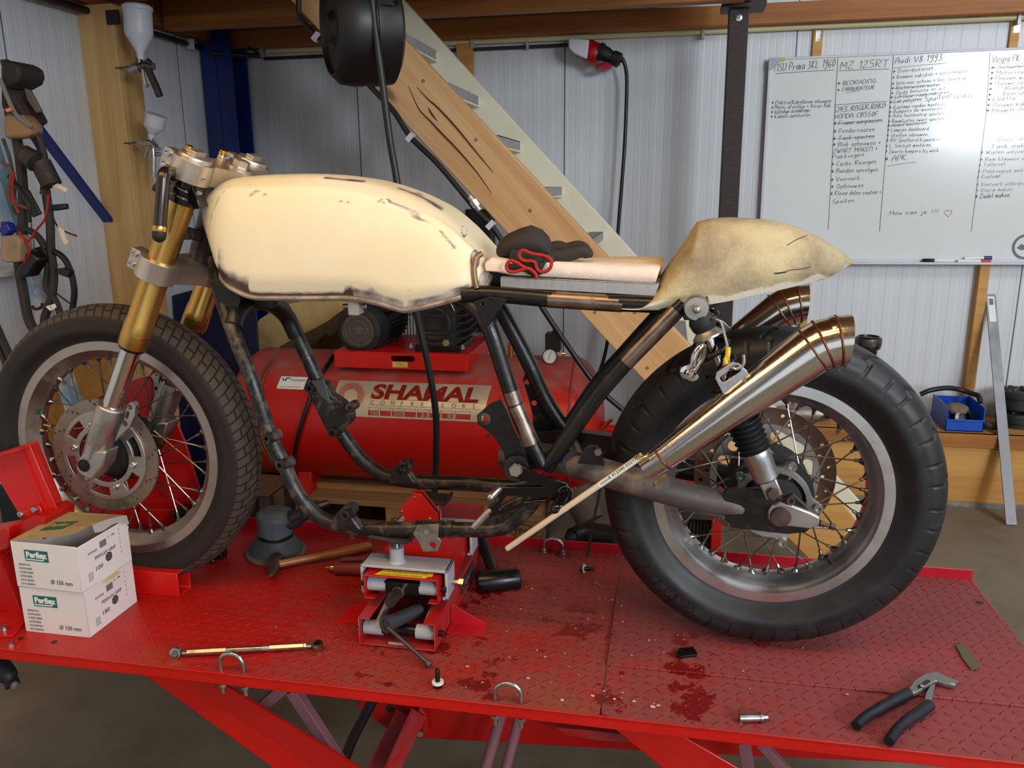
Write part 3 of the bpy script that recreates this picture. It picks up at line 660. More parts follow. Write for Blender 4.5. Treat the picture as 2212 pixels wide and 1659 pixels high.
rows = [('* Distributieset.', 158, 2019, 150), ('* Remmen nakijken + schoonmaken.', 171, 2093, 156), ('* Interieur schoon + leer touch up', 184, 2088, 171), ('* Ruitenwissermotor', 194, 2031, 186), ('* Oude benzine er uit', 205, 2042, 193), ('* LA Deur raam nakijken.', 214, 2052, 202), ('* Lak polijsten.', 224, 1992, 217), ('* Koplamp randen monteren.', 236, 2046, 227), ('* Bumpers de-monteren.', 245, 2037, 237), ('* Auto tussenstrip spuiten.', 254, 2040, 248), ('* Raamlijsten zwart spuiten.', 266, 2040, 259), ('* Hemel monteren.', 275, 2003, 268), ('* Lampjes dashboard.', 285, 2008, 281), ('* stoelen inbouwen.', 296, 2006, 293), ('* RV Spatbord bijwerken.', 307, 2034, 304), ('* L. Sierlijst monteren.', 319, 2012, 316), ('* Zwarte bumpers bij werk.', 331, 2030, 328)]
for i, (tx, ya, xb, yb_) in enumerate(rows): write(b, 1929-i*1.05, ya, xb, yb_, 8.5, tx, 1.3, i in (3, 5, 6, 11))
write(b, 1997, 219, 2054, 212, 13, 'Spuiten!', 1.7); write(b, 2061, 214, 2108, 210, 10, 'GEHEEL.', 1.5)
write(b, 1911, 349, 1962, 345, 13, '* APK.', 1.8); line(b, 1917, 359, 1978, 350, 1.7)
write(b, 1922, 464, 2026, 462, 11, 'Hou van je !!!', 1.7); line(b, 2139, 112, 2130, 250, 1.6); line(b, 2130, 250, 2098, 500, 1.5); b.done('handwriting', INK, t)
b = B()
write(b, 2143, 135, 2225, 130, 16, 'Vespa PK 50', 1.9); line(b, 2149, 137, 2222, 136, 1.7)
for i, (tx, xb) in enumerate((('* Schuren!!', 2225), ('* Motorrevisie', 2234), ('* Nieuwe wielen', 2240), ('* Nieuwe remmen', 2242), ('* "  Banden', 2226), ('* "  Voorspat.', 2232), ('* Elektra', 2192), ('* Nieuwe kabels', 2236), ('* Beugels stuur', 2230))): write(b, 2141-i*1.3, 150+i*11.6, xb, 146+i*11.5, 9.5, tx, 1.6, i == 0)
write(b, 2106, 429, 2183, 425, 11, '* Zadel maken.', 1.7); b.done('handwriting', INK, t)
b = B()
for tx, xa, ya, xb in (('Gas aan', 2155, 305, 2230), ('Tank maken', 2140, 320, 2230), ('* Wielen uitzoeken', 2118, 333, 2232), ('* Rem klauwen uit', 2117, 348, 2222), ('* Tellerset', 2114, 360, 2172), ('* Pakkingset motor', 2112, 374, 2222), ('* Koplamp', 2110, 386, 2160), ('* Voorvork uitbreken', 2109, 402, 2220), ('* Voorm maken', 2108, 415, 2186)): write(b, xa, ya, xb, ya-3, 9, tx, 1.5)
lab(b.done('handwriting', FAINT, t), 'half wiped faint handwriting')
b = B(); pts = []
for k in range(25):
    a = 2*pi*k/24; pts.append(at(2048+8.5*(sin(a)**3), 460-8.5*(.8125*cos(a)-.3125*cos(2*a)-.125*cos(3*a)-.0625*cos(4*a)), BYW-.0008))
b.tube(pts, .0011, 4); lab(b.done('heart', mk('red_marker', (206, 84, 104), .6), t), 'small red drawn heart')
b = B(); c = at(2216, 533, BYW-.001); r = .055; b.flat(xz(c), circ(0, 0, r, 32), [circ(0, 0, r*.8, 32)], .001); b.flat(xz(c), [(-.035, -.005), (-.02, .012), (0, .004), (.02, .014), (.035, 0), (.02, -.012), (-.02, -.014)], depth=.001); st_ = b.done('round_sticker', mk('grey_sticker', (98, 100, 104), .5), t)
# markers on the pen tray
def marker(name, label, p, q, body, cap, tail=None):
    t = thing(name, label, 'marker', p); p, q = Vector(p), Vector(q); d = (q-p)
    b = B(); b.tube([p+d*.28, p+d], .0072, 12); b.done('marker_body', body, t)
    b = B(); b.tube([p, p+d*.02, p+d*.3], [.006, .0085, .0085], 12); b.done('marker_cap', cap, t)
    if tail: b = B(); b.tube([p+d*.985, p+d*1.03], .0068, 12); b.done('marker_end', tail, t)
def zt_at(px): return at(px, 566, BYW).z-.001+.0085
zt = zt_at(2060)
redp = mk('red_plastic', (196, 18, 30), .4)
marker('whiteboard_marker', 'white marker with black cap on the whiteboard pen tray', (at(1993, 565, BYW-.02).x, BYW-.016, zt), (at(2078, 565, BYW-.02).x, BYW-.016, zt), 'whiteink', 'black', mk('magenta_plastic', (160, 16, 70), .4))
marker('whiteboard_marker', 'white marker with red cap at the right end of the pen tray', (at(2141, 565, BYW-.04).x, BYW-.034, zt), (at(2069, 566, BYW-.04).x, BYW-.034, zt), 'whiteink', redp)
marker('whiteboard_marker', 'white marker with blue cap lying across behind the red one', (at(2142, 558, BYW-.01).x, BYW-.012, zt+.013), (at(2082, 562, BYW-.01).x, BYW-.014, zt+.009), 'whiteink', mk('navy_plastic', (26, 42, 120), .4))

# ================================================================ LEDGE AND WHAT STANDS ON IT
LY = 3.62; lt = at(2100, 938, LY).z
t = thing('wooden_ledge', 'low wooden ledge along the foot of the back wall', 'ledge', (1.5, LY, FZ))
xl = .25
b = B(); b.bx((xl, LY, lt-.035), (RX, WY, lt)); b.done('ledge_top', 'ledge', t, bev=.003)
b = B(); b.bx((xl, LY+.004, lt-.06), (RX, LY+.03, lt-.035)); b.bx((xl, LY-.004, lt-.06), (RX, LY+.02, lt)); b.done('front_rail', 'beam', t, bev=.002)
b = B(); b.bx((xl, LY+.012, FZ+.02), (RX, LY+.03, lt-.062)); b.done('front_panel', 'ledge', t)
b = B(); b.bx((xl, LY-.004, FZ), (RX, LY+.02, FZ+.02)); b.done('foot_strip', 'zinc', t)
# blue bin
c0 = at(2040, 928, 3.66); k = mpp(c0); bw = 76*k; bh = 54*k
t = thing('storage_bin', 'blue open-fronted plastic bin full of dark parts on the ledge', 'bin', (c0.x+bw/2, 3.75, lt))
X0, X1, Y0, Y1 = c0.x, c0.x+bw, 3.655, 3.86
b = B(); b.bx((X0, Y0, lt), (X1, Y1, lt+.006)); b.bx((X0, Y1-.005, lt), (X1, Y1, lt+bh)); b.bx((X0, Y0, lt), (X1, Y0+.006, lt+bh*.48))
for x in (X0, X1-.006): b.prism([(x, Y0, lt), (x, Y1, lt), (x, Y1, lt+bh*1.05), (x, Y0+.005, lt+bh), (x, Y0, lt+bh*.95)], (.006, 0, 0))
b.bx((X0, Y0-.004, lt+bh*.42), (X1, Y0, lt+bh*.5)); b.done('bin_shell', 'bluebin', t, bev=.0015)
cx = (X0+X1)/2
tag(B().sph((cx-.01, 3.74, lt+bh*.72), .045, (1.1, 1, .6), 14, 8).done('dusty_rag', mk('dusty_rag', (120, 104, 80), .9, var=.3, scale=40, bump=.8, bscale=60)), 'dusty beige crumpled rag on top of the blue bin', 'rag')
t = thing('carburettor_boot', 'black rubber boot lying in the blue bin', 'rubber boot', (cx, 3.7, lt+.01))
b = B(); b.lathe((cx+.005, 3.72, lt+.045), (.2, -1, .3), [(.02, -.04), (.034, -.03), (.034, .01), (.04, .012), (.04, .024), (.026, .026), (.024, 0)], 20); b.done('boot_body', 'black', t)
pts = [at(1988, 852, 3.72), at(2010, 843, 3.72), at(2045, 838, 3.74), at(2075, 842, 3.76), at(2100, 850, 3.74), at(2114, 856, 3.72), at(2118, 870, 3.7)]
tag(B().tube(spline(pts, 6), .011, 10).done('bent_hose', 'cable'), 'bent black hose resting over the blue bin', 'hose')
# round brake drums at the right
def drum(label, px, py, y, r, h, nm):
    c = at(px, py, y)
    t = thing(nm, label, 'brake drum', (c.x, y, c.z-h/2))
    b = B(); b.lathe((c.x, y, c.z-h/2), (0, 0, 1), [(r*.9, 0), (r, h*.1), (r, h*.35), (r*.93, h*.4), (r*.93, h*.62), (r, h*.66), (r, h*.9), (r*.9, h), (r*.4, h), (r*.36, h*.8), (.001, h*.8)], 36); b.done('drum_body', 'cast', t)
    for a in range(6): b = B(); b.lathe((c.x+r*.62*cos(a), y+r*.62*sin(a), c.z+h/2), (0, 0, 1), [(.009, -.002), (.009, .008)], 6); b.done('stud', 'steel', t)
k = mpp(at(2200, 890, 3.72))
drum('greasy dark brake drum at the bottom of the pile behind the flat bar', 2196, 915, 3.8, 44*k, 56*k, 'brake_drum')
drum('greasy dark brake drum lying on top of the other drum', 2200, 862, 3.8, 40*k, 42*k, 'brake_drum')
tag(B().tube(spline([at(2120, 915, 3.7), at(2140, 920, 3.68), at(2170, 925, 3.66)], 4), [.012, .016, .02, .018, .018, .015, .015, .012, .01], 8).done('greasy_lever', 'cast'), 'greasy dark lever lying between blue bin and drums', 'lever')
# leaning flat bar
a = at(2139, 636, WY-.012); f_ = at(2190, 1118, LY-.05)
t = thing('flat_steel_bar', 'grey flat steel bar with barcode label leaning against the wall', 'steel bar', (f_.x, LY-.06, FZ))
foot = at(2188, 1112, 3.43); foot.z = FZ+.003; top = Vector((a.x, WY-.012, a.z)); d_ = (top-foot)
b = B(); b.strip([foot, top], .042, .006, (0, -1, .35)); b.done('bar', mk('grey_bar', (112, 112, 114), .4, metal=.6), t, bev=.001)
b = B(); n_ = d_.normalized(); s_ = Vector((1, 0, 0)); s_ = (s_-n_*s_.dot(n_)).normalized(); up_ = s_.cross(n_)
if up_.y > 0: up_ = -up_
pp = foot+d_*.93; M_ = basis(pp+up_*.0040, up_, s_); b.flat(M_, [(-.014, -.06), (.014, -.06), (.014, .06), (-.014, .06)], depth=.0006); lb = b.done('price_label', 'whiteink', t)
b = B()
for i in range(9): b.flat(basis(pp+up_*.0046, up_, s_), [(-.009+i*.002, .02), (-.009+i*.002+.0008*(1+i % 2), .02), (-.009+i*.002+.0008*(1+i % 2), .05), (-.009+i*.002, .05)], depth=.0004)
b.done('barcode', 'ink', lb)
# chrome silencer and bits on the ledge behind the rear wheel
t = thing('old_silencer', 'old dull chrome silencer lying on the ledge behind the rear wheel', 'silencer', at(1740, 915, 3.75))
b = B(); p, q = at(1690, 893, 3.74), at(1800, 893, 3.74); b.tube([p, p+(q-p)*.15, p+(q-p)*.78, p+(q-p)*.8, q], [.026, .034, .036, .03, .024], 20); b.done('silencer_body', 'aludirty', t)
tag(B().tube([at(1672, 878, 3.7), at(1718, 876, 3.7)], .005, 8).done('chrome_rod', 'zinc'), 'thin shiny rod lying across the old silencer', 'rod')
# black pump-like neck standing behind the rear tyre
c = at(1875, 745, 3.7); k = mpp(c)
t = thing('rubber_intake_boot', 'black rubber pipe end with clamp standing behind the rear tyre', 'rubber boot', c)
b = B(); b.lathe((c.x, 3.7, at(1875, 950, 3.7).z), (0, 0, 1), [(17*k, 0), (17*k, (950-772)*k), (18*k, (950-768)*k), (20*k, (950-748)*k), (26*k, (950-742)*k), (26*k, (950-722)*k), (22*k, (950-717)*k), (20*k, (950-717)*k), (18*k, (950-730)*k)], 28); b.done('boot_body', 'black', t)
b = B(); b.lathe((c.x, 3.7, c.z+8*k), (0, 0, 1), [(26.8*k, -8*k), (27.4*k, -4*k), (27.4*k, 4*k), (26.8*k, 8*k)], 28); b.box((c.x+4*k, 3.7-27*k, c.z+6*k), (9*k, 6*k, 9*k)); b.done('hose_clamp', 'steel', t)
# leaning wood offcuts behind the rear wheel
pl = [(1652, 905), (1672, 880), (1712, 925), (1690, 945)]
tag(pxprism([(1640, 900), (1668, 872), (1712, 915), (1705, 930)], 3.58, .02).done('wood_offcut', 'cream', bev=.002), 'pale wood offcut leaning by the silencer behind the wheel', 'board')
# ================================================================ MOTORCYCLE
YC = 1.535; YN = 1.42; YF = 1.65
CF = Vector((-1.193, 1.540, .324)); CR = Vector((.2006, 1.525, .318))
bike = thing('motorcycle', 'stripped cafe racer motorcycle with filler-coated tank standing on the red lift', 'motorcycle', (-.5, YC, 0))
def part(name, parent=None, loc=None):
    o = bpy.data.objects.new(name, None); COL.objects.link(o); o.empty_display_size = .03
    p = parent or bike; o.parent = p; o.matrix_parent_inverse = Matrix.Translation(-world_loc(p)); o.location = loc or (0, 0, 0)
    return o
# tyre materials (object origin sits on the axle)
def tyre_mat(name, N_, dustc, darkc, kind):
    N = NT(name); X, Y, Z = N.xyz(N.obj())
    r = N.math('SQRT', N.math('ADD', N.math('MULTIPLY', X, X), N.math('MULTIPLY', Z, Z)))
    f = N.noise(N.obj(), 14, 5, .65)
    base = N.mix(N.ramp(f, .35, .7), lin(darkc), lin(tuple(c*1.45 for c in darkc)))
    if kind == 'front':
        ang = N.math('MULTIPLY', N.math('ARCTAN2', Z, X), N_/(2*pi))
        s = N.math('DIVIDE', N.math('ABSOLUTE', Y), .052)
        zig = N.math('MULTIPLY', N.math('ABSOLUTE', N.math('SUBTRACT', N.math('FRACT', ang), .5)), .16)
        uu = N.math('FRACT', N.math('ADD', ang, N.math('MULTIPLY', s, 1.15)))
        g1 = N.ramp(N.math('ABSOLUTE', N.math('SUBTRACT', uu, .5)), .4, .46, 0, 1)
        ub = N.math('FRACT', N.math('MULTIPLY', N.math('ADD', ang, N.math('MULTIPLY', s, 1.15)), .5))
        half = N.ramp(ub, .499, .501)
        l1 = N.ramp(N.math('ABSOLUTE', N.math('SUBTRACT', s, N.math('ADD', .42, N.math('MULTIPLY', half, .24)))), .02, .035, 1, 0)
        l0 = N.ramp(N.math('ABSOLUTE', N.math('SUBTRACT', s, zig)), .018, .035, 1, 0)
        g = N.math('MAXIMUM', N.math('MAXIMUM', g1, l1), l0)
        tread = N.math('MULTIPLY', N.ramp(s, .96, .9, 0, 1), N.ramp(r, .286, .29))
        g = N.math('MULTIPLY', g, tread)
        cc = N.mix(N.math('MULTIPLY', tread, N.ramp(f, .2, .7, .55, 1)), base, lin(dustc))
        cc = N.mix(g, cc, lin((12, 11, 10)))
        N.set(col=cc, rough=.7, normal=N.bump(N.math('SUBTRACT', 1., g), .9, .003))
    else:
        g = N.attr('wear_or_groove')  # groove mask here: the tread grooves are coloured darker
        cc = N.mix(N.ramp(f, .5, .8, 0, .5), base, lin(dustc)); cc = N.mix(N.math('MULTIPLY', g, .6), cc, lin((14, 14, 15)))
        N.set(col=cc, rough=N.ramp(f, .3, .7, .42, .58), normal=N.bump(f, .1, .002))
    return N.m
TF = tyre_mat('front_tyre_rubber', 96, (76, 67, 57), (24, 19, 17), 'front')
TR = tyre_mat('rear_tyre_rubber', 0, (52, 50, 52), (21, 21, 23), 'rear')
def tyre(par, C, R, half, bead, hw, mat, notch=0):
    prof = []       # (r, y) from near bead round the crown to far bead
    ctl = [(bead, -hw*.96), (bead+.012, -hw*1.06), (bead+(R-bead)*.35, -half*.98), (bead+(R-bead)*.55, -half), (bead+(R-bead)*.70, -half*.95), (bead+(R-bead)*.84, -half*.76), (bead+(R-bead)*.945, -half*.45), (R, 0)]
    pts = spline([Vector((a, b_, 0)) for a, b_ in ctl], 9 if notch else 5); pts = [(p.x, p.y) for p in pts]
    prof = pts+[(a, -b_) for a, b_ in pts[-2::-1]]
    n = 1080 if notch else 160
    b = B(); rings = []; lay = b.bm.verts.layers.float.new('wear_or_groove')
    gro = {}
    for i in range(n):
        a = 2*pi*i/n; ring = []
        for j, (r, y) in enumerate(prof):
            g = 0
            if notch:
                s = abs(y)/half; sd = 1 if y > 0 else 0
                if r > bead+(R-bead)*.55:
                    u = (a/(2*pi)*notch+.5*sd) % 1.
                    cu_ = 2*pi*R/notch
                    for pl in (((.52, 1.02), (.46, .74), (.64, .66), (.50, .40), (.34, .24)), ((.98, 1.0), (.94, .80)), ((-.02, 1.0), (-.06, .80))):
                        for q in range(len(pl)-1):
                            d_ = segd((u*cu_, s*half), (pl[q][0]*cu_, pl[q][1]*half), (pl[q+1][0]*cu_, pl[q+1][1]*half)); g = max(g, min(1, max(0, 2.2-d_/.0017)))
            rr = r-g*.004
            gro[(i, j)] = g
            ring.append(Vector((C.x+rr*cos(a), C.y+y+(.004*g if y < 0 else -.004*g)*0, C.z+rr*sin(a))))
        rings.append(ring)
    # loft: rings are open profiles around the wheel
    Rv = [b.ring(r) for r in rings]
    for i in range(n): b.bridge(Rv[i], Rv[(i+1) % n], False)
    m = len(prof); vals = [gro[(i, j)] for i in range(n) for j in range(m)]
    for v_, g in zip([v for r in Rv for v in r], vals): v_[lay] = g
    bm = b.bm
    bmesh.ops.recalc_face_normals(bm, faces=bm.faces)
    bmesh.ops.translate(bm, vec=-C, verts=bm.verts)
    me = bpy.data.meshes.new('tyre'); bm.to_mesh(me); bm.free()
    me.polygons.foreach_set('use_smooth', [True]*len(me.polygons)); me.materials.append(mat)
    o = bpy.data.objects.new('tyre', me); COL.objects.link(o); o.parent = par
    o.matrix_parent_inverse = Matrix.Translation(-world_loc(par)); o.location = C
    return o
def rim(par, C, R, hw, mat):
    prof = [(R, -hw), (R+.002, -hw+.003), (R-.004, -hw+.006), (R-.010, 0.)]
    side = [(R, -hw), (R-.019, -hw-.0005), (R-.0205, -hw+.002), (R-.024, -hw+.007), (R-.029, -hw+.012), (R-.033, -hw*.45), (R-.040, -hw*.28), (R-.041, 0)]
    full = [(R+.001, -hw+.004)]+side+[(a, -b_) for a, b_ in side[-2::-1]]+[(R+.001, hw-.004), (R-.012, hw-.012), (R-.022, 0), (R-.012, -hw+.012)]
    b = B(); b.lathe(C, (0, 1, 0), full, 120, True)
    return b.done('rim', mat, par, ang=28)
def spokes(par, C, hubr, hy, rimr, n, mat_n, mat_s, cross=5.2, skip=()):
    """n spokes, alternating sides and lean; copies share one mesh per kind"""
    protos = {}
    for i in range(n):
        kind = i % 4; sgn = -1 if kind in (0, 1) else 1; lean = 1 if kind in (0, 2) else -1
        if kind not in protos:
            dphi = lean*cross*2*pi/n
            y0 = sgn*(hy + (.004 if kind in (0, 3) else -.002))
            p = Vector((hubr*cos(dphi), y0, hubr*sin(dphi))); q = Vector((rimr, sgn*.006, 0))
            d = (q-p); b = B(); b.tube([C+p, C+p+d*.9], .00165, 6); b.tube([C+p+d*.9, C+p+d*.905, C+p+d*1.005], [.0022, .0034, .0030], 8)
            b.lathe(C+p+d*.985, d, [(.0035, -.004), (.0085, .004), (.0075, .006)], 10)
            o = b.done('spoke', 'spoke', par, origin=C); protos[kind] = o
        else:
            o = protos[kind].copy(); COL.objects.link(o); o.parent = par; o.matrix_parent_inverse = protos[kind].matrix_parent_inverse.copy()
        o.location = C; o.rotation_euler = (0, -2*pi*(i+.25)/n, 0)
def segd(p, a, c):
    ax, ay = a; cx, cy = c; dx, dy = cx-ax, cy-ay; t = max(0, min(1, ((p[0]-ax)*dx+(p[1]-ay)*dy)/(dx*dx+dy*dy))); return sqrt((p[0]-ax-t*dx)**2+(p[1]-ay-t*dy)**2)
# ---- front wheel
fw_ = part('front_wheel', loc=CF)
tyre(fw_, CF, .3238, .054, .2405, .033, TF)
rim(fw_, CF, .2461, .033, mk('front_rim_alu', (176, 166, 158), .36, metal=.92, var=.08, scale=10, dirt=((104, 86, 68), 10), dirt_at=(.5, .8)))
spokes(fw_, CF, .062, .030, .2052, 36, None, 'zinc')
b = B(); b.lathe(CF, (0, 1, 0), [(.012, -.062), (.03, -.062), (.052, -.05), (.058, -.036), (.067, -.034), (.067, -.026), (.05, -.022), (.045, 0), (.05, .022), (.067, .026), (.067, .034), (.058, .036), (.052, .05), (.03, .062), (.012, .062)], 40); lab(b.done('hub', 'blackmatte', fw_), 'black hub')
dk = mk('brake_disc_steel', (150, 138, 126), .42, metal=.85, var=.12, scale=30, dirt=((96, 66, 46), 9), dirt_at=(.46, .7))
def disc(par, C, y, ro, ri, nh, mat, rc, ric, slots, nb, away=1):
    M_ = xz((C.x, y, C.z)); hs = [circ(0, 0, ri, 48)]
    for i in range(nh):
        a = 2*pi*i/nh
        for k in range(3): hs.append(circ((ri+.008+k*.0085)*cos(a+k*.075), (ri+.008+k*.0085)*sin(a+k*.075), .0031, 8))
    b = B(); b.flat(M_, circ(0, 0, ro, 96), hs, .005); d = b.done('brake_disc', mat, par)
    hs = [circ(0, 0, ric, 36)]
    for i in range(slots):
        a0 = 2*pi*i/slots+.3; rm = (rc+ric)/2+.001; p = []
        rr_ = (rc-ric)*.24
        for k in range(9): a = a0-.26+.52*k/8; p.append(((rm+rr_)*cos(a), (rm+rr_)*sin(a)))
        for k in range(9): a = a0+.26-.52*k/8; p.append(((rm-rr_)*cos(a), (rm-rr_)*sin(a)))
        hs.append(p)
    b = B(); b.flat(Matrix.Translation((0, -.0035, 0)) @ M_, circ(0, 0, rc, 72), hs, .006)
    c = b.done('disc_carrier', 'alucast', par, bev=.001)
    for i in range(nb):
        a = 2*pi*(i+.5)/nb+.3; b = B(); p = Vector((C.x+(ric+.011)*cos(a), y-.0066, C.z+(ric+.011)*sin(a)))
        b.lathe(p, (0, -1, 0), [(.0075, 0), (.0075, .003), (.006, .0045), (.0032, .0045), (.003, .002)], 14); b.done('disc_bolt', 'zinc', par)
disc(fw_, CF, 1.474, .127, .099, 12, dk, .101, .060, 6, 6)
b = B(); b.lathe((CF.x+.0, 1.47, CF.z), (0, -1, 0), [(.02, 0), (.02, .01), (.017, .012), (.012, .012), (.012, .004)], 24); b.done('bearing_ring', 'alu', fw_)
p = CF+Vector((-.19, -.012, .045)); b = B(); b.cyl(p, p+Vector((.022, -.004, -.002)), .004, .003); b.done('valve', 'brass', fw_)
c = at(88, 888, 1.53); b = B(); b.flat(basis((c.x, 1.527, c.z), (.75, -.55, -.3)), circ(0, 0, .008, 14), depth=.002); lab(b.done('paint_dot', mk('green_dot', (10, 96, 60), .5), fw_), 'green paint dot')
# ---- rear wheel
rw = part('rear_wheel', loc=CR)
tyre(rw, CR, .3140, .0655, .213, .045, TR, notch=21)
rim(rw, CR, .217, .045, mk('rear_rim_alu', (206, 204, 206), .3, metal=.95, var=.05, scale=14, dirt=((140, 112, 88), 5), dirt_at=(.66, .95)))
spokes(rw, CR, .066, .034, .1762, 40, None, 'zinc', 5.0)
b = B(); b.lathe(CR, (0, 1, 0), [(.012, -.095), (.05, -.09), (.052, -.07), (.066, -.066), (.068, -.04), (.078, -.04), (.078, -.028), (.056, -.022), (.05, 0), (.056, .022), (.078, .028), (.078, .04), (.06, .045), (.05, .06), (.012, .06)], 40); b.done('hub', 'cast', rw)
M_ = xz((CR.x, 1.452, CR.z)); pts = []
for k in range(60):
    a = 2*pi*k/60+.25; r = .068+.014*max(0, cos(5*a))**6; pts.append((r*cos(a), r*sin(a)))
b = B(); b.flat(M_, pts, [circ(0, 0, .058, 36)]+[circ(.078*cos(2*pi*k/5-.05), .078*sin(2*pi*k/5-.05), .004, 10) for k in range(5)], .012)
for k in range(6):
    a = pi/3*k; b.strip([(CR.x+.02*cos(a), 1.456, CR.z+.02*sin(a)), (CR.x+.06*cos(a), 1.456, CR.z+.06*sin(a))], .005, .006, (0, 1, 0))
b.done('sprocket_carrier', 'aludirty', rw, bev=.001)
for k in range(5):
    a = 2*pi*(k)/5-.05; p = Vector((CR.x+.078*cos(a), 1.446, CR.z+.078*sin(a)))
    b = B(); b.lathe(p, (0, -1, 0), [(.0085, 0), (.0085, .008), (.0045, .008), (.0045, .003)], 14); b.done('carrier_bolt', 'zinc', rw)
M_ = xz((CR.x, 1.605, CR.z)); hs = [circ(0, 0, .104, 48)]
for i in range(16):
    a = 2*pi*i/16
    for k in range(2): hs.append(circ((.112+k*.013)*cos(a+k*.16), (.112+k*.013)*sin(a+k*.16), .0042, 10))
b = B(); b.flat(M_, circ(0, 0, .138, 80), hs, .005); b.done('brake_disc', mk('rusty_disc', (128, 96, 82), .5, metal=.75, var=.15, scale=26), rw)
b = B(); b.flat(Matrix.Translation((0, -.004, 0)) @ M_, circ(0, 0, .106, 60), [circ(0, 0, .05, 36)]+[slot(.08*cos(a), .08*sin(a), .05, .012, a+pi/2) for a in (0, pi/3, 2*pi/3, pi, 4*pi/3, 5*pi/3)], .006); b.done('disc_carrier', 'aludirty', rw)
# raised lettering on the rear tyre wall
def arc_text(par, C, y, r, txt, size, a_start, clockwise=True, ny=-1, tilt=.0):
    b = B(); a = a_start
    for ch in txt:
        wch = size*(.36 if ch in '-/1I ' else .66)
        if ch != ' ':
            am = a-(wch/2)/r
            rad = Vector((cos(am), 0, sin(am))); tan = Vector((sin(am), 0, -cos(am)))
            o = Vector((C.x, y, C.z))+rad*r
            M_ = Matrix.Identity(4)
            nz = tan.cross(rad)
            for i in range(3): M_[i][0] = tan[i]; M_[i][1] = rad[i]; M_[i][2] = nz[i]; M_[i][3] = o[i]
            M_ = M_ @ Matrix.Translation((-wch*.45, 0, 0)) @ Matrix.Rotation(tilt, 4, 'X')
            b.text(M_, ch, size, .0012, res=2)
        a -= wch*1.08/r
    return b.done('tyre_lettering', mk('tyre_letters', (46, 46, 50), .5), par)
arc_text(rw, CR, CR.y-.0652, .262, 'RS-310R', .022, radians(244))
arc_text(rw, CR, CR.y-.0652, .258, '130/90-16', .021, radians(18))
c = CR+Vector((.123, -.02, -.136)); b = B(); b.cyl(c, c+Vector((-.012, -.004, .014)), .0042); lab(b.done('valve', 'blackmatte', rw), 'black valve cap')

# ---- fork
fa = at(412, 375, 1.43); fb = at(224, 930, 1.43); fd = (fb-fa).normalized(); YL = (1.43, 1.645)
def fax(t_, y): p = fa+fd*t_; return Vector((p.x, y, p.z))
def along(px, py): return (at(px, py, 1.43)-fa).dot(fd)
tl0, tl1 = along(425, 348), along(287, 747)     # gold tube top and bottom
FO = cam_o
for y in YL:
    near_ = y < YC
    leg = part('fork_leg', loc=fax(.2, y))
    b = B(); b.tube([fax(t_, y) for t_ in (tl0, tl1-.055, tl1-.052, tl1-.030, tl1-.027, tl1-.003, tl1)], [.0262, .0268, .0285, .0285, .029, .029, .0275], 36); b.done('outer_tube', 'goldfork', leg)
    b = B(); b.tube([fax(tl1-.030, y), fax(tl1-.027, y)], [.0292, .0292], 36); lab(b.done('polished_band', 'brass', leg), 'bright machined band')
    b = B(); b.tube([fax(tl1-.002, y), fax(tl1+.006, y)], [.0265, .0255], 30); b.done('dust_seal', 'black', leg)
    t2 = along(247, 880)
    b = B(); b.tube([fax(tl1, y), fax(t2+.03, y)], .020, 30); b.done('inner_tube', 'chrome', leg)
    # bottom casting with axle lug
    ta = along(198, 985)
    b = B(); b.tube([fax(t2-.004, y), fax(t2, y), fax(t2+.05, y), fax(ta+.002, y)], [.0275, .029, .028, .0245], 28)
    e = Vector((CF.x, y, CF.z))
    sh_ = [(172, 1002), (177, 984), (186, 972), (205, 966), (238, 966), (230, 1000), (209, 1027), (198, 1026), (180, 1015)]
    o_ = at(191, 996, 1.408); b.prism([e+Vector(((at(x_, z_, 1.408)-o_).x, -.024, (at(x_, z_, 1.408)-o_).z)) for x_, z_ in sh_], (0, .045, 0)); b.done('axle_casting', 'alucast', leg, bev=.004)
    b = B(); q = e+Vector((0, -.0242, 0)); b.lathe(q, (0, -1, 0), [(.0135, 0), (.0138, .001), (.0118, .0014), (.0115, .0004), (.001, .0004)], 24); b.sph(q, .009, (1, .12, 1), 14, 8); b.done('axle_end', mk('axle_hole', (40, 36, 33), .5, metal=.6), leg)
    # caliper mount ear
    if near_: ear = [(262, 925), (272, 905), (278, 880), (284, 868), (292, 868), (297, 876), (295, 895), (284, 920), (262, 940), (252, 952)]; dy = 1.428
    else: ear = [(338, 862), (336, 835), (334, 800), (342, 797), (349, 800), (346, 820), (346, 860)]; dy = 1.63
    b = B(); o_ = at(*ear[0], dy)
    loc2 = [((at(x, z_, dy)-o_).x, (at(x, z_, dy)-o_).z) for x, z_ in ear]
    holes = []
    for hx, hy_, hr in (((284, 878, .006), (274, 913, .006)) if near_ else ((341, 805, .006), (340, 838, .005))):
        q = at(hx, hy_, dy)-o_; holes.append(circ(q.x, q.z, hr, 14))
    if near_:
        q0 = at(281, 888, dy)-o_; q1 = at(277, 902, dy)-o_; holes.append(slot((q0.x+q1.x)/2, (q0.z+q1.z)/2, .012, .0035, atan2(q1.z-q0.z, q1.x-q0.x)))
    b.flat(xz((o_.x, dy, o_.z)), loc2, holes, .012); b.done('caliper_mount', 'alucast', leg, bev=.0015)
    if not near_: continue
    # cast name on the lower leg, kept small as in the photo
    c = fax(t2+.062, y); nrm = Vector((.12, -1, .05)); M_ = basis(c+Vector((.0, -.0285, 0)), (0.05, -1, 0), -fd)
    b = B(); b.text(M_, 'MARZOCCHI', .0115, .0012, res=2, width=.052, align='CENTER'); b.done('cast_lettering', 'alucast', leg)
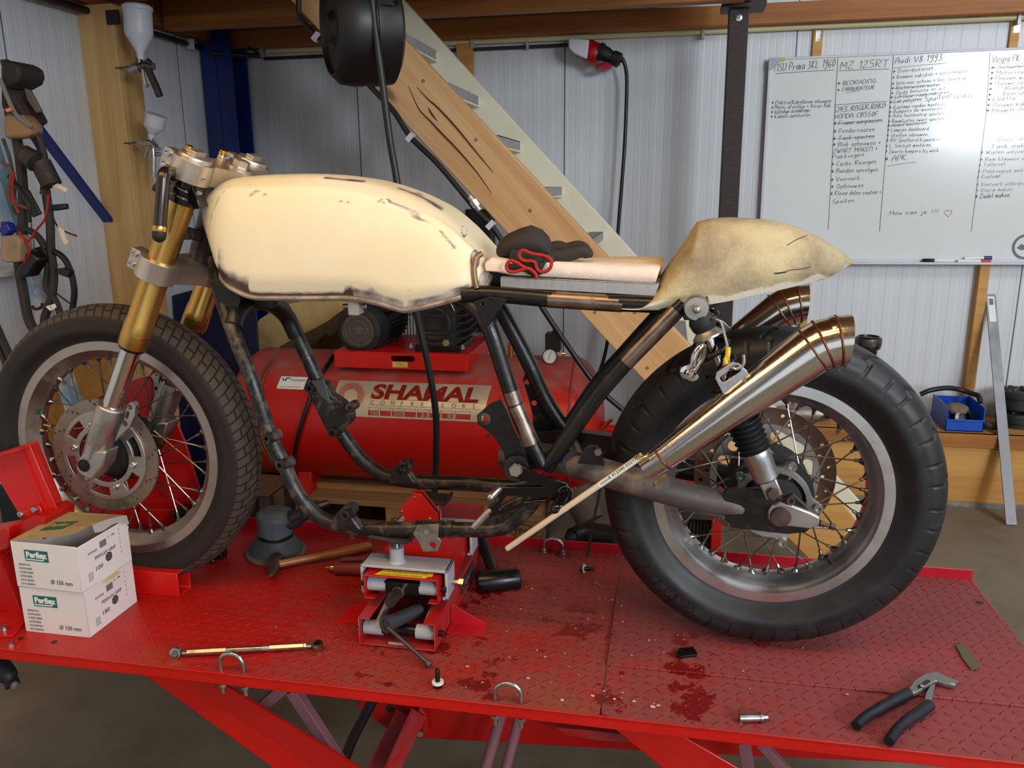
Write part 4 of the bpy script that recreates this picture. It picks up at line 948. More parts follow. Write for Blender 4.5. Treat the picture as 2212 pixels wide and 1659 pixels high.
# clamps
fl = Vector((0, 1, 0)); fp = fl.cross(fd).normalized()       # fp: roughly forwards
if fp.x > 0: fp = -fp
def clampM(t_):
    o = fax(t_, YC); M_ = Matrix.Identity(4)
    for i in range(3): M_[i][0] = fl[i]; M_[i][1] = fp[i]; M_[i][2] = fl.cross(fp)[i]; M_[i][3] = o[i]
    return M_
def clamp_outline(r, lug):
    hw = (YL[1]-YL[0])/2; P = []
    def arc(cx, cy, r, a0, a1, n=10): return [(cx+r*cos(radians(a0+(a1-a0)*k/n)), cy+r*sin(radians(a0+(a1-a0)*k/n))) for k in range(n+1)]
    P += arc(-hw, 0, r, 70, 300, 16)
    P += arc(0, -.034, .034, 215, 325, 10)
    P += arc(hw, 0, r, 240, 470, 16)
    P += [(hw*.45, .012), (0, .008), (-hw*.45, .012)]
    return P
for nm, tc, th, r in (('top_clamp', along(409, 362), .040, .0385), ('bottom_clamp', along(333, 575), .042, .0385)):
    cl = part(nm, loc=fax(tc, YC)); M_ = clampM(tc)
    b = B(); b.flat(M_, clamp_outline(r, 1), depth=th)
    hw = (YL[1]-YL[0])/2
    for s_ in (-1, 1): b.box(M_ @ Vector((s_*hw, r+.004, 0)), (.03, .024, th*.96), M_.to_3x3().to_4x4())
    b.done('clamp_body', 'clamp', cl, bev=.0025)
    sgn = 1 if (M_.to_3x3() @ Vector((0, 0, 1))).z > 0 else -1
    for s_ in (-1, 1):
        for h_ in (-1, 1):
            p = M_ @ Vector((s_*hw-.016, r+.007, h_*th*.26)); b = B(); b.lathe(p, -fl, [(.0068, -.002), (.0068, .003), (.0036, .003), (.0036, .0)], 14); b.done('pinch_bolt', 'zinc', cl)
    p = M_ @ Vector((0, -.034, sgn*th/2)); n_ = M_.to_3x3() @ Vector((0, 0, sgn))
    if nm == 'top_clamp':
        b = B(); b.lathe(p, n_, [(.026, -.002), (.026, .004), (.019, .006), (.0, .006)], 28); b.lathe(p+n_*.006, n_, [(.0165, 0), (.0165, .010), (.014, .012)], 6); b.done('stem_nut', 'clamp', cl)
        for s_ in (-1, 1):
            q = M_ @ Vector((s_*hw, 0, sgn*th/2)); b = B(); b.lathe(q, n_, [(.031, -.002), (.031, .004), (.029, .008), (.02, .010), (.0, .010)], 32); b.box(q+n_*.012, (.038, .017, .010), M_.to_3x3().to_4x4()); b.done('fork_cap', 'clamp', cl, bev=.001)
        for px, py, y in ((409, 322, 1.44), (482, 331, 1.55)):
            q = at(px, py, y); b = B(); b.lathe(q-n_*.016, n_, [(.0085, -.008), (.0085, .010), (.0078, .012)], 18); b.done('adjuster_post', 'clamp', cl)
            b = B(); b.lathe(q-n_*.003, n_, [(.0082, 0), (.0085, .003), (.007, .009), (.001, .011)], 18); lab(b.done('adjuster_cap', 'goldcap', cl), 'gold dome cap')
b = B(); b.tube([fax(along(409, 362), YC)-fp*.034, fax(along(333, 575), YC)-fp*.034], .02, 20); b.done('steering_stem', 'blackmatte', bike)
# clip-on handlebar folded down
hb = part('clip_on_handlebar', loc=fax(.03, 1.40))
t0, t1 = along(404, 384), along(389, 432)
b = B(); n_ = 5
b.lathe(fax(t0, 1.43), fd, [(.033, 0), (.0355, .001), (.0355, (t1-t0)*.3), (.034, (t1-t0)*.32), (.034, (t1-t0)*.36), (.0355, (t1-t0)*.38), (.0355, (t1-t0)*.62), (.034, (t1-t0)*.64), (.034, (t1-t0)*.68), (.0355, (t1-t0)*.7), (.0355, t1-t0-.001), (.033, t1-t0)], 36); b.box(fax((t0+t1)/2, 1.43)-fp*.034+Vector((0, -.012, 0)), (.016, .03, .038), Matrix.Rotation(radians(-18), 4, 'Y')); b.done('bar_clamp', 'blackgloss', hb, bev=.0015)
for px, py in ((437, 390), (430, 417)):
    b = B(); b.lathe(at(px, py, 1.39), (0, -1, 0), [(.004, -.004), (.004, .002), (.002, .002), (.002, 0)], 12); b.done('clamp_bolt', 'zinc', hb)
P = [at(385, 385, 1.41), at(365, 372, 1.385), at(354, 378, 1.365), at(352, 400, 1.36), at(349, 440, 1.355), at(345, 492, 1.35)]
b = B(); b.tube(spline(P, 6), .0118, 18); b.done('bar_tube', mk('brown_black_bar', (34, 20, 12), .28, coat=.3), hb)
b = B(); q = P[-1]; dn = (P[-1]-P[-2]).normalized(); b.lathe(q-dn*.003, dn, [(.0122, 0), (.0128, .004), (.0128, .008), (.0122, .010)], 18); lab(b.done('bar_ring', 'brass', hb), 'brass-coloured ring')
b = B(); b.lathe(q+dn*.006, dn, [(.0122, 0), (.0128, .006), (.0115, .014), (.007, .019), (.001, .021)], 20); b.done('rubber_end', 'rubber', hb)
b = B(); b.cyl(at(346, 398, 1.365), at(336, 412, 1.365), .008, seg=8); b.cyl(at(342, 412, 1.365), at(334, 402, 1.365), .006, seg=6); b.done('clamp_knob', 'blackmatte', hb)

# ---- frame
fr = part('frame', loc=(-.4, YC, .4))
r0 = .0145
def ptube(pts, r=r0, mat='frame', name='frame_tube', seg=14, n=6):
    b = B(); b.tube(spline([at(*p) for p in pts], n), r, seg); return b.done(name, mat, fr)
ht0, ht1 = at(480, 385, YC), at(425, 598, YC)
b = B(); b.tube([ht0, ht0+(ht1-ht0)*.06, ht0+(ht1-ht0)*.08, ht0+(ht1-ht0)*.9, ht0+(ht1-ht0)*.92, ht1], [.029, .029, .0265, .0265, .03, .03], 24); b.done('head_tube', 'framedirty', fr)
b = B(); b.tube([ht0-(ht1-ht0)*.04, ht0+(ht1-ht0)*.03], [.024, .031], 24); b.done('bearing_cup', 'blackmatte', fr)
b = B(); b.strip([at(436, 512, 1.52), at(405, 502, 1.50), at(396, 508, 1.49)], .03, .022, (0, 0, 1)); b.done('steering_stop', 'framedirty', fr, bev=.004)
ptube([(462, 560, 1.52), (478, 640, 1.478), (505, 722, 1.44), (545, 822, 1.42), (584, 940, 1.42), (614, 1005, 1.42), (640, 1060, 1.42), (672, 1102, 1.42), (706, 1126, 1.42), (760, 1140, 1.42), (850, 1143, 1.42), (960, 1143, 1.42), (1070, 1143, 1.42), (1115, 1122, 1.42), (1150, 1085, 1.42), (1172, 1035, 1.42)], r0*1.02, 'framedirty')
ptube([(500, 600, 1.55), (560, 610, 1.59), (612, 668, 1.645), (648, 738, 1.65), (690, 830, 1.65), (722, 905, 1.65), (752, 955, 1.65), (790, 1000, 1.65), (832, 1027, 1.65), (890, 1040, 1.65), (1000, 1044, 1.65), (1110, 1050, 1.65), (1170, 1035, 1.65)], r0*1.1, 'framedirty')
# arch and gussets at the headstock
b = B(); b.tube(spline([at(503, 705, 1.445), at(515, 672, 1.47), at(545, 652, 1.52), at(585, 655, 1.58), at(618, 682, 1.635), at(640, 725, 1.65)], 8), .0185, 16); b.done('arch_tube', 'frame', fr)
for P_, y_, th_ in ((((452, 600), (520, 640), (508, 690), (498, 712), (490, 700), (468, 645)), 1.455, .006), (((540, 625), (612, 640), (607, 662), (560, 645)), 1.60, .006), (((500, 640), (600, 640), (590, 668), (550, 662), (515, 690), (505, 690)), 1.50, .01)):
    b = B(); b.prism([at(x, y, y_) for x, y in P_], (0, th_, 0)); b.done('headstock_gusset', 'frame', fr, bev=.002)
# backbone and seat rails
ptube([(480, 470, YC), (700, 480, YC), (900, 540, YC), (1035, 630, YC)], .022, 'frame', 'backbone')
for y, P in ((1.43, ((1000, 634), (1075, 636), (1180, 645), (1280, 652), (1380, 656), (1470, 660), (1530, 652))), (1.64, ((1030, 612), (1120, 618), (1230, 622), (1330, 626), (1430, 628), (1500, 620)))):
    ptube([(a, c, y) for a, c in P], .0155, 'frame', 'seat_rail')
b = B(); q0, q1 = at(1185, 646, 1.43), at(1345, 656, 1.43); b.tube([q0, q1], .0158, 14); lab(b.done('bare_rail_section', 'bareframe', fr), 'bare ground steel section')
ptube([(985, 640, 1.46), (1030, 668, 1.43), (1058, 710, 1.42), (1088, 800, 1.42), (1120, 895, 1.42), (1150, 960, 1.42), (1172, 1005, 1.42)], .0155, 'frame', 'seat_post')
b = B(); b.tube([at(1103, 845, 1.4195), at(1112, 872, 1.4195)], .0157, 14); b.tube([at(1113, 876, 1.4195), at(1148, 958, 1.4195)], .0157, 14); lab(b.done('bare_post_section', 'bareframe', fr), 'bare ground steel section')
ptube([(1068, 645, 1.64), (1100, 702, 1.65), (1140, 780, 1.65), (1172, 850, 1.65), (1205, 905, 1.65), (1225, 930, 1.65)], .0165, 'frame', 'seat_post')
ptube([(1178, 1012, 1.42), (1230, 940, 1.42), (1290, 855, 1.42), (1350, 785, 1.42), (1420, 712, 1.42), (1478, 655, 1.42)], .0150, 'frame', 'rear_strut')
b = B(); b.tube([at(1352, 783, 1.4195), at(1462, 670, 1.4195)], .0153, 14); lab(b.done('bare_strut_section', 'bareframe', fr), 'bare ground steel section')
ptube([(1225, 925, 1.65), (1290, 828, 1.65), (1350, 760, 1.65), (1440, 660, 1.65)], .0152, 'frame', 'rear_strut')
def plate(name, pts, y, th=.006, mat='frame', holes=(), parent=None, bev=.001, cut=()):
    o = at(*pts[0], y); L_ = [((at(a, c, y)-o).x, (at(a, c, y)-o).z) for a, c in pts]; hs = []
    for hx, hy_, hr in holes:
        q = at(hx, hy_, y)-o; hs.append(circ(q.x, q.z, hr, 16))
    for c_ in cut: hs.append([((at(a, c, y)-o).x, (at(a, c, y)-o).z) for a, c in c_])
    b = B(); b.flat(xz((o.x, y, o.z)), L_, hs, th); return b.done(name, mat, parent or fr, bev=bev)
plate('seat_gusset', [(1022, 652), (1060, 640), (1096, 646), (1076, 672), (1058, 702), (1046, 702), (1036, 676)], 1.408, .008, 'bareframe' if 0 else 'frame', [(1043, 656, .003)])
plate('engine_plate', [(1031, 897), (1058, 872), (1082, 862), (1092, 880), (1112, 930), (1136, 985), (1152, 1012), (1120, 1030), (1100, 1020), (1088, 975), (1070, 945), (1048, 925), (1033, 915)], 1.425, .007, 'frame', [(1047, 904, .0075), (1055, 941, .003), (1079, 1000, .003)])
b = B(); q = at(1047, 904, 1.42); b.lathe(q, (0, -1, 0), [(.0076, -.004), (.0125, -.003), (.0125, .004), (.0076, .005)], 20, True); b.done('engine_bush', 'steel', fr)
plate('engine_plate', [(1128, 780), (1142, 770), (1200, 895), (1225, 930), (1150, 932), (1152, 900), (1142, 860), (1130, 820), (1136, 800)], 1.66, .007, 'frame', [(1139, 825, .006), (1154, 870, .006)])
plate('pivot_plate', [(1150, 930), (1222, 925), (1330, 940), (1338, 952), (1300, 985), (1210, 995), (1158, 965)], 1.63, .03, 'frame')
plate('rear_gusset', [(1452, 690), (1472, 652), (1492, 650), (1500, 665), (1412, 730), (1410, 722)], 1.425, .005, mk('grey_gusset', (58, 62, 62), .4, metal=.3), ())
plate('seat_loop_plate', [(1455, 640), (1500, 640), (1600, 635), (1560, 650), (1500, 690), (1478, 690)], 1.49, .02, 'blackmatte')
# engine mounts on the far downtube
plate('mount_bracket', [(668, 826), (690, 818), (712, 826), (722, 850), (745, 866), (762, 884), (765, 905), (758, 915), (742, 925), (738, 940), (716, 936), (705, 915), (690, 885), (672, 848)], 1.62, .03, 'framedirty', (), bev=.004)
plate('mount_bracket', [(672, 822), (700, 818), (712, 862), (722, 868), (712, 872), (690, 850)], 1.598, .006, mk('grey_bracket', (88, 92, 96), .4, metal=.5))
for px, py in ((672, 837), (721, 932), (760, 878)):
    b = B(); q = at(px, py, 1.60); b.lathe(q, (0, -1, 0), [(.0045, -.02), (.0105, -.02), (.0105, .012), (.0045, .012)], 16, True); b.done('mount_bush', 'framedirty', fr)
for px, py, y in ((586, 944, 1.408), (614, 1002, 1.408)):
    b = B(); q = at(px, py, y); b.lathe(q, (-.35, -1, 0), [(.0045, -.02), (.0118, -.02), (.0108, .014), (.005, .014)], 18, True); b.done('mount_bush', 'framedirty', fr)
for px, py, y, k_ in ((747, 1110, 1.415, 1.), (868, 1014, 1.645, .92)):
    P = [(-28, 22), (-22, 2), (-8, -14), (6, -22), (22, -20), (26, -4), (18, 4), (30, 20), (40, 32), (-24, 32)]
    plate('mount_lug', [(px+a*k_, py+c*k_) for a, c in P], y-.012, .024, 'framedirty', [(px, py, .0055)], bev=.004)
    b = B(); q = at(px, py, y-.02); b.lathe(q, (0, -1, 0), [(.0055, -.01), (.0115, -.01), (.011, .008), (.0055, .008)], 18, True); b.tube([at(px+10*k_, py-18*k_, y-.012), at(px+20*k_, py-16*k_, y-.02)], .0085, 12); b.done('mount_bush', 'framedirty', fr)
plate('stand_bracket', [(902, 1134), (948, 1132), (946, 1160), (954, 1168), (946, 1190), (914, 1191), (906, 1172), (892, 1152)], 1.400, .004, mk('scratched_bracket', (150, 142, 136), .4, metal=.6, var=.2, scale=30, dirt=((92, 84, 76), 24)), [(935, 1177, .0065), (920, 1147, .003)])
b = B(); b.lathe(at(921, 1149, 1.398), (0, -1, 0), [(.005, -.001), (.005, .002), (.003, .002)], 12); b.done('bracket_pin', 'aludirty', fr)
b = B(); b.tube([at(897, 1143, 1.42), at(958, 1143, 1.42)], .0175, 16); b.tube([at(966, 1143, 1.42), at(980, 1143, 1.42)], .017, 16); b.done('weld_sleeve', 'framedirty', fr)
plate('rail_gusset', [(1000, 1150), (1025, 1126), (1065, 1100), (1110, 1075), (1172, 1060), (1172, 1085), (1120, 1130), (1070, 1148)], 1.425, .016, 'framedirty', (), bev=.005)
# ---- swingarm
sw = part('swingarm', loc=at(1120, 1000, YC))
b = B(); b.tube(spline([at(1090, 985, 1.50), at(1180, 987, 1.47), at(1262, 1009, 1.43), (at(1400, 1048, 1.40)), at(1520, 1080, 1.405), at(1600, 1092, 1.41), at(1650, 1100, 1.418)], 6), [.026]*19+[.0255]*6+[.024]*6+[.022]*6, 20); b.done('arm_tube', 'framedirty' if 0 else mk('grey_worn_arm', (84, 76, 73), .5, metal=.3, var=.3, scale=14, dirt=((140, 126, 118), 12), dirt_at=(.46, .72), bump=.2), sw)
b = B(); b.tube(spline([at(1150, 962, 1.66), at(1240, 955, 1.66), at(1420, 1000, 1.66), at(1580, 1030, 1.66)], 6), .024, 16); b.tube([at(1115, 1012, 1.40), at(1140, 960, 1.68)], .024, 18); b.tube([at(1240, 1000, 1.42), at(1228, 955, 1.66)], .022, 16); b.done('arm_tube', 'frame', sw)
plate('end_plate', [(1562, 1064), (1570, 1054), (1652, 1054), (1690, 1076), (1700, 1070), (1712, 1065), (1762, 1108), (1772, 1120), (1740, 1148), (1700, 1152), (1580, 1138), (1566, 1118)], 1.392, .010, 'frame', [(1736, 1122, .004)], sw, bev=.002)
plate('mount_tab', [(1248, 1000), (1262, 968), (1270, 962), (1290, 962), (1298, 970), (1306, 1005)], 1.392, .008, 'frame', (), sw)
b = B(); bolt(b, at(1292, 975, 1.387), (0, -1, 0), .008, .007); b.done('tab_bolt', 'zinc', sw)
b = B(); bolt(b, at(1115, 1014, 1.369), (0, -1, 0), .0125, .012); b.done('pivot_bolt', 'aludirty', sw)
b = B(); q = at(1685, 1112, 1.384); b.lathe(q, (0, -1, 0), [(.022, -.008), (.0225, .0), (.0215, .003), (.0175, .004), (.0175, .012), (.0165, .0135), (.001, .014)], 32); b.done('axle_nut', 'rusty', sw)
o = at(1660, 1085, 1.385); adj = [(1685, 1086), (1705, 1090), (1752, 1108), (1772, 1118), (1770, 1136), (1752, 1144), (1700, 1138), (1685, 1139), (1670, 1134), (1660, 1120), (1660, 1104), (1668, 1092)]
b = B(); b.prism([at(x, y, 1.378) for x, y in adj], (0, .012, 0)); b.done('chain_adjuster', 'aludirty', sw, bev=.003)
b = B(); b.cyl(at(1768, 1129, 1.386), at(1800, 1138, 1.386), .0035, seg=10); b.lathe(at(1798, 1137.5, 1.386), at(1800, 1138, 1.386)-at(1768, 1129, 1.386), [(.0065, -.004), (.0065, .004)], 6); b.lathe(at(1776, 1131.5, 1.386), at(1800, 1138, 1.386)-at(1768, 1129, 1.386), [(.0065, -.004), (.0065, .004)], 6); b.done('adjuster_bolt', 'rusty', sw)
b = B(); b.lathe(at(1707, 1079, 1.385), (0, -1, 0), [(.0075, 0), (.0075, .008), (.004, .008), (.004, .003)], 12); b.done('plate_bolt', 'rusty', sw)
# ---- shocks
s0, s1 = at(1504, 664, 1.372), at(1668, 1063, 1.372)
for y in (1.372, 1.70):
    off = Vector((0, y-1.372, 0)); near_ = y < YC
    sk = part('shock_absorber', loc=s0+off); A, Z_ = s0+off, s1+off; d = Z_-A; L_ = d.length; u = d.normalized()
    def S(f): return A+d*f
    b = B(); b.lathe(A+Vector((0, .018, 0)), (0, -1, 0), [(.0205, 0), (.0205, .03), (.018, .034)], 28); b.tube([S(.0), S(.10)], .017, 16); b.done('top_eye', 'aludirty', sk)
    b = B(); b.lathe(A+Vector((0, -.016, 0)), (0, -1, 0), [(.019, 0), (.019, .002), (.010, .0025)], 26); b.lathe(A+Vector((0, -.018, 0)), (0, -1, 0), [(.0095, 0), (.0095, .007)], 6); b.sph(A+Vector((0, -.027, 0)), .007, (1, 1, 1), 12, 8); b.done('top_nut', 'aludirty', sk)
    b = B(); b.tube([S(.045), S(.07), S(.10), S(.115)], [.019, .0225, .021, .019], 18); b.done('tape_wrap', 'rubber', sk)
    b = B(); b.tube([S(.115), S(.13), S(.145), S(.155)], [.016, .02, .026, .026], 24); b.done('spring_seat', 'aludirty', sk)
    pts = []; n_ = 190; turns = 5.3; F0 = frames([S(.15), S(.62)])[0]
    for i in range(n_+1):
        f = i/n_; a = 2*pi*turns*f; rr = .0255
        g = .16+.44*f
        pts.append(S(g)+(F0[2]*cos(a)+F0[3]*sin(a))*rr)
    b = B(); b.tube(pts, .0048, 10); b.done('spring', 'black', sk)
    b = B(); b.tube([S(.12), S(.62)], .0075, 16); b.done('damper_rod', 'chrome', sk)
    rings = []; R_ = []
    for i in range(31):
        f = i/30; rings.append(S(.60+.165*f)); R_.append(.0265+.0035*cos(f*2*pi*6)-.002*f)
    b = B(); b.tube(rings, R_, 26); b.done('rubber_boot', 'rubber', sk)
    b = B(); b.tube([S(.755), S(.77), S(.80), S(.92), S(.93)], [.022, .0235, .0235, .0215, .018], 26); b.done('lower_body', 'alu', sk)
    b = B(); b.strip([S(.925), S(1.03)], .03, .008, (0, -1, 0)); b.strip([S(.925)+Vector((0, .02, 0)), S(1.03)+Vector((0, .02, 0))], .03, .008, (0, -1, 0)); b.done('clevis', 'aludirty', sk, bev=.003)
    b = B(); bolt(b, Z_+Vector((0, -.004, 0)), (0, -1, 0), .011, .010); b.done('lower_bolt', 'rusty', sk)
# ---- rearset
rs = part('rearset', loc=at(1120, 1060, 1.38))
plate('side_plate', [(1098, 1010), (1108, 1000), (1128, 1004), (1160, 1022), (1224, 1042), (1236, 1056), (1236, 1072), (1226, 1086), (1206, 1086), (1192, 1080), (1148, 1086), (1062, 1116), (1048, 1108), (1052, 1096), (1078, 1076), (1070, 1058), (1078, 1050), (1170, 1049), (1108, 1030)], 1.375, .010, 'blackgloss', (), rs, .0022, [[(1094, 1070), (1130, 1071), (1122, 1084), (1082, 1098), (1080, 1092)], [(1140, 1071), (1184, 1074), (1176, 1078), (1136, 1082)]])
b = B(); P = [at(1222, 1064, 1.365), at(1218, 1075, 1.34), at(1206, 1100, 1.315)]; b.tube(P, [.0125, .0125, .0125], 20); b.sph(P[-1], .0142, (1, 1, 1), 16, 10); b.done('foot_peg', 'blackgloss', rs)
b = B(); b.lathe(P[0], P[1]-P[0], [(.0135, 0), (.0135, .002)], 20); b.done('peg_washer', 'alu', rs)
b = B(); P = [at(1078, 1056, 1.372), at(1060, 1074, 1.352)]; b.tube(P, .0088, 18); b.sph(P[1], .0075, (1, 1, 1), 14, 8); b.done('lever_pivot', 'alu', rs)
b = B(); P = [at(1056, 1104, 1.375), at(1022, 1140, 1.362)]; b.tube([P[0]+(P[0]-P[1])*.12, P[0], P[0], P[1]], [.0085, .0085, .0066, .0066], 6); b.done('shift_rod_end', 'alu', rs)

# ---- fuel tank
st = [((449, 556), (459, 500), .045), ((454, 578), (467, 458), .082), ((463, 596), (481, 424), .107), ((477, 609), (501, 402), .121), ((502, 623), (531, 386), .130), ((545, 639), (585, 379), .136), ((600, 641), (640, 376.5), .139), ((680, 641), (720, 376.5), .141), ((760, 641), (800, 386), .141), ((815, 651), (850, 398), .140), ((845, 660), (875, 406), .139), ((872, 668), (902, 416), .138), ((900, 664), (926, 427), .137), ((945, 654), (962, 446), .133), ((985, 643), (1000, 476), .126), ((1015, 634), (1028, 508), .118), ((1036, 625), (1048, 532), .108), ((1045, 612), (1058, 546), .096), ((1047, 598), (1063, 556), .084)]
NS = 9; dense = []
def cr(v0, v1, v2, v3, t): return .5*((2*v1)+(v2-v0)*t+(2*v0-5*v1+4*v2-v3)*t*t+(3*v1-v0-3*v2+v3)*t**3)
D = [(at(*a, 1.412), at(*c, YC), w_) for a, c, w_ in st]
for i in range(len(D)-1):
    q = [D[max(0, i-1)], D[i], D[i+1], D[min(len(D)-1, i+2)]]
    for k in range(NS):
        t = k/NS
        lo = cr(*[v[0] for v in q], t) if i not in (10, 11) else D[i][0].lerp(D[i+1][0], t)
        dense.append((lo, cr(*[v[1] for v in q], t), cr(*[v[2] for v in q], t)))
dense.append(D[-1])
b = B(); rings = []; NP = 72; info = []
for lo, hi, w_ in dense:
    ring = []
    for k in range(NP+1):
        ph = pi*k/NP; c, s_ = cos(ph), sin(ph)
        y = w_*math.copysign(abs(c)**.42, c); v = abs(s_)**.86
        bot = 1-.10*max(0, 1-v/.16)       # tuck in above the seam
        crease = .006*math.exp(-((v-.86)/.05)**2)
        p = Vector((lo.x+(hi.x-lo.x)*v, YC-y*bot, lo.z+(hi.z-lo.z)*v+crease))
        ring.append(p); info.append(v)
    rings.append(ring)
R_ = [b.ring(r) for r in rings]
for i in range(len(R_)-1): b.bridge(R_[i], R_[i+1], False)
for q in (R_[0][::-1], R_[-1]): b.face(q)
for i in range(len(R_)-1): b.face((R_[i][0], R_[i+1][0], R_[i+1][-1], R_[i][-1]))
spots = [(557, 418, 20, 6), (750, 434, 16, 4), (546, 399, 7, 2), (830, 434, 14, 5), (1003, 498, 7, 15), (884, 629, 14, 4), (1026, 560, 10, 20)]
strk = [((840, 436), (905, 462), 5), ((700, 384), (790, 392), 4), ((905, 420), (955, 452), 6), ((952, 500), (982, 535), 5), ((860, 405), (925, 432), 4), ((880, 460), (930, 485), 4), ((870, 660), (1010, 618), 7), ((800, 625), (870, 656), 6)]
outline = [a for a, c, w_ in st]
front = [(441, 556), (450, 500), (459, 458), (474, 424), (496, 402)]
def wear_tank(co):
    if co.y > YC+.02: return 0.
    px, py = pix(co); n_ = noise.noise(co*28)*.35+noise.noise(co*70)*.2
    dmin = min(segd((px, py), outline[i], outline[i+1]) for i in range(len(outline)-1))
    width = 46 if 470 < px < 600 else (36 if px < 760 else (27 if px < 860 else 19))
    if px < 470: width = 14 if py > 560 else 7
    wv = 1.05-dmin/width+n_*.5
    if 540 < px < 742 and 609+.01*(px-540) < py < 627: wv = min(wv, .12+.3*max(0, n_))
    if px > 760 and dmin < 9: wv = min(wv, .47)
    for sx, sy, rx, ry in spots:
        q = ((px-sx)/rx)**2+((py-sy)/ry)**2; ring_ = .62*math.exp(-((q-.8)/.55)**2) if sx != 884 else .62*math.exp(-q); wv = max(wv, ring_)
    for a, c, w_ in strk:
        q = segd((px, py), a, c); wv = max(wv, (.62+n_*.25)*math.exp(-(q/w_)**2))
    dfront = min(segd((px, py), front[i], front[i+1]) for i in range(len(front)-1)); wv = max(wv, .5-dfront/9)
    return max(0, min(1, wv))
tk = b.done('fuel_tank', 'tank', bike, ang=60, attr=wear_tank)
# rolled seam round the lower edge
for sgn in (-1, 1):
    pts = [Vector((lo.x, YC+sgn*w_*.915, lo.z-.002)) for lo, hi, w_ in dense[2:]]
    b = B(); b.tube(pts, .0055, 8); lab(b.done('seam_flange', mk('worn_tank_seam', (176, 166, 160), .32, metal=.75, var=.2, scale=26, dirt=((112, 84, 70), 16), dirt_at=(.52, .68)), tk), 'bare rolled metal seam')
b = B(); pts = [at(1040, 548, 1.44), at(1028, 558, 1.43), at(1024, 580, 1.425), at(1026, 605, 1.42), at(1030, 622, 1.42)]
b.tube(spline(pts, 6), .0055, 10); lab(b.done('rear_edge', 'brass' if 0 else mk('bare_rear_edge', (140, 116, 88), .45, metal=.6, var=.2, scale=30), tk), 'bare metal rear edge of tank')
b = B(); c = at(768, 660, 1.44); b.box(c, (.022, .03, .034)); b.box(at(767, 648, 1.45), (.016, .02, .02)); tp = b.done('fuel_tap', mk('chalky_tap', (186, 178, 160), .7, var=.15, scale=40), tk, bev=.003)
b = B(); b.cyl(at(741, 661, 1.44), at(790, 662, 1.44), .0042, seg=12); b.done('tap_spigot', 'alu', tp)

# ---- seat cowl
cs = [((1345, 668), (1350, 644), .124), ((1378, 669), (1402, 640), .127), ((1412, 669), (1424, 604), .128), ((1445, 667), (1462, 548), .127), ((1478, 664), (1506, 480), .124), ((1500, 661), (1535, 472), .122), ((1540, 656), (1585, 470), .119), ((1590, 648), (1640, 473), .113), ((1640, 637), (1694, 482), .106), ((1700, 626), (1744, 500), .095), ((1752, 617), (1786, 522), .081), ((1796, 609), (1818, 544), .062), ((1824, 600), (1836, 558), .043), ((1838, 588), (1843, 568), .022)]
D = [(at(*a, 1.425), at(*c, YC), w_) for a, c, w_ in cs]; dense = []
for i in range(len(D)-1):
    q = [D[max(0, i-1)], D[i], D[i+1], D[min(len(D)-1, i+2)]]
    for k in range(6):
        t = k/6
        if i in (1, 2, 3, 4) : q3 = [D[i], D[i], D[i+1], D[i+1]]; dense.append((D[i][0].lerp(D[i+1][0], t), D[i][1].lerp(D[i+1][1], t), D[i][2]+(D[i+1][2]-D[i][2])*t))
        else: dense.append((cr(*[v[0] for v in q], t), cr(*[v[1] for v in q], t), cr(*[v[2] for v in q], t)))
dense.append(D[-1])
b = B(); R_ = []
for lo, hi, w_ in dense:
    ring = []
    for k in range(57):
        ph = pi*k/56; c, s_ = cos(ph), sin(ph); y = w_*math.copysign(abs(c)**.55, c); v = abs(s_)**.9
        p = Vector((lo.x+(hi.x-lo.x)*v, YC-y*(.93+.07*min(1, v*4)), lo.z+(hi.z-lo.z)*v)); p.z += noise.noise(p*18)*.0015; ring.append(p)
    R_.append(b.ring(ring))
for i in range(len(R_)-1): b.bridge(R_[i], R_[i+1], False)
b.face(R_[0][::-1]); b.face(R_[-1])
for i in range(len(R_)-1): b.face((R_[i][0], R_[i+1][0], R_[i+1][-1], R_[i][-1]))
clow = [a for a, c, w_ in cs]
def wear_cowl(co):
    px, py = pix(co); d_ = min(segd((px, py), clow[i], clow[i+1]) for i in range(len(clow)-1)); return max(0, min(1, 1.15-d_/24+noise.noise(co*30)*.5))
cw = b.done('seat_cowl', 'cowl', bike, ang=50, attr=wear_cowl)
b = B()
for pts in ([(1672, 590), (1690, 588), (1710, 583), (1730, 581), (1752, 576)], [(1674, 592), (1700, 588)], [(1700, 530), (1720, 518), (1745, 508)]):
    b.tube(spline([at(x, y, YC)+(cam_o-at(x, y, YC)).normalized()*0 for x, y in pts], 4), .0008, 5)
# scratches lie on the skin: push them out to the surface of the cowl
for v in b.bm.verts:
    px, py = pix(v.co); best = None
    for lo, hi, w_ in dense:
        pass
    v.co = v.co
bm_dbg = b.bm
from mathutils.bvhtree import BVHTree
bv = BVHTree.FromPolygons([v.co.copy() for v in cw.data.vertices], [list(p.vertices) for p in cw.data.polygons])
for v in b.bm.verts:
    d_ = (v.co-cam_o).normalized(); h_ = bv.ray_cast(cam_o, d_)
    if h_[0]: v.co = h_[0]-d_*.0003
b.done('scratch', 'ink', cw)
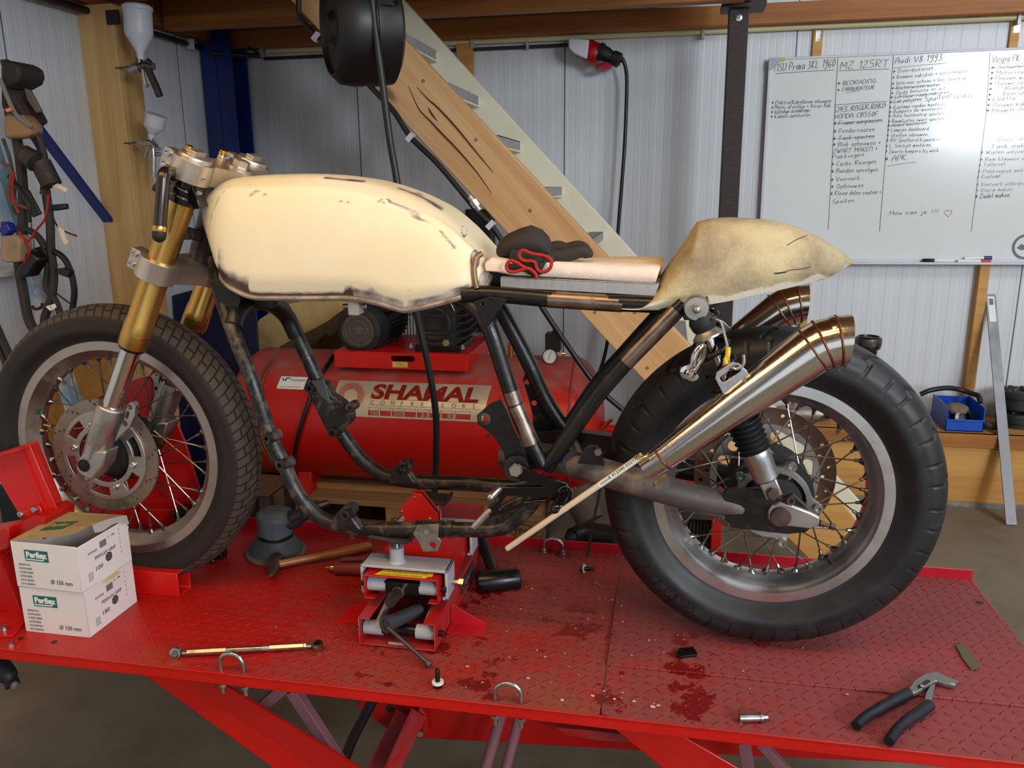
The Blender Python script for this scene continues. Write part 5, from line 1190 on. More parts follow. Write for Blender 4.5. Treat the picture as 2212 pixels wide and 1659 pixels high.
# seat pan strip and foam
b = B(); b.prism([at(x, y, 1.428) for x, y in ((1081, 598), (1330, 609), (1424, 613), (1416, 640), (1250, 630), (1081, 621))], (0, .004, 0)); b.prism([at(x, y, 1.428) for x, y in ((1081, 598), (1424, 613), (1424, 616), (1081, 601))], (0, .215, 0)); b.done('seat_pan', 'aludirty' if 0 else mk('brushed_seat_pan', (190, 186, 184), .38, metal=.8, var=.12, scale=30, stretch=(8, 1, 1), dirt=((188, 170, 128), 12), dirt_at=(.6, .75)), bike, bev=.0008)
def foamblock(name, stn, ya, yb_, mat='foam'):
    b = B(); rings = []
    for (tx, ty), (bx_, by_) in stn:
        tz, bz = at(tx, ty, ya), at(bx_, by_, ya); h = tz.z-bz.z; x = (tz.x+bz.x)/2; dxx = tz.x-bz.x; ring = []
        prof = [(0, .12), (0, .6), (.05, .88), (.14, 1), (.5, 1.02), (.86, 1), (.95, .88), (1, .6), (1, .12), (.94, 0), (.5, 0), (.06, 0)]
        for fy, fz in prof: ring.append(Vector((bz.x+dxx*fz, ya+(yb_-ya)*fy, bz.z+h*fz)))
        rings.append(ring)
    b.loft(rings); return b.done(name, mat, bike, ang=60)
seg_ = [((1046, 566), (1050, 587)), ((1060, 556), (1075, 590)), ((1100, 562), (1105, 596)), ((1170, 564), (1175, 600)), ((1250, 570), (1255, 604)), ((1330, 574), (1335, 610)), ((1400, 576), (1400, 613)), ((1420, 577), (1412, 613)), ((1426, 580), (1416, 611))]
foamblock('seat_foam', seg_, 1.435, 1.53)
seg_ = [((1080, 556), (1085, 590)), ((1150, 562), (1155, 598)), ((1230, 564), (1235, 600)), ((1330, 563), (1335, 600)), ((1400, 562), (1400, 604)), ((1428, 563), (1420, 604)), ((1434, 566), (1424, 606))]
foamblock('seat_foam', seg_, 1.535, 1.64, mk('tan_foam', (220, 190, 150), .85, var=.08, scale=40, bump=.4, bscale=200))
b = B(); b.prism([at(x, y, 1.46) for x, y in ((1045, 585), (1092, 590), (1090, 605), (1082, 618), (1050, 612))], (0, .12, 0)); b.done('rubber_mount', 'rubber', bike, bev=.003)

# ================================================================ EXHAUST SILENCERS (hung on wire)
def silencer(y, label, near_=True):
    P0 = [((1393, 1015), 28.5), ((1398, 1012), 29), ((1432, 990), 33), ((1440, 985), 33.5), ((1600, 868), 46), ((1757, 757), 56.5), ((1779, 745), 56.5), ((1812, 737), 55.5), ((1835, 734), 56)]
    c = [at(*p, 1.32)+Vector((0, y-1.32, 0)) for p, r in P0]; k = mpp(at(1600, 868, 1.32))
    rad = [r*k*(.93+.0*i) for i, (p, r) in enumerate(P0)]
    dirs = []
    for i in range(len(c)):
        if i < 6: d = (c[5]-c[3])
        elif i == 6: d = Vector((cos(radians(27)), 0, sin(radians(27))))
        elif i == 7: d = Vector((cos(radians(10)), 0, sin(radians(10))))
        else: d = Vector((1, 0, -.03))
        dirs.append(d.normalized())
    dirs[5] = Vector((cos(radians(37)), 0, sin(radians(37))))
    t = thing('exhaust_silencer', label, 'exhaust silencer', c[4])
    def ring(p, d, r, n=48):
        u = Vector((0, 1, 0)); v = d.cross(u).normalized(); return [p+(u*cos(2*pi*i/n)+v*sin(2*pi*i/n))*r for i in range(n)]
    b = B(); R_ = []
    sq = list(zip(c, dirs, rad))
    for i in range(len(sq)-1):
        m = 1 if i < 5 else 4
        for j in range(m):
            f = j/m; R_.append(ring(sq[i][0].lerp(sq[i+1][0], f), sq[i][1].lerp(sq[i+1][1], f), sq[i][2]+(sq[i+1][2]-sq[i][2])*f))
    R_.append(ring(*sq[-1]))
    inner = [ring(sq[-1][0]-dirs[-1]*.001, dirs[-1], rad[-1]-.0015), ring(sq[-1][0]-dirs[-1]*.03, dirs[-1], rad[-1]-.004), ring(sq[5][0], dirs[5], rad[5]-.004), ring(sq[2][0], dirs[2], rad[2]-.003), ring(sq[0][0]+dirs[0]*.001, dirs[0], rad[0]-.0015)]
    b.loft(R_+inner, True, True, True); body = b.done('silencer_body', 'stainless', t, ang=30)
    for i, tw in ((2, .0022), (5, .0022), (6, .0022), (7, .0022)):
        b = B(); b.tube(ring(c[i], dirs[i], rad[i]+.0004), tw, 6, closed=True); b.done('weld_seam', 'weld', t)
    # slotted hanger plate
    br = [(1562, 850), (1544, 815), (1548, 802), (1582, 780), (1594, 782), (1612, 798), (1620, 812), (1600, 834)]
    o = at(*br[0], 1.32); L_ = [((at(*q, 1.32)-o).x, (at(*q, 1.32)-o).z) for q in br]; hs = []
    q = at(1577, 806, 1.32)-o; hs.append(slot(q.x, q.z, .026, .0055, radians(38)))
    M_ = xz((o.x, y-.012 if near_ else y-.0, o.z)); b = B(); b.flat(M_, L_, hs, .0025); b.done('hanger_plate', 'alu', t, bev=.0008)
    return t, c
sil, scn = silencer(1.325, 'brushed stainless megaphone silencer hanging on wire in front of rear wheel')
silencer(1.745, 'matching stainless megaphone silencer on the far side of the rear wheel', False)
b = B(); P = [at(1392, 984, 1.30), at(1384, 984, 1.285), at(1372, 986, 1.285), at(1380, 990, 1.29), at(1396, 985, 1.30), at(1402, 978, 1.30)]; b.tube(spline(P, 5), .0018, 8); b.done('spring_hook', 'brass', sil); b = B(); b.tube(spline([at(1413, 1050, 1.30), at(1414, 1044, 1.298), at(1424, 1036, 1.30), at(1440, 1026, 1.305)], 5), .0018, 8); 
o = b.done('spring_hook', 'brass', sil)
# hanging wires and the chrome clevis
t = thing('hanger_wire', 'bent hanging wire with a yellow taped end beside the rear spring', 'wire', at(1560, 700, 1.345))
b = B(); b.tube(spline([at(1535, 688, 1.36), at(1548, 690, 1.345), at(1558, 698, 1.342), at(1565, 722, 1.34), at(1572, 752, 1.335), at(1574, 775, 1.33), at(1576, 800, 1.312)], 6), .0022, 8); b.done('wire', 'rusty' if 0 else 'aludirty', t)
b = B(); b.tube(spline([at(1573, 750, 1.334), at(1572, 768, 1.332), at(1568, 778, 1.33), at(1571, 790, 1.322)], 5), .0042, 8); lab(b.done('yellow_tape_sleeve', 'tape', t), 'yellow taped end')
t = thing('wire_hook', 'small bent wire hook standing in the silencer hanger slot', 'hook', at(1600, 790, 1.30))
b = B(); b.tube(spline([at(1606, 766, 1.30), at(1607, 782, 1.30), at(1602, 792, 1.30), at(1590, 797, 1.30), at(1582, 795, 1.30), at(1578, 800, 1.315)], 6), .0026, 10); b.done('hook', 'aludirty', t)
t = thing('chrome_clevis', 'polished chrome forked link hanging from the rear spring', 'link', at(1515, 745, 1.345))
b = B(); b.tube(spline([at(1497, 790, 1.335), at(1500, 770, 1.335), at(1508, 755, 1.337), at(1514, 748, 1.34), at(1520, 752, 1.345), at(1518, 770, 1.35), at(1506, 790, 1.35), at(1500, 798, 1.35)], 6), .0062, 10); 
for px, py, y in ((1483, 803, 1.338), (1495, 808, 1.352)):
    b.lathe(at(px, py, y), (.2, -1, 0), [(.0055, -.005), (.0115, -.004), (.0115, .004), (.0055, .005)], 20, True)
b.tube([at(1497, 788, 1.336), at(1487, 797, 1.337)], .006, 8); b.tube([at(1504, 792, 1.35), at(1498, 800, 1.352)], .006, 8)
b.done('link', 'chrome', t)
# wooden dowel propping the silencer
a, c = at(1387, 984, 1.30), at(1094, 1186, 1.31)
t = thing('wooden_stick', 'thin pale wooden stick with white label under the silencer end', 'stick', c)
d = a-c; b = B(); b.tube([c, c+d*.01, c+d], [.004, .0052, .0055], 14); b.done('stick', 'dowel', t)
b = B(); n_ = d.normalized(); sd = Vector((0, -1, 0)); sd = (sd-n_*sd.dot(n_)).normalized(); up_ = n_.cross(sd)
b.loft([[c+d*f+(sd*cos(q)+up_*sin(q))*.00585 for q in [radians(v) for v in range(-60, 61, 15)]] for f in (.70, .965)], False, False); lb = b.done('paper_label', 'whiteink', t)
b = B(); M_ = basis(c+d*.775+sd*.0062, sd, n_)
b.text(M_, '5 412340 032773', .0075, .0002, width=.062, res=2); M2 = basis(c+d*.715+sd*.0062, sd, n_); b.text(M2, 'RONDHOUT', .004, .0002, width=.02, res=2); b.done('label_print', 'ink', lb)
# black cable tie hanging from the swingarm
t = thing('cable_tie', 'black cable tie hanging from the swingarm down to the lift deck', 'cable tie', at(1300, 1060, 1.38))
b = B(); b.strip(spline([at(1296, 1045, 1.372), at(1293, 1075, 1.372), at(1285, 1110, 1.372), at(1276, 1160, 1.375), at(1268, 1203, 1.38)], 4), .005, .0014, (0, -1, 0)); b.box(at(1294, 1055, 1.372), (.009, .008, .008)); b.done('strap', 'black', t)
# ---- gloves
t = thing('work_gloves', 'dark work glove with red hem lying on the white seat foam', 'glove', at(1150, 560, 1.48))
b = B()
b.loft([[at(x, y, 1.475)+Vector((0, h_*cos(q), v_*sin(q))) for q in [2*pi*i/20 for i in range(20)]] for x, y, h_, v_ in ((1073, 542, .006, .006), (1082, 537, .024, .017), (1100, 530, .032, .022), (1124, 524, .035, .026), (1148, 522, .036, .030), (1170, 526, .034, .026), (1184, 534, .03, .02), (1190, 542, .024, .014), (1196, 546, .01, .006))])
b.loft([[at(x, y, 1.50)+Vector((0, h_*cos(q), v_*sin(q))) for q in [2*pi*i/14 for i in range(14)]] for x, y, h_, v_ in ((1130, 515, .012, .006), (1142, 506, .016, .010), (1155, 504, .016, .009), (1170, 512, .014, .010), (1184, 524, .010, .006))])
for P, r in (([(1175, 552, 1.46), (1205, 554, 1.462), (1235, 548, 1.465), (1255, 542, 1.468), (1268, 548, 1.47), (1270, 557, 1.47)], [.010, .013, .0125, .0125, .012, .008]), ([(1170, 545, 1.49), (1200, 535, 1.50), (1225, 537, 1.50), (1248, 532, 1.50), (1262, 538, 1.50), (1272, 552, 1.50)], [.01, .012, .011, .011, .0115, .008]), ([(1180, 540, 1.52), (1200, 531, 1.53), (1215, 532, 1.535), (1228, 536, 1.54)], [.010, .0095, .009, .006]), ([(1182, 556, 1.452), (1192, 562, 1.45), (1176, 566, 1.448)], [.009, .008, .006])):
    q = spline([at(*p) for p in P], 4); rr = [r[min(len(r)-1, int(i/4))]+(r[min(len(r)-1, int(i/4)+1)]-r[min(len(r)-1, int(i/4))])*((i % 4)/4) for i in range(len(q))]; b.tube(q, rr, 12)
b.tube(spline([at(1110, 555, 1.455), at(1135, 562, 1.448), at(1160, 572, 1.443), at(1176, 578, 1.44)], 4), [.018]*5+[.019]*4+[.015]*4, 14)
b.loft([[at(x, y, 1.44)+Vector((0, h_*cos(q), v_*sin(q))) for q in [2*pi*i/12 for i in range(12)]] for x, y, h_, v_ in ((1096, 574, .006, .005), (1110, 578, .012, .008), (1135, 578, .013, .008), (1155, 588, .010, .010), (1166, 596, .006, .004))])
b.done('glove_body', 'glove', t, ang=70)
b = B(); q = [(1122, 552), (1124, 544), (1132, 541), (1144, 546), (1156, 549), (1170, 551), (1184, 556), (1191, 564), (1189, 578), (1178, 587), (1166, 586), (1159, 578), (1156, 568), (1148, 564), (1136, 564), (1126, 560)]
b.tube(spline([at(x, y, 1.421) for x, y in q], 5, True), .0032, 8, closed=True)
q = [(1160, 602), (1157, 592), (1146, 582), (1132, 577), (1118, 568), (1104, 563), (1096, 569), (1094, 578), (1100, 586), (1112, 587), (1130, 582), (1140, 580)]
b.tube(spline([at(x, y, 1.416) for x, y in q], 5), .0031, 8)
lab(b.done('hem', 'redhem', t), 'red knitted hem')
# ================================================================ LIFT TABLE
DX0, DX1, DY0, DY1 = -1.62, .705, 1.215, 1.862
lift = thing('motorcycle_lift', 'red chequer-plate motorcycle lift table carrying the motorcycle', 'lift table', (-.4, 1.54, FZ))
b = B(); b.bx((DX0, DY0, -.006), (-.0915, DY1, 0)); b.done('deck_plate', 'deck', lift, smooth=False)
b = B(); b.bx((-.0885, DY0, -.006), (DX1, DY1, 0)); b.done('deck_plate', 'deckplate', lift, smooth=False)
b = B(); b.bx((-.0905, 1.368, .0002), (DX1-.001, 1.668, .0045)); b.done('cover_plate', 'deckplate', lift, bev=.001)
b = B(); b.bx((DX0, DY0, -.023), (DX1, DY0+.004, .0005)); b.done('front_lip', 'redclean', lift, bev=.0015)
b = B(); b.bx((DX0, DY1-.004, -.006), (DX1, DY1, .024)); b.done('rear_lip', mk('pinkish_red_paint', (186, 22, 40), .35, var=.06), lift, bev=.001)
b = B(); b.bx((DX1-.004, DY0, -.03), (DX1, DY1, .0005)); b.done('end_lip', 'redclean', lift, bev=.001)
b = B(); q = on(2117, 1302); b.lathe((q.x, q.y, .0055), (0, 0, 1), [(.007, -.0045), (.007, -.0048), (.001, -.0048)], 16)
for px, py in ((45, 1380), (117, 1387)):
    q = on(px, py); b.lathe((q.x, q.y, .0008), (0, 0, 1), [(.006, -.0004), (.006, 0), (.001, 0)], 14)
b.done('deck_hole', 'ink', lift)
q = on(24, 1393); b = B(); b.lathe((q.x, q.y, 0), (0, 0, 1), [(.008, -.002), (.008, .004), (.004, .004), (.004, .001)], 6); b.done('deck_bolt', 'zinc', lift)
for px, near_ in ((489, 1), (1095, 1), (763, 0), (1200, 0)):
    x = on(px, 1465).x if near_ and px < 600 else (on(px, 1525).x if near_ else on(px, 1180).x); y = 1.2265 if near_ else 1.836
    r = .0235; P = [Vector((x-r, y, -.048 if near_ else -.02)), Vector((x-r, y, .012))]+[Vector((x-r*cos(a), y, .016+r*sin(a)*.9)) for a in [pi*k/12 for k in range(13)]]+[Vector((x+r, y, .012)), Vector((x+r, y, -.048 if near_ else -.02))]
    b = B(); b.tube(P, .0042, 12)
    for s_ in (-1, 1):
        if near_: b.lathe((x+s_*r, y, -.034), (0, 0, 1), [(.0075, 0), (.0075, .007)], 6); b.lathe((x+s_*r, y, -.027), (0, 0, 1), [(.0095, 0), (.0095, .0015)], 16)
        else: b.lathe((x+s_*r, y, 0), (0, 0, 1), [(.009, 0), (.009, .0015), (.0075, .0016), (.0075, .007)], 12)
    b.done('tie_down_loop', 'zinc', lift)
# front wheel clamp
wc_ = part('wheel_clamp', lift, (-1.3, 1.5, 0))
def lplate(name, pts, y, d, mat='redclean', bev=.002, par=None):
    b = B(); b.prism([at(x, y_, y) for x, y_ in pts], (0, d, 0)); return b.done(name, mat, par or lift, bev=bev)
lplate('near_jaw', [(-30, 992), (63, 962), (130, 1118), (108, 1130), (108, 1180), (62, 1180), (40, 1110)], 1.405, .006, par=wc_)
b = B(); b.strip([at(-30, 990, 1.405), at(62, 962, 1.405)], .05, .005, (.3, 0, 1)); b.strip([at(62, 962, 1.425), at(128, 1122, 1.425)], .05, .005, (1, 0, .4)); b.done('jaw_edge', 'redclean', wc_)
lplate('jaw_bracket', [(42, 1108), (60, 1098), (84, 1092), (95, 1118), (95, 1170), (48, 1180)], 1.395, .01, par=wc_)
for px, py in ((47, 1109), (77, 1099)):
    b = B(); bolt(b, at(px, py, 1.395), (0, -1, 0), .0075, .007); b.done('jaw_bolt', 'zinc', wc_)
lplate('jaw_arm', [(-40, 1165), (20, 1140), (78, 1114), (96, 1120), (96, 1165), (20, 1200), (20, 1195), (-40, 1240)], 1.36, .09, 'red', .006, wc_)
lplate('clamp_leg', [(-40, 1150), (17, 1140), (20, 1165), (18, 1185), (-6, 1195), (48, 1330), (40, 1350), (-40, 1350)], 1.34, .05, 'red', .003, wc_)
b = B(); P = [on(-60, 1385), on(28, 1378), on(52, 1352), on(56, 1325), on(-60, 1325)]; b.prism([Vector((p.x, p.y, .0)) for p in P], (0, 0, .006)); b.done('foot_plate', 'red', wc_, bev=.001)
b = B(); q = on(9, 1365); b.lathe((q.x, q.y, .006), (0, 0, 1), [(.010, 0), (.010, .002), (.0075, .002), (.0075, .008)], 12); b.done('foot_bolt', 'zinc', wc_)
lplate('far_jaw', [(150, 890), (278, 824), (322, 812), (340, 840), (372, 890), (398, 950), (440, 1085), (440, 1150), (130, 1150)], 1.66, .006, 'redclean', .002, wc_)
lplate('far_jaw_rib', [(300, 1100), (430, 1100), (432, 1150), (300, 1150)], 1.62, .04, 'redclean', .003, wc_)
b = B(); b.box(at(405, 1120, 1.60), (.05, .05, .06)); b.done('clamp_block', 'black', wc_, bev=.008)
a, c = on(388, 1291), on(410, 1268); zt_ = at(383, 1240, a.y).z
rt = part('stop_tube', lift, (a.x-.1, a.y, 0))
M_ = Matrix(((0, 0, 1, 0), (1, 0, 0, 0), (0, 1, 0, 0), (0, 0, 0, 1)))      # local x->y, y->z, z->x
b = B(); wy = .047; b.flat(Matrix.Translation((a.x-.19, a.y, 0)) @ M_, [(0, 0), (wy, 0), (wy, zt_), (0, zt_)], [[(.003, .003), (wy-.003, .003), (wy-.003, zt_-.003), (.003, zt_-.003)]], .38); b.done('square_tube', 'redclean', rt, bev=.002)
b = B(); q = on(452, 1215, .0); b.box((q.x, q.y+.03, .018), (.05, .03, .036)); b.lathe((q.x+.01, q.y, .001), (0, 0, 1), [(.009, 0), (.009, .008), (.006, .012)], 10); lab(b.done('clamp_foot', 'black', lift, bev=.004), 'black clamp foot behind the tyre')
# legs and linkage under the deck
def slab(name, pts, y, d, mat): return lplate(name, pts, y, d, mat, .002)
slab('leg', [(299, 1449), (419, 1462), (735, 1658), (800, 1700), (655, 1700), (588, 1658)], 1.262, .006, 'redclean')
b = B(); b.strip([at(419, 1462, 1.262), at(735, 1658, 1.262), at(800, 1700, 1.262)], .006, .05, (0, 0, 1)); b.done('leg_flange', 'red', lift)
slab('leg', [(1316, 1566), (1459, 1581), (1590, 1657), (1650, 1700), (1480, 1700), (1420, 1651)], 1.262, .006, 'redclean')
mv = mk('mauve_steel', (128, 84, 92), .55, var=.1)
for nm, pts, y, wd in (('strut', [(622, 1478), (540, 1548)], 1.30, .022), ('strut', [(632, 1490), (690, 1580), (745, 1665)], 1.30, .024), ('strut', [(1607, 1600), (1622, 1700)], 1.32, .022), ('strut', [(1640, 1600), (1720, 1690)], 1.32, .016)):
    b = B(); b.strip([at(x, z_, y) for x, z_ in pts], .02, wd, (1, 0, .3)); b.done(nm, mv, lift, bev=.001)
slab('crossbeam', [(772, 1506), (2000, 1622), (2000, 1650), (1500, 1628), (1180, 1610), (860, 1592), (830, 1570), (772, 1530)], 1.46, .04, 'red')
slab('hinge_plate', [(905, 1530), (920, 1545), (926, 1580), (916, 1594), (898, 1592), (890, 1560)], 1.44, .02, 'red')
b = B(); bolt(b, at(908, 1580, 1.44), (.3, -1, 0), .008, .01); b.done('hinge_bolt', 'zinc', lift)
b = B(); b.lathe(at(842, 1530, 1.459), (0, -1, 0), [(.009, 0), (.009, .0006), (.001, .0006)], 18); b.done('beam_hole', 'ink', lift)
b = B(); b.strip([at(905, 1540, 1.42), at(862, 1630, 1.36), at(830, 1700, 1.33)], .006, .06, (.4, 1, 0)); b.strip([at(880, 1545, 1.44), at(830, 1640, 1.38), at(800, 1700, 1.36)], .05, .006, (0, -1, .3)); b.done('scissor_arm', 'reddust', lift)
b = B(); b.tube([at(806, 1512, 1.40), at(760, 1600, 1.38), at(745, 1640, 1.38)], .011, 14); b.done('gas_strut', 'cable', lift)
b = B(); b.tube([at(1084, 1540, 1.36), at(1040, 1690, 1.33)], .011, 16); b.done('cylinder_tube', mv, lift)
b = B(); b.tube([at(1122, 1548, 1.36), at(1085, 1690, 1.33)], .010, 16); b.done('cylinder_tube', mv, lift)
slab('beam_rib', [(1198, 1572), (1290, 1580), (1380, 1592), (1380, 1606), (1300, 1602), (1220, 1590)], 1.40, .06, 'reddust')
slab('base_frame', [(-200, 1720), (2400, 1900), (2400, 1950), (-200, 1800)], 1.30, .05, 'red')

# ================================================================ SCISSOR JACK
jk = thing('scissor_jack', 'red and grey scissor jack holding up the motorcycle frame', 'jack', (-.5, 1.56, 0))
jx0, jx1, jy0, jy1, jz = -.578, -.424, 1.388, 1.79, .136
def chan(name, x0, x1, y0, y1, z0, z1, th, mat, inv=False, lipw=0):
    b = B(); b.bx((x0, y0, z1-th if not inv else z0), (x1, y1, z1 if not inv else z0+th)); b.bx((x0, y0, z0), (x0+th, y1, z1)); b.bx((x1-th, y0, z0), (x1, y1, z1))
    if lipw:
        zz = z0 if not inv else z1-th
        b.bx((x0, y0, zz), (x0+lipw, y1, zz+th)); b.bx((x1-lipw, y0, zz), (x1, y1, zz+th))
    return b.done(name, mat, jk, bev=.0018)
chan('top_platform', jx0, jx1, jy0, jy1, jz-.052, jz, .003, 'red', False, .022)
chan('base_channel', jx0-.002, jx1+.002, 1.352, jy1+.02, .003, .062, .003, 'reddust', True, .024)
for y0 in (1.408, 1.612):
    s_ = chan('saddle_bracket', jx0-.014, jx1+.014, y0, y0+.056, jz-.052, jz+.012, .006, 'grey', False, .012)
for y, x in ((1.434, -.522), (1.640, -.502)):
    b = B(); b.tube([(x, y, jz+.011), (x, y, jz+.013), (x, y, jz+.016), (x, y, jz+.044)], [.019, .0175, .0145, .0145], 24); b.done('post_sleeve', 'grey', jk)
    b = B(); zs = [jz+.042+.0013*k for k in range(20)]; b.tube([(x, y, z) for z in zs], [.0095 if k % 2 else .0082 for k in range(20)], 18); b.done('threaded_post', 'zinc', jk)
    b = B(); b.loft([[Vector((x+dx_, y+.03*cos(a), .2035+.009*sin(a)+(.006 if abs(dx_) > .03 else 0))) for a in [2*pi*k/14 for k in range(14)]] for dx_ in (-.046, -.04, 0, .03, .036)]); b.done('rubber_pad', 'rubber', jk)
    b = B(); b.tube([(x+.012, y, .199), (x+.036, y-.012, .200)], .0035, 8); b.done('pad_pin', 'zinc', jk)
for z, y in ((jz-.028, jy0+.022), (.030, 1.376)):
    for xa, xb in ((jx0+.004, jx0+.042), (jx1-.042, jx1-.004)):
        b = B(); b.cyl((xa, y, z), (xb, y, z), .0145, seg=24); b.done('roller', 'grey', jk)
    b = B(); b.cyl((jx0+.04, y, z), (jx1-.04, y, z), .0115 if z < .1 else .014, seg=20) if z < .1 else b.bx((jx0+.04, y-.012, z-.013), (jx1-.04, y+.012, z+.013)); b.done('cross_shaft', 'black', jk, bev=.001)
    for x, s_ in ((jx0-.004, -1), (jx1+.004, 1)): b = B(); b.lathe((x, y, z), (s_, 0, 0), [(.0065, -.004), (.0065, .008)], 12); b.done('shaft_end', 'black', jk)
for x in (jx0+.028, jx1-.028):
    b = B(); b.strip([(x, 1.376, .03), (x, jy1-.03, jz-.03)], .006, .024, (0, 0, 1)); b.strip([(x+.007, jy0+.022, jz-.03), (x+.007, jy1-.03, .03)], .006, .024, (0, 0, 1)); b.done('scissor_arm', 'grey', jk)
xm = (jx0+jx1)/2-.004
b = B(); b.tube([(xm, jy0+.03, jz-.030), (xm, jy0-.004, jz-.030)], .0125, 20); b.done('screw_collar', 'zinc', jk)
b = B(); b.tube([(xm, jy0, jz-.030), (xm-.004, jy0-.042, jz-.032)], .0118, 6); b.done('drive_hex', 'steel', jk)
b = B(); b.tube([(xm, jy0, jz-.030), (xm, jy1-.1, jz-.030)], .008, 12); b.done('drive_screw', 'steel', jk)
for sx, x in ((1, jx1+.004), (-1, jx0-.004)):
    b = B(); b.bx((x, 1.425, .0004), (x+sx*.075, 1.50, .0045)); b.prism([(x, 1.46, .0045), (x+sx*.072, 1.46, .0045), (x+sx*.07, 1.46, .010), (x, 1.46, .048)], (0, .004, 0)); b.done('foot', 'redclean' if sx < 0 else mk('pinkred_foot', (186, 26, 38), .35), jk)
b = B(); M_ = basis((jx0+.022, jy0+.004, jz+.0003), (0, 0, 1), (1, 0, 0)); b.flat(M_, [(0, .002), (.105, .002), (.108, .010), (.116, .011), (.116, .025), (.01, .025), (.006, .012)], depth=.0003); stt = b.done('warning_sticker', 'tape', jk)
b = B(); b.text(basis((jx0+.03, jy0+.020, jz+.0006), (0, 0, 1), (1, 0, 0)), 'Do not operate with power tools!', .0062, .0002, width=.098); b.text(basis((jx0+.034, jy0+.0085, jz+.0006), (0, 0, 1), (1, 0, 0)), 'Rated Capacity: 500KG', .0062, .0002, width=.084); b.done('sticker_print', 'ink', stt)
b = B(); b.bx((jx1+.0042, 1.55, .02), (jx1+.0046, 1.66, .05)); stt = b.done('side_sticker', mk('dark_sticker', (52, 50, 52), .5), jk)
b = B(); Ms = Matrix(((0, 0, 1, jx1+.0048), (1, 0, 0, 1.556), (0, 1, 0, .028), (0, 0, 0, 1))); b.text(Ms, 'WARNING', .017, .0002, width=.095); b.done('sticker_print', 'greyink', stt)
b = B(); q = Vector((jx1+.014, 1.445, jz-.03)); b.lathe(q, (1, 0, 0), [(.006, 0), (.006, .014), (.0105, .0142), (.0105, .024)], 6); b.done('locking_bolt', 'zinc', jk)
b = B(); b.bx((jx0+.06, 1.3515, .010), (jx0+.092, 1.3519, .016)); b.done('maker_plate', 'silverdecal', jk)
# box spanner with tommy bar resting in the jack
t = thing('box_spanner', 'dark tubular box spanner with tommy bar lying in the jack', 'spanner', (-.5, 1.36, .04))
b = B(); p, q = at(832, 1350, 1.335), at(905, 1318, 1.42); M_ = basis(p, q-p); b.lathe(p, q-p, [(.0105, .003), (.0105, 0), (.0165, 0), (.0165, .012), (.0145, .02), (.0135, (q-p).length), (.009, (q-p).length)], 24); b.done('spanner_tube', mk('blue_grey_tube', (70, 74, 80), .45, metal=.4), t)
b = B(); p, q = at(838, 1356, 1.33), on(930, 1437, .008); d = q-p; b.tube([p, p+d*.95], .0042, 12); b.lathe(p+d*.93, d, [(.0075, 0), (.0075, d.length*.07)], 6); b.done('tommy_bar', 'steel', t)
# welding magnet
t = thing('welding_magnet', 'red arrow-shaped welding magnet standing on the jack behind the frame rail', 'magnet', at(905, 1100, 1.58))
P = [(893, 1066), (909, 1066), (946, 1112), (946, 1140), (868, 1140), (874, 1118), (861, 1104), (866, 1098)]
for y in (1.575, 1.593):
    b = B(); b.prism([at(x, z_, 1.575)+Vector((0, y-1.575, 0)) for x, z_ in P], (0, .0025, 0)); b.done('cheek_plate', 'redclean', t, bev=.0006)
b = B(); b.prism([at(x, z_, 1.575)+Vector((0, .0025, 0)) for x, z_ in ((895, 1069), (907, 1069), (943, 1114), (943, 1138), (872, 1138), (877, 1116), (866, 1102))], (0, .0155, 0)); b.done('magnet_core', 'black', t)
for px, py in ((896, 1076), (868, 1105), (928, 1121)):
    b = B(); b.lathe(at(px, py, 1.575), (0, -1, 0), [(.0042, 0), (.003, .0015), (.0005, .002)], 12); b.done('rivet', 'brass', t)

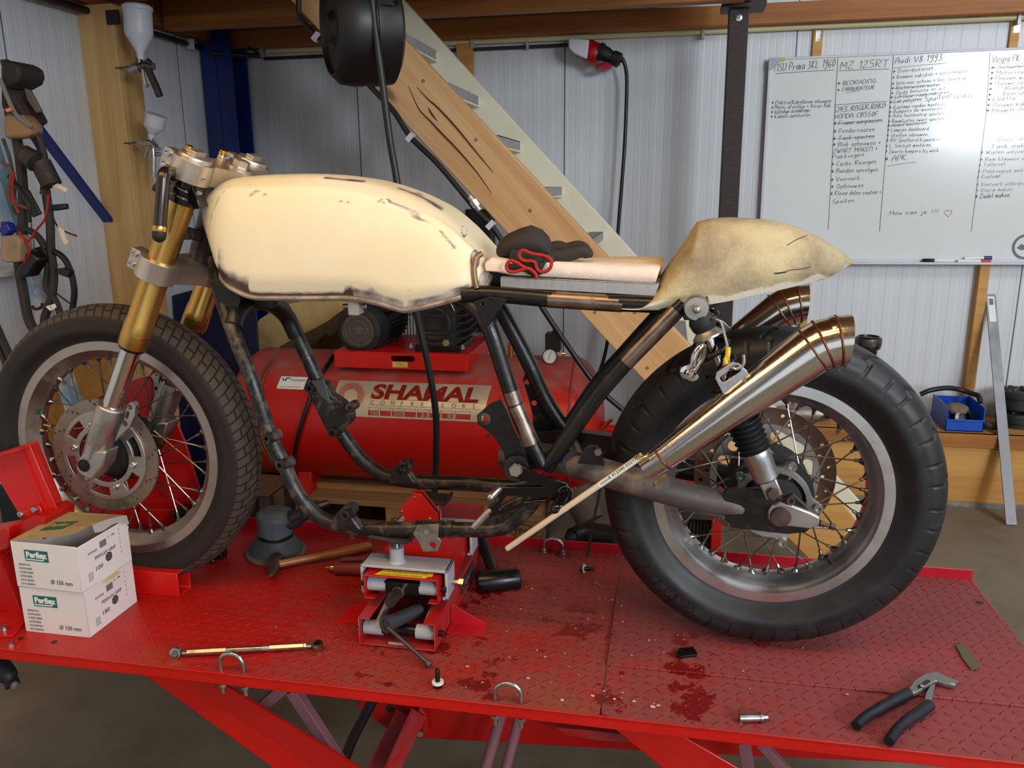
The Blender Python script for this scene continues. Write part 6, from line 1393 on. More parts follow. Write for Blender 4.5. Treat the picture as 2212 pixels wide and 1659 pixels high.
# ================================================================ BOXES
def pbox(name, label, M_, w_, d_, h_, grit, code, open_lid):
    """card box: local origin at the front left bottom corner, x right, y away, z up"""
    t = thing(name, label, 'box', M_ @ Vector((w_/2, d_/2, 0)))
    th = .0015; R3 = M_.to_3x3().to_4x4()
    def lb(a, c): a, c = Vector(a), Vector(c); return M_ @ ((a+c)/2), tuple(c-a)
    b = B()
    for a, c in (((0, 0, 0), (w_, d_, th)), ((0, 0, 0), (w_, th, h_)), ((0, d_-th, 0), (w_, d_, h_)), ((0, 0, 0), (th, d_, h_)), ((w_-th, 0, 0), (w_, d_, h_ if not open_lid else h_*.97))):
        o, s_ = lb(a, c); b.box(o, s_, R3)
    body = b.done('box_body', 'white', t, bev=.0008)
    FM = M_ @ Matrix.Translation((0, -.0004, 0)) @ XZ
    SM = M_ @ Matrix.Translation((w_+.0004, 0, 0)) @ Matrix(((0, 0, 1, 0), (1, 0, 0, 0), (0, 1, 0, 0), (0, 0, 0, 1)))
    def logo(M2, x, y, w2, h2, parent):
        b = B(); b.flat(M2 @ Matrix.Translation((x, y, 0)), [(0, 0), (w2, -.0), (w2, h2), (0, h2)], depth=.0003); l_ = b.done('logo_patch', 'teal', parent)
        b = B(); b.text(M2 @ Matrix.Translation((x+w2*.06, y+h2*.34, .0003)), 'Perflex', h2*.72, .0003, bold=.0007, width=w2*.88); b.flat(M2 @ Matrix.Translation((x, y, .0003)), [(w2*.02, h2*.2), (w2*.74, h2*.2), (w2*.80, h2*.32), (w2*.84, h2*.32), (w2*.77, h2*.1), (w2*.02, h2*.1)], depth=.0003); b.done('logo_lettering', 'whiteink', parent)
    logo(FM, .030, h_*.60, .055, .024, t)
    b = B(); b.text(FM @ Matrix.Translation((.082, .013, 0)), '\u00d8 150 mm', .0135, .0003, width=.05, res=2); b.done('size_print', 'ink', t)
    b = B()
    for i, s_ in enumerate(('ABRASIVE DISCS', 'DISQUES ABRASIFS', 'SCHLEIFSCHEIBEN', 'SCHUURSCHIJVEN', 'DISCHI ABRASIVI', 'DISCOS ABRASIVOS')): b.text(FM @ Matrix.Translation((.012, .048-i*.0085, 0)), s_, .0065, .0003, width=.028+.002*(i % 3), res=1)
    b.done('small_print', 'greyink', t)
    b = B(); b.text(SM @ Matrix.Translation((.045, h_*.50, 0)), 'PERFLEX GRIP', .0105, .0003, width=.062, res=2); b.text(SM @ Matrix.Translation((.042, h_*.26, 0)), grit, .013, .0003, width=.02, res=2); b.text(SM @ Matrix.Translation((.028, h_*.68, 0)), code, .0065, .0003, width=.026, res=2); b.text(SM @ Matrix.Translation((.088, h_*.8, 0)), 'C - '+grit, .006, .0003, width=.02, res=2)
    for i in range(14): b.flat(SM @ Matrix.Translation((.064+i*.0014, h_*.68, 0)), [(0, 0), (.0005+.0004*(i % 3 == 0), 0), (.0005+.0004*(i % 3 == 0), .014), (0, .014)], depth=.0002)
    M2 = SM @ Matrix.Translation((.085, h_*.40, 0)); b.flat(M2, circ(0, 0, .0095, 24), [circ(.0055*cos(a), .0055*sin(a), .0014, 8) for a in [pi/3*k for k in range(6)]]+[circ(0, 0, .0014, 8)], .0003); b.done('side_print', 'ink', t)
    b = B()
    for i in range(5): b.text(SM @ Matrix.Translation((.022, h_*.28-i*.0038, 0)), 'ABRASIVE', .0032, .0002, width=.014, res=1)
    for i in range(6): b.flat(SM @ Matrix.Translation((.122, h_*.3+i*.0105, 0)), [(0, 0), (.0011, 0), (.0011, .006), (0, .006)], depth=.0002)
    b.done('side_fine_print', 'greyink', t)
    if open_lid:
        hinge = M_ @ Vector((0, 0, h_))
        # lid hinged along the left edge, lifted at the right and warped
        b = B(); n = 12; rows = []
        for i in range(n+1):
            f = i/n; row = []
            for j in range(n+1):
                g = j/n; x = w_*f; y = d_*g
                z = h_+.0015+.024*(f**1.3)*(1-g)**.8+.004*f*sin(pi*g)+.003*f
                row.append(M_ @ Vector((x, y, z)))
            rows.append(row)
        R_ = [b.ring(r) for r in rows]
        for i in range(n): b.bridge(R_[i], R_[i+1], False)
        bmesh.ops.solidify(b.bm, geom=b.bm.faces[:], thickness=.0012); ld = b.done('lid_flap', 'lidcard', t)
        from_ = lambda f, g: rows[int(round(f*n))][int(round(g*n))]
        def onlid(v):
            f, g = max(0, min(.999, v.x/w_))*n, max(0, min(.999, v.y/d_))*n; i, j = int(f), int(g); u_, v_ = f-i, g-j
            p = rows[i][j].lerp(rows[i+1][j], u_).lerp(rows[i][j+1].lerp(rows[i+1][j+1], u_), v_); return p+Vector((0, 0, .0010+v.z))
        b = B()
        def lidM(x, y, a=0): return Matrix.Translation((x, y, 0)) @ Matrix.Rotation(a, 4, 'Z')
        m1 = lidM(.030, .045)
        cu_pts = [(x*.056, y*.045) for x, y in ((0, 0), (.25, 0), (.5, 0), (.75, 0), (1, 0), (1, .5), (1, 1), (.75, 1), (.5, 1), (.25, 1), (0, 1), (0, .5))]
        b.face([b.bm.verts.new(onlid(m1 @ Vector((x, y, .0002)))) for x, y in cu_pts]); lg = b.done('logo_patch', mk('faded_teal', (36, 92, 78), .6), ld)
        b = B(); b.text(None, 'Perflex', .028, .0003, bold=.0006, width=.050, f=lambda c: onlid(m1 @ Vector((c.x+.003, c.y+.016, .0006)))); b.done('logo_lettering', 'lidcard', ld)
        b = B(); b.text(None, '\u00d8 150 mm', .012, .0003, width=.045, f=lambda c: onlid(Vector((.092+c.x*.9, .055+c.y, .0005)))); b.done('size_print', 'greyink', ld)
        b = B()
        q = [rows[n][j] for j in range(4, n+1)]; top = [p+Vector((.0006, 0, 0)) for p in q]; low = [p+Vector((.004, 0, -.016-.004*sin(k))) for k, p in enumerate(q)]
        R1, R2 = b.ring(top), b.ring(low); b.bridge(R1, R2, False); bmesh.ops.solidify(b.bm, geom=b.bm.faces[:], thickness=.0008); b.done('tuck_flap', 'white', ld)
    else:
        b = B(); o, s_ = lb((0, 0, h_-th), (w_, d_, h_)); b.box(o, s_, R3); b.done('lid_flap', 'white', t, bev=.0006)
        b = B(); pr = [(.052, -.004), (.10, -.004), (.098, .012), (.088, .017), (.080, .016), (.077, .021), (.070, .018), (.058, .010)]
        b.flat(M_ @ Matrix.Translation((w_, 0, h_-.004)) @ Matrix.Rotation(radians(-10), 4, 'Y') @ Matrix(((0, 1, 0, 0), (1, 0, 0, 0), (0, 0, 1, 0), (0, 0, 0, 1))), pr, depth=.0008); b.done('pull_tab', 'lidcard', t)
    return t
h1 = at(187, 1279, 1.284).z
o = on(57, 1363)
pbox('sanding_disc_box', 'lower white box of sanding discs, grit 180, closed', Matrix.Translation((o.x, 1.283, 0)), .150, .152, h1-.001, '180', '503362', False)
M2 = Matrix.Translation((at(38, 1262, 1.284).x+.002, 1.281, h1+.0008)) @ Matrix.Rotation(radians(-1.2), 4, 'Z')
h2 = at(166, 1180, 1.284).z-h1
pbox('sanding_disc_box', 'upper white box of sanding discs, grit 100, with dusty lid half open', M2, .152, .152, h2, '100', '503360', True)

# ================================================================ TOOLS ON THE DECK
# orbital sander
c = on(597, 1190, .005); k = mpp(c)
t = thing('orbital_sander', 'grey-blue air orbital sander standing on the deck behind the hammer', 'sander', (c.x, c.y, 0))
sg = mk('grey_blue_rubber', (74, 84, 94), .6, var=.15, scale=20, dirt=((120, 118, 114), 14), dirt_at=(.55, .85))
tilt = (.06, -.03, 1)
b = B(); b.lathe((c.x, c.y, .002), tilt, [(.02, 0), (.0735, 0), (.0745, .002), (.073, .006), (.066, .010), (.05, .012)], 48); b.done('sanding_pad', mk('pad_edge', (96, 88, 78), .8, var=.2), t)
b = B(); b.lathe((c.x, c.y, .012), tilt, [(.03, 0), (.066, 0), (.063, .008), (.056, .018), (.05, .024), (.047, .034), (.0445, .036)], 48); b.done('skirt', mk('dark_grey_skirt', (56, 60, 66), .6, var=.15), t)
b = B(); b.lathe((c.x, c.y, .046), tilt, [(.042, 0), (.043, .002), (.0425, .010), (.041, .012)], 40); b.done('ring', 'black', t)
b = B(); b.lathe((c.x+.002, c.y, .056), tilt, [(.03, 0), (.0425, 0), (.044, .008), (.043, .03), (.046, .040), (.043, .052), (.030, .060), (.0, .062)], 40); b.done('body', sg, t)
b = B(); b.tube(spline([(c.x+.03, c.y, .088), (c.x+.055, c.y+.012, .092), (c.x+.085, c.y+.03, .108), (c.x+.105, c.y+.04, .118)], 5), [.024]*6+[.018]*5+[.015]*5, 18); b.tube([(c.x+.05, c.y-.01, .10), (c.x+.075, c.y, .112)], .013, 14); b.done('air_handle', mk('ribbed_black', (34, 36, 40), .6, var=.2), t)
b = B(); b.tube([(c.x+.10, c.y+.04, .115), (c.x+.125, c.y+.05, .122)], [.011, .008], 12); b.done('air_nipple', 'steel', t)
# claw-less cross-pein hammer
hA, hB = on(598, 1219, .018), on(802, 1180, .016)
t = thing('cross_pein_hammer', 'cross pein hammer with worn wooden handle lying on the deck', 'hammer', hA)
d = hB-hA; L_ = d.length
b = B(); q = [hA+d*f for f in (0, .1, .3, .55, .8, .97, 1)]; b.tube(q, [.0085, .009, .0085, .0105, .0125, .0125, .009], 16); b.done('handle', 'handle', t)
b = B(); hx = Vector((.30, -1, -.05)).normalized(); m = hA-d.normalized()*.004
hc = [(-.034, .0135, .0135), (-.03, .0155, .0155), (-.012, .0125, .0125), (.012, .013, .014), (.03, .011, .010), (.052, .006, .0025)]
b.loft([[m+Vector((0, 0, .0))+hx*s_+(d.normalized()*a*cos(u)+Vector((0, 0, 1))*c_*sin(u)) for u in [2*pi*i/12 for i in range(12)]] for s_, a, c_ in hc]); b.done('hammer_head', 'rusty', t)
# red air die grinder under the jack
p, q = on(704, 1226, .015), on(800, 1228, .017)
t = thing('air_grinder', 'dusty red air tool lying half under the jack beside the hammer', 'air tool', p)
d = (q-p); b = B(); b.tube([p+d*.2, p+d*.22, p+d*.8, p+d], [.012, .0155, .0175, .0175], 16); b.done('tool_body', mk('dusty_red_tool', (122, 36, 36), .6, var=.15, scale=30), t)
b = B(); b.tube([p, p+d*.05, p+d*.06, p+d*.1, p+d*.12, p+d*.2], [.003, .0045, .003, .006, .008, .008], 12); b.done('air_nipple', 'brass', t)
b = B(); b.strip([p+d*.35+Vector((0, 0, .022)), p+d*.95+Vector((0, 0, .026))], .014, .006); b.done('throttle_lever', mk('dusty_lever', (110, 52, 50), .7), t, bev=.002)
# mallet
a, c = on(1030, 1258, .022), on(1122, 1249, .022)
t = thing('rubber_mallet', 'black rubber mallet on the deck right of the jack', 'mallet', a)
d = c-a; b = B(); b.tube([a, a+d*.04, a+d*.96, c], [.0225, .0245, .0245, .0225], 32); b.done('mallet_head', mk('shiny_black_rubber', (16, 17, 19), .3, var=.3, scale=30), t)
m = a+d*.45; e = at(1030, 1138, 1.80)
b = B(); dd = e-m; b.tube([m+dd*.06, m+dd*.3, m+dd*.75, e], [.011, .0125, .0145, .0145], 16); b.done('handle', 'blackmatte', t)
# tie rod
p, q = on(380, 1411, .009), on(686, 1394, .009)
t = thing('linkage_rod', 'shiny turnbuckle rod with two rod ends lying at the front of the deck', 'rod', p)
d = q-p; n_ = d.normalized(); L_ = d.length
b = B(); b.tube([p+d*.085, p+d*.35], .0062, 6); b.tube([p+d*.35, p+d*.66], .0058, 16); b.tube([p+d*.66, p+d*.9], .0062, 6); b.done('rod_tube', 'zinc', t)
for f, s_ in ((.0, 1), (1., -1)):
    e = p+d*f; ax = Vector((0, -.25, 1)) if f else Vector((.1, -1, .25))
    b = B(); b.tube([e+n_*s_*.012, e+n_*s_*.026], .0045, 8); b.tube([e+n_*s_*.022, e+n_*s_*.026], .0065, 6); b.lathe(e, ax, [(.0062, -.005), (.0112, -.0042), (.0112, .0042), (.0062, .005)], 24, True); r_ = b.done('rod_end', 'zinc', t)
    b = B(); b.lathe(e, ax, [(.0032, -.0055), (.005, -.0055), (.0062, 0), (.005, .0055), (.0032, .0055)], 18, True); b.done('ball_joint', 'chrome', r_)
# bolts and small parts
def pin(name, label, cat, o, ax, prof, mat, extra=None, seg=16):
    b = B(); b.lathe(o, ax, prof, seg); ob = b.done(name, mat); tag(ob, label, cat); return ob
o = on(946, 1484); t = thing('rubber_grommet_bolt', 'black bolt with white washer standing on its head near the front edge', 'bolt', o)
b = B(); b.lathe((o.x, o.y, 0), (0, 0, 1), [(.0085, 0), (.0092, .002), (.0092, .008)], 6); b.lathe((o.x, o.y, .008), (0, 0, 1), [(.0045, 0), (.0045, .026), (.0035, .028)], 14); b.done('bolt_body', 'black', t)
b = B(); b.lathe((o.x, o.y, .0082), (0, 0, 1), [(.0046, 0), (.0108, 0), (.0108, .0035), (.0046, .0035)], 20, True); b.done('washer', 'whiteink', t)
o = on(1262, 1236); t = thing('flange_bolt', 'black bolt with white washer lying beside the rear tyre', 'bolt', o)
b = B(); A = Vector((1, -.2, .12)); b.lathe((o.x-.008, o.y, .009), A, [(.008, 0), (.0088, .002), (.0088, .007)], 6); b.lathe((o.x, o.y, .009), A, [(.005, 0), (.005, .012), (.0042, .0125), (.0042, .024)], 14); b.done('bolt_body', 'black', t)
b = B(); b.lathe((o.x-.001, o.y, .009), A, [(.005, 0), (.011, 0), (.011, .002), (.005, .002)], 20, True); b.done('washer', 'whiteink', t)
P = [on(x, y) for x, y in ((1461, 1417), (1467, 1409), (1497, 1407), (1506, 1420), (1504, 1424), (1470, 1428), (1462, 1424))]; o = P[0]
Lp = [((p-o).x, (p-o).y) for p in P]; q = on(1474, 1417)-o; q2 = on(1466, 1418)-o
b = B(); b.flat(Matrix.Translation((o.x, o.y, .0075)), Lp, [slot((q.x+q2.x)/2, (q.y+q2.y)/2, .008, .003)], .005); tag(b.done('slotted_shim', 'black', bev=.0008), 'small black slotted plate lying on the cover plate', 'plate')
p, q = on(1597, 1551, .008), on(1643, 1550, .008); d = q-p
t = thing('steel_spacer', 'small shiny stepped steel sleeve lying near the front edge', 'sleeve', p)
b = B(); b.lathe(p, d, [(.004, 0), (.0072, 0), (.0072, d.length*.96), (.0092, d.length*.97), (.0092, d.length*1.05), (.0055, d.length*1.06), (.0048, d.length*1.32), (.002, d.length*1.34)], 22); b.done('sleeve', 'zinc', t)
# water pump pliers
t = thing('slip_joint_pliers', 'water pump pliers with blue and black grips at the right of the deck', 'pliers', on(1960, 1540))
gr = mk('navy_grip', (14, 18, 30), .5, var=.3, scale=8)
def P3(x, y, z): return on(x, y, z)
b = B(); b.tube(spline([P3(1849, 1568, .012), P3(1870, 1548, .013), P3(1900, 1530, .014), P3(1930, 1513, .014), P3(1962, 1497, .014)], 5), [.0085]*5+[.0085]*5+[.0095]*5+[.0100]*6, 14); b.done('grip', gr, t)
b = B(); b.tube(spline([P3(1920, 1602, .012), P3(1935, 1580, .013), P3(1955, 1560, .013), P3(1980, 1543, .013), P3(2008, 1523, .013)], 5), [.0085]*5+[.0085]*5+[.0095]*5+[.0100]*6, 14); b.done('grip', gr, t)
def shank(name, pts, z, th, mat='alu'):
    b = B(); b.prism([P3(x, y, z) for x, y in pts], (0, 0, th)); return b.done(name, mat, t, bev=.0015)
pm = mk('plier_steel', (150, 150, 144), .38, metal=.85, var=.12)
shank('jaw', [(1957, 1502), (1974, 1478), (1998, 1462), (2022, 1459), (2046, 1470), (2070, 1479), (2062, 1487), (2040, 1484), (2022, 1478), (2004, 1488), (1985, 1500), (1966, 1508)], .009, .008, pm)
shank('jaw', [(1994, 1530), (1999, 1504), (2008, 1488), (2020, 1482), (2016, 1500), (2012, 1516), (2008, 1532)], .006, .008, pm)
shank('jaw_slot', [(1980, 1482), (1998, 1470), (2006, 1468), (2010, 1472), (1994, 1484), (1984, 1488)], .017, .0004, 'black')
b = B(); bolt(b, P3(1992, 1484, .017), (0, 0, 1), .005, .003); b.done('pivot_bolt', 'zinc', t)
b = B(); b.prism([P3(x, y, .0062) for x, y in ((2064, 1394), (2080, 1390), (2104, 1420), (2118, 1444), (2098, 1448), (2080, 1424))], (0, 0, .0014)); tag(b.done('grey_shim', mk('olive_strip', (92, 84, 66), .6)), 'thin olive-grey strip lying on the cover plate at the right', 'strip')
b = B(); p, q = on(740, 1342, .002), on(776, 1341, .002); b.tube([p, q], .0013, 6); tag(b.done('brass_wire', 'brass'), 'thin brass wire lying left of the jack', 'wire')
# flakes of paint and dirt
b = B(); rnd = random.Random(3)
for px, py in [(1270, 1337), (596, 1355), (1700, 1350), (1605, 1450), (1515, 1448), (1620, 1487), (1370, 1515), (1342, 1460), (1600, 1563), (1980, 1335), (1830, 1500), (1735, 1400), (1010, 1440), (1100, 1420), (1160, 1405), (1220, 1412), (1230, 1440), (1345, 1290), (1410, 1240), (1475, 1570)]+[(rnd.uniform(1000, 1480), rnd.uniform(1250, 1530)) for _ in range(46)]:
    q = on(px, py, .0016 if not (px > 1330 and 1290 < py < 1500) else .006)
    if not (DX0 < q.x < DX1 and DY0+.02 < q.y < DY1-.02): continue
    r = rnd.uniform(.001, .003) if rnd.random() < .75 else rnd.uniform(.003, .005); n = 5; a0 = rnd.uniform(0, 6)
    b.prism([q+Vector((r*rnd.uniform(.6, 1.3)*cos(a0+2*pi*i/n), r*rnd.uniform(.5, 1)*sin(a0+2*pi*i/n), 0)) for i in range(n)], (0, 0, .0008))
tag(b.done('paint_flakes', mk('pale_flakes', (206, 176, 146), .7, var=.3, scale=60)), 'pale paint flakes and filler crumbs scattered over the lift deck', 'debris', kind='stuff')
# ================================================================ COMPRESSOR
TY, TZ, TR_ = 3.12, -.043, .27
cx0, cx1 = -1.80, -.235
cmp_ = thing('air_compressor', 'red workshop air compressor with silver lettered plate on a pallet', 'compressor', (-1.0, TY, FZ+.144))
b = B(); prof = []
for k in range(9): a = pi/2*k/8; prof.append((TR_*sin(a) if k else .001, .12-.12*cos(a)))
L_ = cx1-cx0; prof += [(TR_, L_-.12)]+[(TR_*sin(a) if a > .01 else .001, L_-.12+.12*cos(a)) for a in [pi/2*(8-k)/8 for k in range(1, 9)]]
b.lathe((cx0, TY, TZ), (1, 0, 0), prof, 72)
N = NT('tank_red'); X, Y, Z = N.xyz(N.obj()); f = N.noise(N.obj(), 10, 5, .6); f2 = N.noise(N.map((4, 4, 14)), 3, 4)
up_ = N.ramp(N.math('ADD', Z, N.math('MULTIPLY', f, .10)), .155, .235)
dd_ = N.math('MULTIPLY', up_, N.ramp(f2, .38, .5, 1, .55))
N.set(col=N.mix(N.math('MULTIPLY', dd_, .8), N.mix(f, lin((186, 16, 8)), lin((196, 20, 12))), lin((150, 104, 98))), rough=N.ramp(dd_, 0, 1, .34, .8)); MAT['tankred'] = N.m
tk_ = b.done('tank', 'tankred', cmp_)
for x in (cx0+.115, cx1-.115):
    b = B(); b.tube([(x, TY+(TR_+.0005)*sin(a), TZ+(TR_+.0005)*cos(a)) for a in [2*pi*k/60 for k in range(60)]], .0035, 6, closed=True); b.done('weld_ring', mk('dull_weld', (140, 60, 44), .6), tk_)
def onTank(u, v, lift_=.0012, ang0=0.):
    """u along the tank, v up the wall measured from the middle of the decal"""
    a = ang0+v/TR_; return Vector((u, TY-(TR_+lift_)*cos(a), TZ+(TR_+lift_)*sin(a)))
def hit(px, py):
    d = ray(px, py); o = cam_o-Vector((0, TY, TZ)); A_ = d.y*d.y+d.z*d.z; Bq = o.y*d.y+o.z*d.z; Cq = o.y*o.y+o.z*o.z-TR_**2
    s_ = (-Bq-sqrt(max(0, Bq*Bq-A_*Cq)))/A_; p = cam_o+d*s_; return p.x, math.asin(max(-1, min(1, (p.z-TZ)/TR_)))
xL, aT = hit(722, 822); xR, aT2 = hit(1050, 832); x_, aB = hit(722, 898); x__, aB2 = hit(1050, 912)
aT, aB = (aT+aT2)/2, (aB+aB2)/2; am = (aT+aB)/2; hh = (aT-aB)*TR_; ww_ = xR-xL
def dec(c): return onTank(xL+c.x, c.y-hh/2, .0012+c.z, am)
def grid_patch(b, u0, u1, v0, v1, z, n=10, skew=0):
    R_ = []
    for j in range(n+1):
        v = v0+(v1-v0)*j/n; R_.append(b.ring([dec(Vector((u+skew*(v-v0), v, z))) for u in (u0, u0+(u1-u0)*.5, u1)]))
    for j in range(n): b.bridge(R_[j], R_[j+1], False)
b = B(); grid_patch(b, 0, ww_, 0, hh, 0, 14, .16); dcl = b.done('name_plate', 'silverdecal', cmp_)
lr = mk('decal_red', (178, 34, 22), .5, var=.06)
b = B(); b.text(None, 'SHAMAL', hh*.55, .0004, bold=hh*.022, shear=.14, width=ww_*.70, res=4, f=lambda c: dec(Vector((c.x+ww_*.265, c.y*1.02+hh*.515, .0008)))); 
# sunburst
cxs, cys, r0s, r1s = ww_*.135, hh*.55, hh*.19, hh*.43
for k in range(40):
    a = 2*pi*k/40; da = 2*pi/40*.42
    p = [(r0s, a-da*.6), (r1s*.80, a-da*.25), (r1s, a+da*.9), (r1s*.80, a+da*.9), (r0s, a+da*.7)]
    vs = [b.bm.verts.new(dec(Vector((cxs+r*cos(t_), cys+r*sin(t_), .0008)))) for r, t_ in p]; b.face(vs)
for x0_, x1_ in ((.265, .335), (.340, .41), (.415, .487), (.492, .566), (.571, .642), (.647, .717), (.722, .792), (.80, .90)):
    u0, u1 = x0_*ww_*1.05-.01, x1_*ww_*1.05-.013; grid_patch(b, u0, u1, hh*.055, hh*.185, .0006, 3)
b.done('lettering', lr, dcl)
b = B(); tx = 'COMPRESSORS'
for i, ch in enumerate(tx): b.text(None, ch, hh*.155, .0003, res=3, f=lambda c, i=i: dec(Vector((c.x+ww_*(.27+.0662*i), c.y+hh*.345, .0007))))
for v in (.32, .49): grid_patch(b, ww_*.26, ww_*.99, hh*v, hh*(v+.008), .0006, 1)
for x0_, x1_ in ((.265, .335), (.340, .41), (.415, .487), (.492, .566), (.571, .642), (.647, .717), (.722, .792), (.80, .90)):
    u0, u1 = x0_*ww_*1.05-.01, x1_*ww_*1.05-.013
    for va, vb in ((.05, .056), (.255, .262)): grid_patch(b, u0, u1, hh*va, hh*vb, .0006, 1)
    for ua in (u0, u1): grid_patch(b, ua-.0006, ua+.0006, hh*.05, hh*.26, .0006, 3)
b.done('fine_lettering', mk('decal_brown', (120, 64, 44), .5), dcl)
b = B()
for tx, u in (('750', .282), ('300', .432), ('5.5', .603), ('K3', .742+.025)): b.text(None, tx, hh*.15, .0004, bold=.0008, width=ww_*.055, f=lambda c, u=u: dec(Vector((c.x+ww_*u*1.04-.012, c.y+hh*.066, .0014))))
b.done('rating_numbers', mk('pale_numbers', (214, 196, 168), .5), dcl)
# supplier sticker
xa, aa = hit(605, 813); xb, ab = hit(660, 842); am0, hh0, ww0, xL0 = am, hh, ww_, xL
am, hh, ww_, xL = (aa+ab)/2, (aa-ab)*TR_, xb-xa, xa
b = B(); grid_patch(b, 0, ww_, 0, hh, .0002, 5, .12); sk_ = b.done('supplier_sticker', 'whiteink', cmp_)
b = B(); b.text(None, 'VanHamelt', hh*.26, .0003, width=ww_*.5, f=lambda c: dec(Vector((c.x+ww_*.42, c.y+hh*.64, .0006)))); b.text(None, 'www.vanhamelt.nl', hh*.14, .0002, width=ww_*.75, f=lambda c: dec(Vector((c.x+ww_*.08, c.y+hh*.12, .0006)))); grid_patch(b, ww_*.93, ww_*1.01, 0, hh, .0005, 3, .12)
for q in ([(.10, .86), (.17, .6), (.30, .86), (.26, .86), (.18, .7), (.14, .86)], [(.24, .9), (.40, .9), (.38, .82), (.27, .82), (.27, .62), (.23, .62)]): b.face([b.bm.verts.new(dec(Vector((x*ww_+.0, y*hh, .0006)))) for x, y in q])
b.done('sticker_print', mk('navy_print', (30, 40, 84), .5), sk_)
am, hh, ww_, xL = am0, hh0, ww0, xL0
# cradle plate on top
PY = 2.93
pa_, pb_ = at(721, 758, PY), at(1012, 800, PY); zt = pa_.z; zb = at(721, 793, PY).z; xe = at(1010, 790, PY).x
b = B(); x0_ = pa_.x
M_ = xz((x0_, PY, zb)); w2, h2 = xe-x0_, zt-zb
q = at(870, 775, PY); b.flat(M_, [(0, 0), (w2, 0), (w2, h2), (0, h2)], [slot(q.x-x0_, q.z-zb, .075, .0105)], .003); b.bx((x0_, PY, zt-.003), (xe, PY+.4, zt)); b.bx((xe-.003, PY, zb), (xe, PY+.4, zt)); b.bx((x0_, PY, zb), (x0_+.003, PY+.4, zt)); cr_ = b.done('motor_plate', mk('plate_red', (206, 24, 8), .38, dirt=((140, 96, 84), 8), dirt_at=(.66, .9)), cmp_, bev=.0015)
q0, q1 = at(848, 781, PY), at(881, 794, PY); b = B(); b.bx((q0.x, PY-.0024, q1.z), (q1.x, PY-.0018, q0.z)); wl = b.done('warning_label', mk('pale_yellow', (222, 190, 104), .5), cr_)
b = B(); hl = q0.z-q1.z; wl_ = q1.x-q0.x; M2 = xz((q0.x, PY-.0026, q1.z)); b.text(M2 @ Matrix.Translation((wl_*.12, hl*.74, 0)), 'ATTENZIONE', hl*.2, .0002, width=wl_*.55, res=1); b.text(M2 @ Matrix.Translation((wl_*.22, hl*.08, 0)), 'Tensione V 400', hl*.18, .0002, width=wl_*.7, res=1)
b.flat(M2, [(wl_*.16, hl*.52), (wl_*.42, hl*.62), (wl_*.40, hl*.50), (wl_*.62, hl*.56), (wl_*.60, hl*.44), (wl_*.86, hl*.52), (wl_*.62, hl*.34), (wl_*.64, hl*.45), (wl_*.44, hl*.40), (wl_*.46, hl*.52)], depth=.0003); b.done('label_print', mk('rust_print', (132, 52, 20), .5), wl)
b = B()
for px, py in ((726, 770), (746, 771)): b.lathe(at(px, py, PY-.0016), (0, -1, 0), [(.0022, 0), (.0022, .0003), (.0003, .0003)], 8)
b.done('plate_hole', 'ink', cr_)
# motor with grille
mc = at(776, 713, 2.97); k = mpp(mc); R = 51*k
mo = part('motor', cmp_, mc); ax = Vector((.04, 1, -.0)).normalized()
b = B(); b.lathe(mc, ax, [(R*.70, -.004), (R*.78, -.012), (R*.98, -.006), (R*1.04, .02), (R*1.04, .075), (R*.92, .08)], 48); b.lathe(mc+ax*.08, ax, [(R*.2, 0), (R*.84, 0), (R*.84, .26), (R*.2, .26)], 40); mb_ = b.done('motor_shell', 'cast', mo)
b = B()
for kk in range(30):
    a = 2*pi*kk/30; u = ax.orthogonal().normalized(); v = ax.cross(u); p = mc+(u*cos(a)+v*sin(a))*R*.9+ax*.09; b.strip([p, p+ax*.22], .004, R*.2, (u*cos(a)+v*sin(a)))
b.done('cooling_fins', 'cast', mo)
gm = mk('dusty_grille', (104, 94, 86), .8, var=.15)
Mx = basis(mc-ax*.006, -ax, (1, .2, 0)); b = B(); rr = R*.745; nn = 17
for i in range(nn):
    o = -rr+2*rr*(i+.5)/nn; hl = sqrt(max(0, rr*rr-o*o))
    for A_, C_ in (((o, -hl, 0), (o, hl, 0)), ((-hl, o, 0), (hl, o, 0))): b.strip([Mx @ Vector(A_), Mx @ Vector(C_)], .0028, .002, -ax)
b.flat(Mx, circ(0, 0, rr*.24, 24), [circ(0, 0, rr*.19, 24)], .003); b.flat(Mx, circ(0, 0, rr*.12, 20), [circ(0, 0, rr*.06, 16)], .003); b.flat(Mx, circ(0, 0, rr*.86, 40), [circ(0, 0, rr*.82, 40)], .003); b.flat(Mx, circ(0, 0, rr*.55, 36), [circ(0, 0, rr*.52, 36)], .003); b.done('fan_grille', gm, mo)
b = B(); Mb = Matrix.Translation(ax*.03) @ Mx; b.flat(Mb, circ(0, 0, rr, 36), depth=.002); b.done('fan_recess', 'black', mo)
b = B(); b.bx((mc.x-.07, 3.03, zt), (mc.x+.07, 3.2, zt+.03)); b.done('motor_foot', 'cast', mo, bev=.004); b = B(); b.box((mc.x+.05, 3.12, mc.z+R*.95), (.1, .12, .06)); b.done('terminal_box', 'cast', mo, bev=.004)
